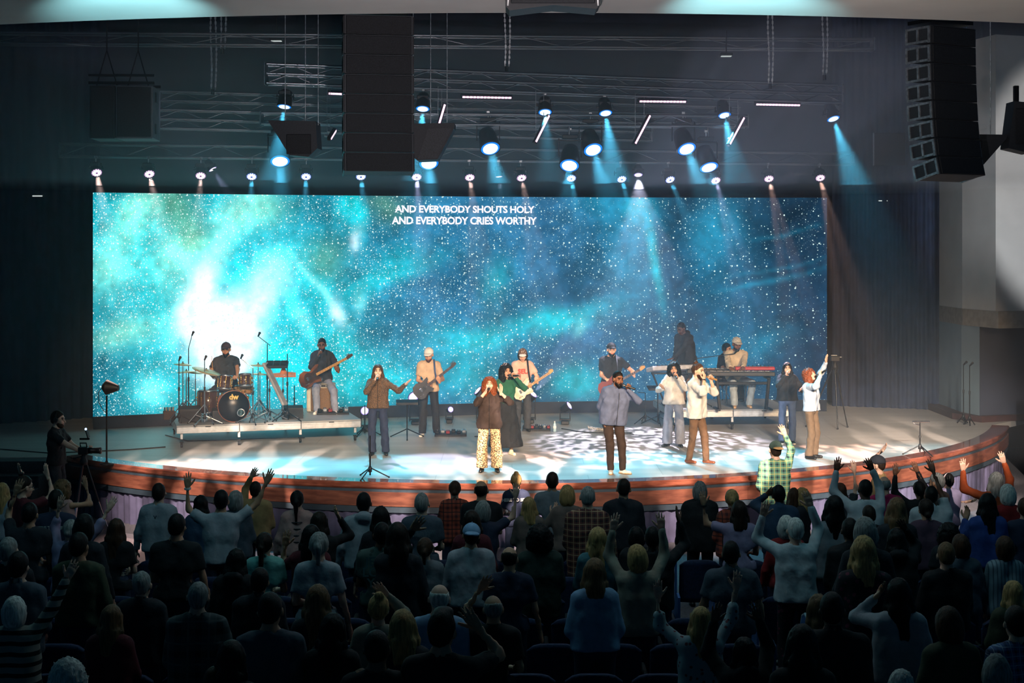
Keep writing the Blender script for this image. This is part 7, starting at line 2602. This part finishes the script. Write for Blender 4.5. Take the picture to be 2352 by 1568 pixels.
 (2289, 1081, 'f', 'long', 'grey', 'fair', 'sweater', 'orange', 'long', dict(L=(2212, 1080), R=(2306, 1062), hl=.2), 'ash blond woman in orange sweater with both arms up at the right'),
 (2317, 1109, 'f', 'bob', 'white', 'fair', 'tee', 'red', 'long', {}, 'white haired woman in red top near the right edge'),
 (2269, 1129, 'f', 'long', 'black', 'tan', 'jacket', 'blue', 'long', dict(L=(2218, 1192), hand='cup', hl=.34), 'woman with long black hair in bright blue jacket'),
 (2129, 1143, 'f', 'bun', 'darkbrown', 'tan', 'sweater', 'plum', 'long', dict(hl=-.05), 'woman with low dark bun in plum sweater on the right'),
 (2059, 1138, 'f', 'long', 'lightbrown', 'fair', 'tee', 'dark', 'long', dict(hl=.38), 'woman with long straight ash brown hair right of centre'),
 (2000, 1158, 'm', 'short', 'darkbrown', 'fair', 'jacket', 'black', 'long', {}, 'man in black below the white shirt with raised arms'),
 (1916, 1134, 'f', 'long', 'black', 'brown', 'sweater', 'grey', 'long', dict(hl=.32), 'woman with long black hair and grey knit left of the white shirt'),
 (1828, 1186, 'f', 'short', 'white', 'fair', 'sweater', 'white', 'long', dict(L=(1752, 1184), R=(1862, 1162), hem=.52, bot='dfloral'), 'white haired woman in white cardigan with arms spread wide'),
 (1806, 1179, 'f', 'bob', 'white', 'fair', 'tee', 'red', 'long', {}, 'second white haired head just left of the white cardigan'),
 (1907, 1188, 'f', 'wavy', 'grey', 'fair', 'shirt', 'floral', 'long', dict(hl=.3, hem=.45), 'woman with long grey hair in pale floral blouse'),
 (1956, 1187, 'm', 'short', 'black', 'brown', 'jacket', 'black', 'long', dict(b=1.1), 'man in black right of the pale floral blouse'),
 (1990, 1183, 'f', 'bob', 'grey', 'fair', 'tee', 'dark', 'long', {}, 'grey bobbed head between two dark jackets on the right'),
 (1986, 1227, 'f', 'long', 'blond', 'fair', 'shirt', 'dfloral', 'long', dict(hl=.26), 'woman with pale blond hair in dark flowered blouse'),
 (2062, 1211, 'f', 'long', 'black', 'brown', 'hoodie', 'black', 'long', dict(R=(2080, 1215), hl=.3), 'dark haired woman in black right of the pale blond hair'),
 (2181, 1190, 'f', 'curly', 'black', 'brown', 'tee', 'dark', 'short', dict(cl=.02), 'short woman with round black curls below the plum sweater'),
 (2174, 1241, 'm', 'short', 'lightbrown', 'fair', 'sweater', 'black', 'long', dict(b=1.12), 'man with cropped light hair in black on the lower right'),
 (2210, 1224, 'f', 'bob', 'brown', 'fair', 'shirt', 'slate', 'long', {}, 'brown bobbed woman in slate blouse behind the cropped light hair'),
 (2308, 1227, 'f', 'bob', 'brown', 'fair', 'shirt', 'vstripe', 'long', {}, 'woman with brown bob in pinstriped blouse near the right edge'),
 (2356, 1140, 'm', 'short', 'brown', 'fair', 'tee', 'navy', 'short', {}, 'person in navy cut off by the right picture edge'),
 (2328, 1330, 'f', 'long', 'blond', 'fair', 'sweater', 'olive', 'long', dict(hl=.34), 'woman with long pale blond hair in olive top at the lower right'),
 (32, 1366, 'f', 'bob', 'white', 'fair', 'sweater', 'stripe', 'long', dict(R=(158, 1322), b=1.1), 'white haired woman in striped top raising her right arm at lower left'),
 (153, 1497, 'f', 'curly', 'white', 'fair', 'tee', 'lav', 'long', dict(cl=-.1), 'curly white head at the bottom left corner'),
 (252, 1386, 'f', 'long', 'lightbrown', 'fair', 'sweater', 'maroon', 'long', dict(hl=.36), 'woman with long ash hair in dark maroon at lower left'),
 (323, 1310, 'm', 'short', 'grey', 'fair', 'jacket', 'dark', 'long', {}, 'man with silver hair and dark jacket at lower left'),
 (490, 1527, 'm', 'buzz', 'brown', 'fair', 'tee', 'black', 'short', {}, 'cropped head at the bottom edge under the dark plaid shirt'),
 (524, 1469, 'f', 'long', 'black', 'tan', 'tee', 'black', 'long', dict(hl=.3), 'long haired dark figure low on the left by the slate sweater'),
 (762, 1403, 'f', 'long', 'black', 'tan', 'jacket', 'black', 'long', dict(L=(738, 1482), hand='cup', hl=.3), 'dark haired woman in black with one hand near her face'),
 (927, 1395, 'f', 'long', 'blond', 'fair', 'tee', 'dark', 'long', dict(hl=.24), 'blond woman left of the light blue shirt'),
 (1012, 1396, 'm', 'quiff', 'black', 'tan', 'tee', 'black', 'short', dict(b=1.1, R=(1098, 1440)), 'black haired man in black raising his right fist at bottom centre'),
 (1002, 1485, 'm', 'short', 'brown', 'fair', 'tee', 'black', 'short', dict(yaw=-40, d=9.75), 'brown haired man turned right at the bottom centre edge'),
 (828, 1534, 'm', 'short', 'lightbrown', 'fair', 'tee', 'dark', 'short', {}, 'light brown head barely showing at the bottom edge'),
 (866, 1442, 'm', 'buzz', 'black', 'brown', 'tee', 'black', 'short', {}, 'cropped black head below the blond top bun'),
 (1609, 1390, 'f', 'long', 'blond', 'fair', 'shirt', 'floral', 'roll', dict(L=(1512, 1372), R=(1690, 1352), hl=.3), 'blond woman in flowered blouse with arms spread high at lower centre right'),
 (1712, 1460, 'f', 'long', 'black', 'brown', 'hoodie', 'black', 'long', dict(L=(1640, 1428), R=(1744, 1424), hl=.3), 'dark haired woman in black with both hands up at the bottom'),
 (1884, 1362, 'f', 'long', 'lightbrown', 'fair', 'tee', 'dark', 'long', dict(hl=.28), 'light brown haired woman next to a big dark haired man'),
 (1913, 1357, 'm', 'short', 'black', 'brown', 'jacket', 'black', 'long', dict(b=1.25, d=10.7), 'big dark haired man in black at the lower right'),
 (2065, 1322, 'f', 'long', 'black', 'tan', 'sweater', 'lgrey', 'long', dict(hl=.34, hem=.53, L=(2010, 1372), hand='cup'), 'black haired woman in short white sweater at the lower right'),
 (2188, 1391, 'f', 'bob', 'brown', 'fair', 'sweater', 'olive', 'long', {}, 'brown haired woman in olive top left of the long pale blond hair'),
 (2340, 1388, 'm', 'short', 'darkbrown', 'fair', 'shirt', 'blplaid', 'long', dict(b=1.1), 'man in blue checked shirt at the right edge'),
 (2069, 1534, 'f', 'bob', 'white', 'fair', 'tee', 'grey', 'long', {}, 'white head at the bottom edge under the short white sweater'),
 (2293, 1500, 'f', 'bob', 'grey', 'fair', 'tee', 'dark', 'long', {}, 'ash grey head at the bottom right corner'),
 (1844, 1430, 'f', 'long', 'black', 'tan', 'tee', 'black', 'long', dict(hl=.3), 'dark figure low between the flowered blouse and the big dark haired man'),
]
BOT = dict(jean=cloth('aud_jean', (40, 52, 76)), ljean=K_ljean, black=K_black, dfloral=G['dfloral'])
LET = dict(lettering_white=mat('lettering_white', sRGB(200, 196, 190), .7), lettering_dark=mat('lettering_dark', sRGB(60, 70, 80), .7), lettering_teal=mat('lettering_teal', sRGB(120, 170, 168), .7), lettering_slate=mat('lettering_slate', sRGB(120, 130, 138), .7), lettering_grey=mat('lettering_grey', sRGB(130, 130, 130), .7))
M_hpale = mat('headphones_pale_pink', sRGB(206, 176, 176), .45)
TAKEN, STOOD = {}, {}
for (px, py, sex, hs_, hcol, skin, tk, ck, slv, op, lab) in AUD:
    fem = sex == 'f'
    if 'd' in op:
        d = op['d']
    else:
        want = op.get('H', 1.64 if fem else 1.76)
        best = None
        for rd in ROWS:
            H0 = CAMZ - (py - HOR) * rd / F - floor_z(rd)
            x0 = (px - 1176) * rd / F
            cost = abs(H0 - want)
            if H0 < 1.38 or H0 > 1.98:
                cost += 1
            near = [abs(x0 - xx) for xx in TAKEN.get(rd, [])]
            if near and min(near) < .44:
                cost += .5
            if best is None or cost < best[0]:
                best = (cost, rd)
        d = best[1]
        TAKEN.setdefault(d, []).append((px - 1176) * d / F)
    STOOD.setdefault(d, []).append(((px - 1176) * d / F, lab))
    base = ((px - 1176) * d / F, d, floor_z(d))
    H_ = CAMZ - (py - HOR) * d / F - base[2]
    if 'd' in op and 'H' in op:
        base = (base[0], d, max(0.0, base[2] + H_ - op['H']) * 0 + base[2])
    H_ = min(max(H_, 1.35), 1.98) / (1.012 if hs_ not in ('topbun', 'curly') else 1.04)
    yaw = op.get('yaw', random.uniform(-7, 7))
    arms = {}
    for key, sd in (('L', -1), ('R', 1)):
        if key in op:
            arms[sd] = dict(to=loc_pix(base, yaw, *op[key], dd=.14), hand=op.get('hand', 'open'), palm=(0, 1, 0) if op.get('hand', 'open') == 'open' else (0, -.2, 1), pole=(sd * .45, .45, -.6))
    for sd in (-1, 1):
        if sd not in arms and random.random() < .55:
            arms[sd] = dict(to=(sd * .10, .26, H_ * .60), hand='relax', palm=(-sd, 0, .2), pole=(sd * .6, -.8, -.6))
    hat = op.get('hat')
    if hat:
        hat = (hat[0], G[hat[1]]) + ((G[hat[2]],) if len(hat) > 2 else ())
    ln = op.get('hl', op.get('cl', .3))
    q = 1.5 if d > 15 else 1.38
    i = person(lab, base, yaw, H_, op.get('b', 1.0 if fem else 1.05), lean=random.uniform(-1, 4), head=(random.uniform(-6, 8), random.uniform(-12, 12), random.uniform(-4, 4)), arms=arms,
               top=(tk, G[ck], slv) + ((op['hem'],) if 'hem' in op else ()), bottom=('jean', BOT[op.get('bot', 'jean')]), shoes=(S_black,), hair=(hs_, hcol, ln), skin=skin, q=q, face=abs(yaw) > 15, fem=fem, hat=hat, glasses=op.get('glasses', False),
               collar=op.get('collar', False), beard=('darkbrown', .01) if op.get('beard') else None, phones=M_hpale if op.get('phones') else None, watch=((op['watch'],), op.get('bw', BLACK)) if 'watch' in op else None, group=SP)
    if 'text' in op:
        s_, size, mk_ = op['text']
        tm = text_mesh(s_, size, bold=.003, line=.85)
        bb = op.get('b', 1.0 if fem else 1.05)
        back = i['T'](0, -.0, .745 if '\n' not in s_ else .74)
        yb = -(.047 if fem else .053) * bb * H_ - .042
        obj('back_print', tm, i['root'], LET[mk_], mw=Matrix.Translation(Vector((back[0], back[1] + yb, back[2] + size * .3))) @ Matrix.Rotation(math.radians(94), 4, 'X'))
    if op.get('quilt'):
        for zz in (.77, .72, .67, .62, .57):
            pts = [Vector(i['T'](.085 * math.sin(a), .004 - .072 * math.cos(a), zz)) for a in np.linspace(-1.3, 1.3, 9)]
            MB().tube(pts, .007, 5).build('quilting_seam', K_char, i['root'])

# ------------------------------------------------------------------ theatre seats in rows
M_seat = mat('navy_seat_fabric', sRGB(26, 38, 74), .75, noise=(40, .2), bump=(80, .2))
M_seatp = mat('blue_seat_panel', sRGB(48, 92, 150), .5, noise=(8, .1))
vs, fs = [], []
NX = 8
prof = []
for j in range(9):
    for i_ in range(NX + 1):
        u = i_ / NX * 2 - 1
        v = j / 8
        z = .36 + .52 * v
        cut = max(0.0, (v - .86) / .14) * (abs(u) ** 4) * .07
        vs.append((u * .245, -.03 - .06 * v + .03 * (1 - u * u) * -1 + .03, z - cut))
n1 = len(vs)
vs += [(x, y - .06 + .015 * (z - .36), z) for x, y, z in vs]
W2 = NX + 1
for j in range(8):
    for i_ in range(NX):
        a = j * W2 + i_
        fs.append((a, a + W2, a + W2 + 1, a + 1))
        fs.append((n1 + a, n1 + a + 1, n1 + a + W2 + 1, n1 + a + W2))
for i_ in range(NX):
    fs.append((i_, i_ + 1, n1 + i_ + 1, n1 + i_))
    t = 8 * W2 + i_
    fs.append((t, n1 + t, n1 + t + 1, t + 1))
for j in range(8):
    a, c_ = j * W2, j * W2 + NX
    fs.append((a, n1 + a, n1 + a + W2, a + W2))
    fs.append((c_, c_ + W2, n1 + c_ + W2, n1 + c_))
me_back = MB().add(vs, fs, True).mesh('backrest', M_seat)
me_cush = MB().box((0, .035, .56), (.44, .09, .40), rot=(-.12, 0, 0), ch=.03).mesh('seat', M_seat)
me_arm = MB().box((.275, .05, .60), (.05, .34, .04), ch=.012).box((.275, .0, .46), (.04, .12, .26), ch=.008).mesh('armrest', BLACK)
me_leg = MB().box((.275, .0, .18), (.04, .09, .36), ch=.006).box((.275, .03, .015), (.06, .26, .03), ch=.006).mesh('leg', BLACKM)
me_end = MB().prism([(-.17, .02), (.17, .02), (.19, .40), (.16, .74), (.08, .86), (-.03, .90), (-.16, .88)], -.0125, .0125, M=Matrix(((0, 0, 1, 0), (1, 0, 0, 0), (0, 1, 0, 0), (0, 0, 0, 1)))).mesh('end_panel', M_seatp)
me_rim = MB().tube([(0, y_, z_) for y_, z_ in ((.185, .45), (.165, .74), (.085, .865), (-.03, .908), (-.165, .885))], .016, 6).mesh('panel_trim', mat('panel_trim_pale', sRGB(150, 170, 180), .3))
USED = set()
for k, d in enumerate([18.0, 16.95, 15.9, 14.85, 13.8, 12.75]):
    ys_ = d - .47
    ar = 2.1 + (17.6 - d) * .30
    al = ar - .85
    half = .365 * d
    xs_ = []
    x = al - .3
    while x > -half:
        xs_.append((x, 'left'))
        x -= .57
    x = ar + .3
    while x < half:
        xs_.append((x, 'right'))
        x += .57
    cnt = {'left': 0, 'right': 0}
    for x, blk in xs_:
        cnt[blk] += 1
        n_ = cnt[blk]
        near = sorted(STOOD.get(d, []), key=lambda t: abs(t[0] - x))
        sl = None
        for xx, lb in near[:3]:
            for pre in (('navy seat behind',) if abs(xx - x) < .29 else ()) + (('navy seat just right of' if x > xx else 'navy seat just left of'), ('second navy seat right of' if x > xx else 'second navy seat left of')):
                t = pre + ' ' + ' '.join(lb.split()[:16 - len(pre.split())])
                if t not in USED:
                    sl = t
                    break
            if sl:
                break
        sl = sl or 'folded navy seat among the dark rows'
        USED.add(sl)
        root = thing('theatre_seat', sl, 'seat', (x, ys_, floor_z(ys_)), group='folded navy theatre seats')
        obj('backrest', me_back, root)
        obj('seat', me_cush, root)
        obj('armrest', me_arm, root)
        obj('leg', me_leg, root)
        if n_ == 1 and blk == 'right':
            e_ = obj('end_panel', me_end, root, loc=(-.30, -.02, 0))
            obj('panel_trim', me_rim, e_)
        elif n_ == 1:
            e_ = obj('end_panel', me_end, root, loc=(.315, -.02, 0))
# ------------------------------------------------------------------ stage haze: thin smoke that fills the air over the stage
m = bpy.data.materials.new('stage_haze')
m.use_nodes = True
nt = m.node_tree
nt.nodes.remove(nt.nodes['Principled BSDF'])
vs_ = node(nt, 'ShaderNodeVolumeScatter')
vs_.inputs['Color'].default_value = (0.80, 0.90, 1.0, 1)
vs_.inputs['Density'].default_value = 0.0105
vs_.inputs['Anisotropy'].default_value = 0.25
nt.links.new(vs_.outputs[0], nt.nodes['Material Output'].inputs['Volume'])
mb = MB()
mb.box((0.0, 28.35, 3.45), (24, 11.3, 4.8))
hz = mb.build('stage_haze', m)
hz['kind'] = 'stuff'
tag(hz, 'thin pale smoke hanging in the air over the stage floor', 'haze')
m2 = m.copy()
m2.name = 'lamp_haze'
[n for n in m2.node_tree.nodes if n.type == 'VOLUME_SCATTER'][0].inputs['Density'].default_value = 0.07
mb = MB()
mb.box((0.0, 29.4, 7.3), (24, 9.2, 2.86))
hz = mb.build('lamp_haze', m2)
hz['kind'] = 'stuff'
tag(hz, 'denser smoke drifting among the lamps and trusses under the roof', 'haze')
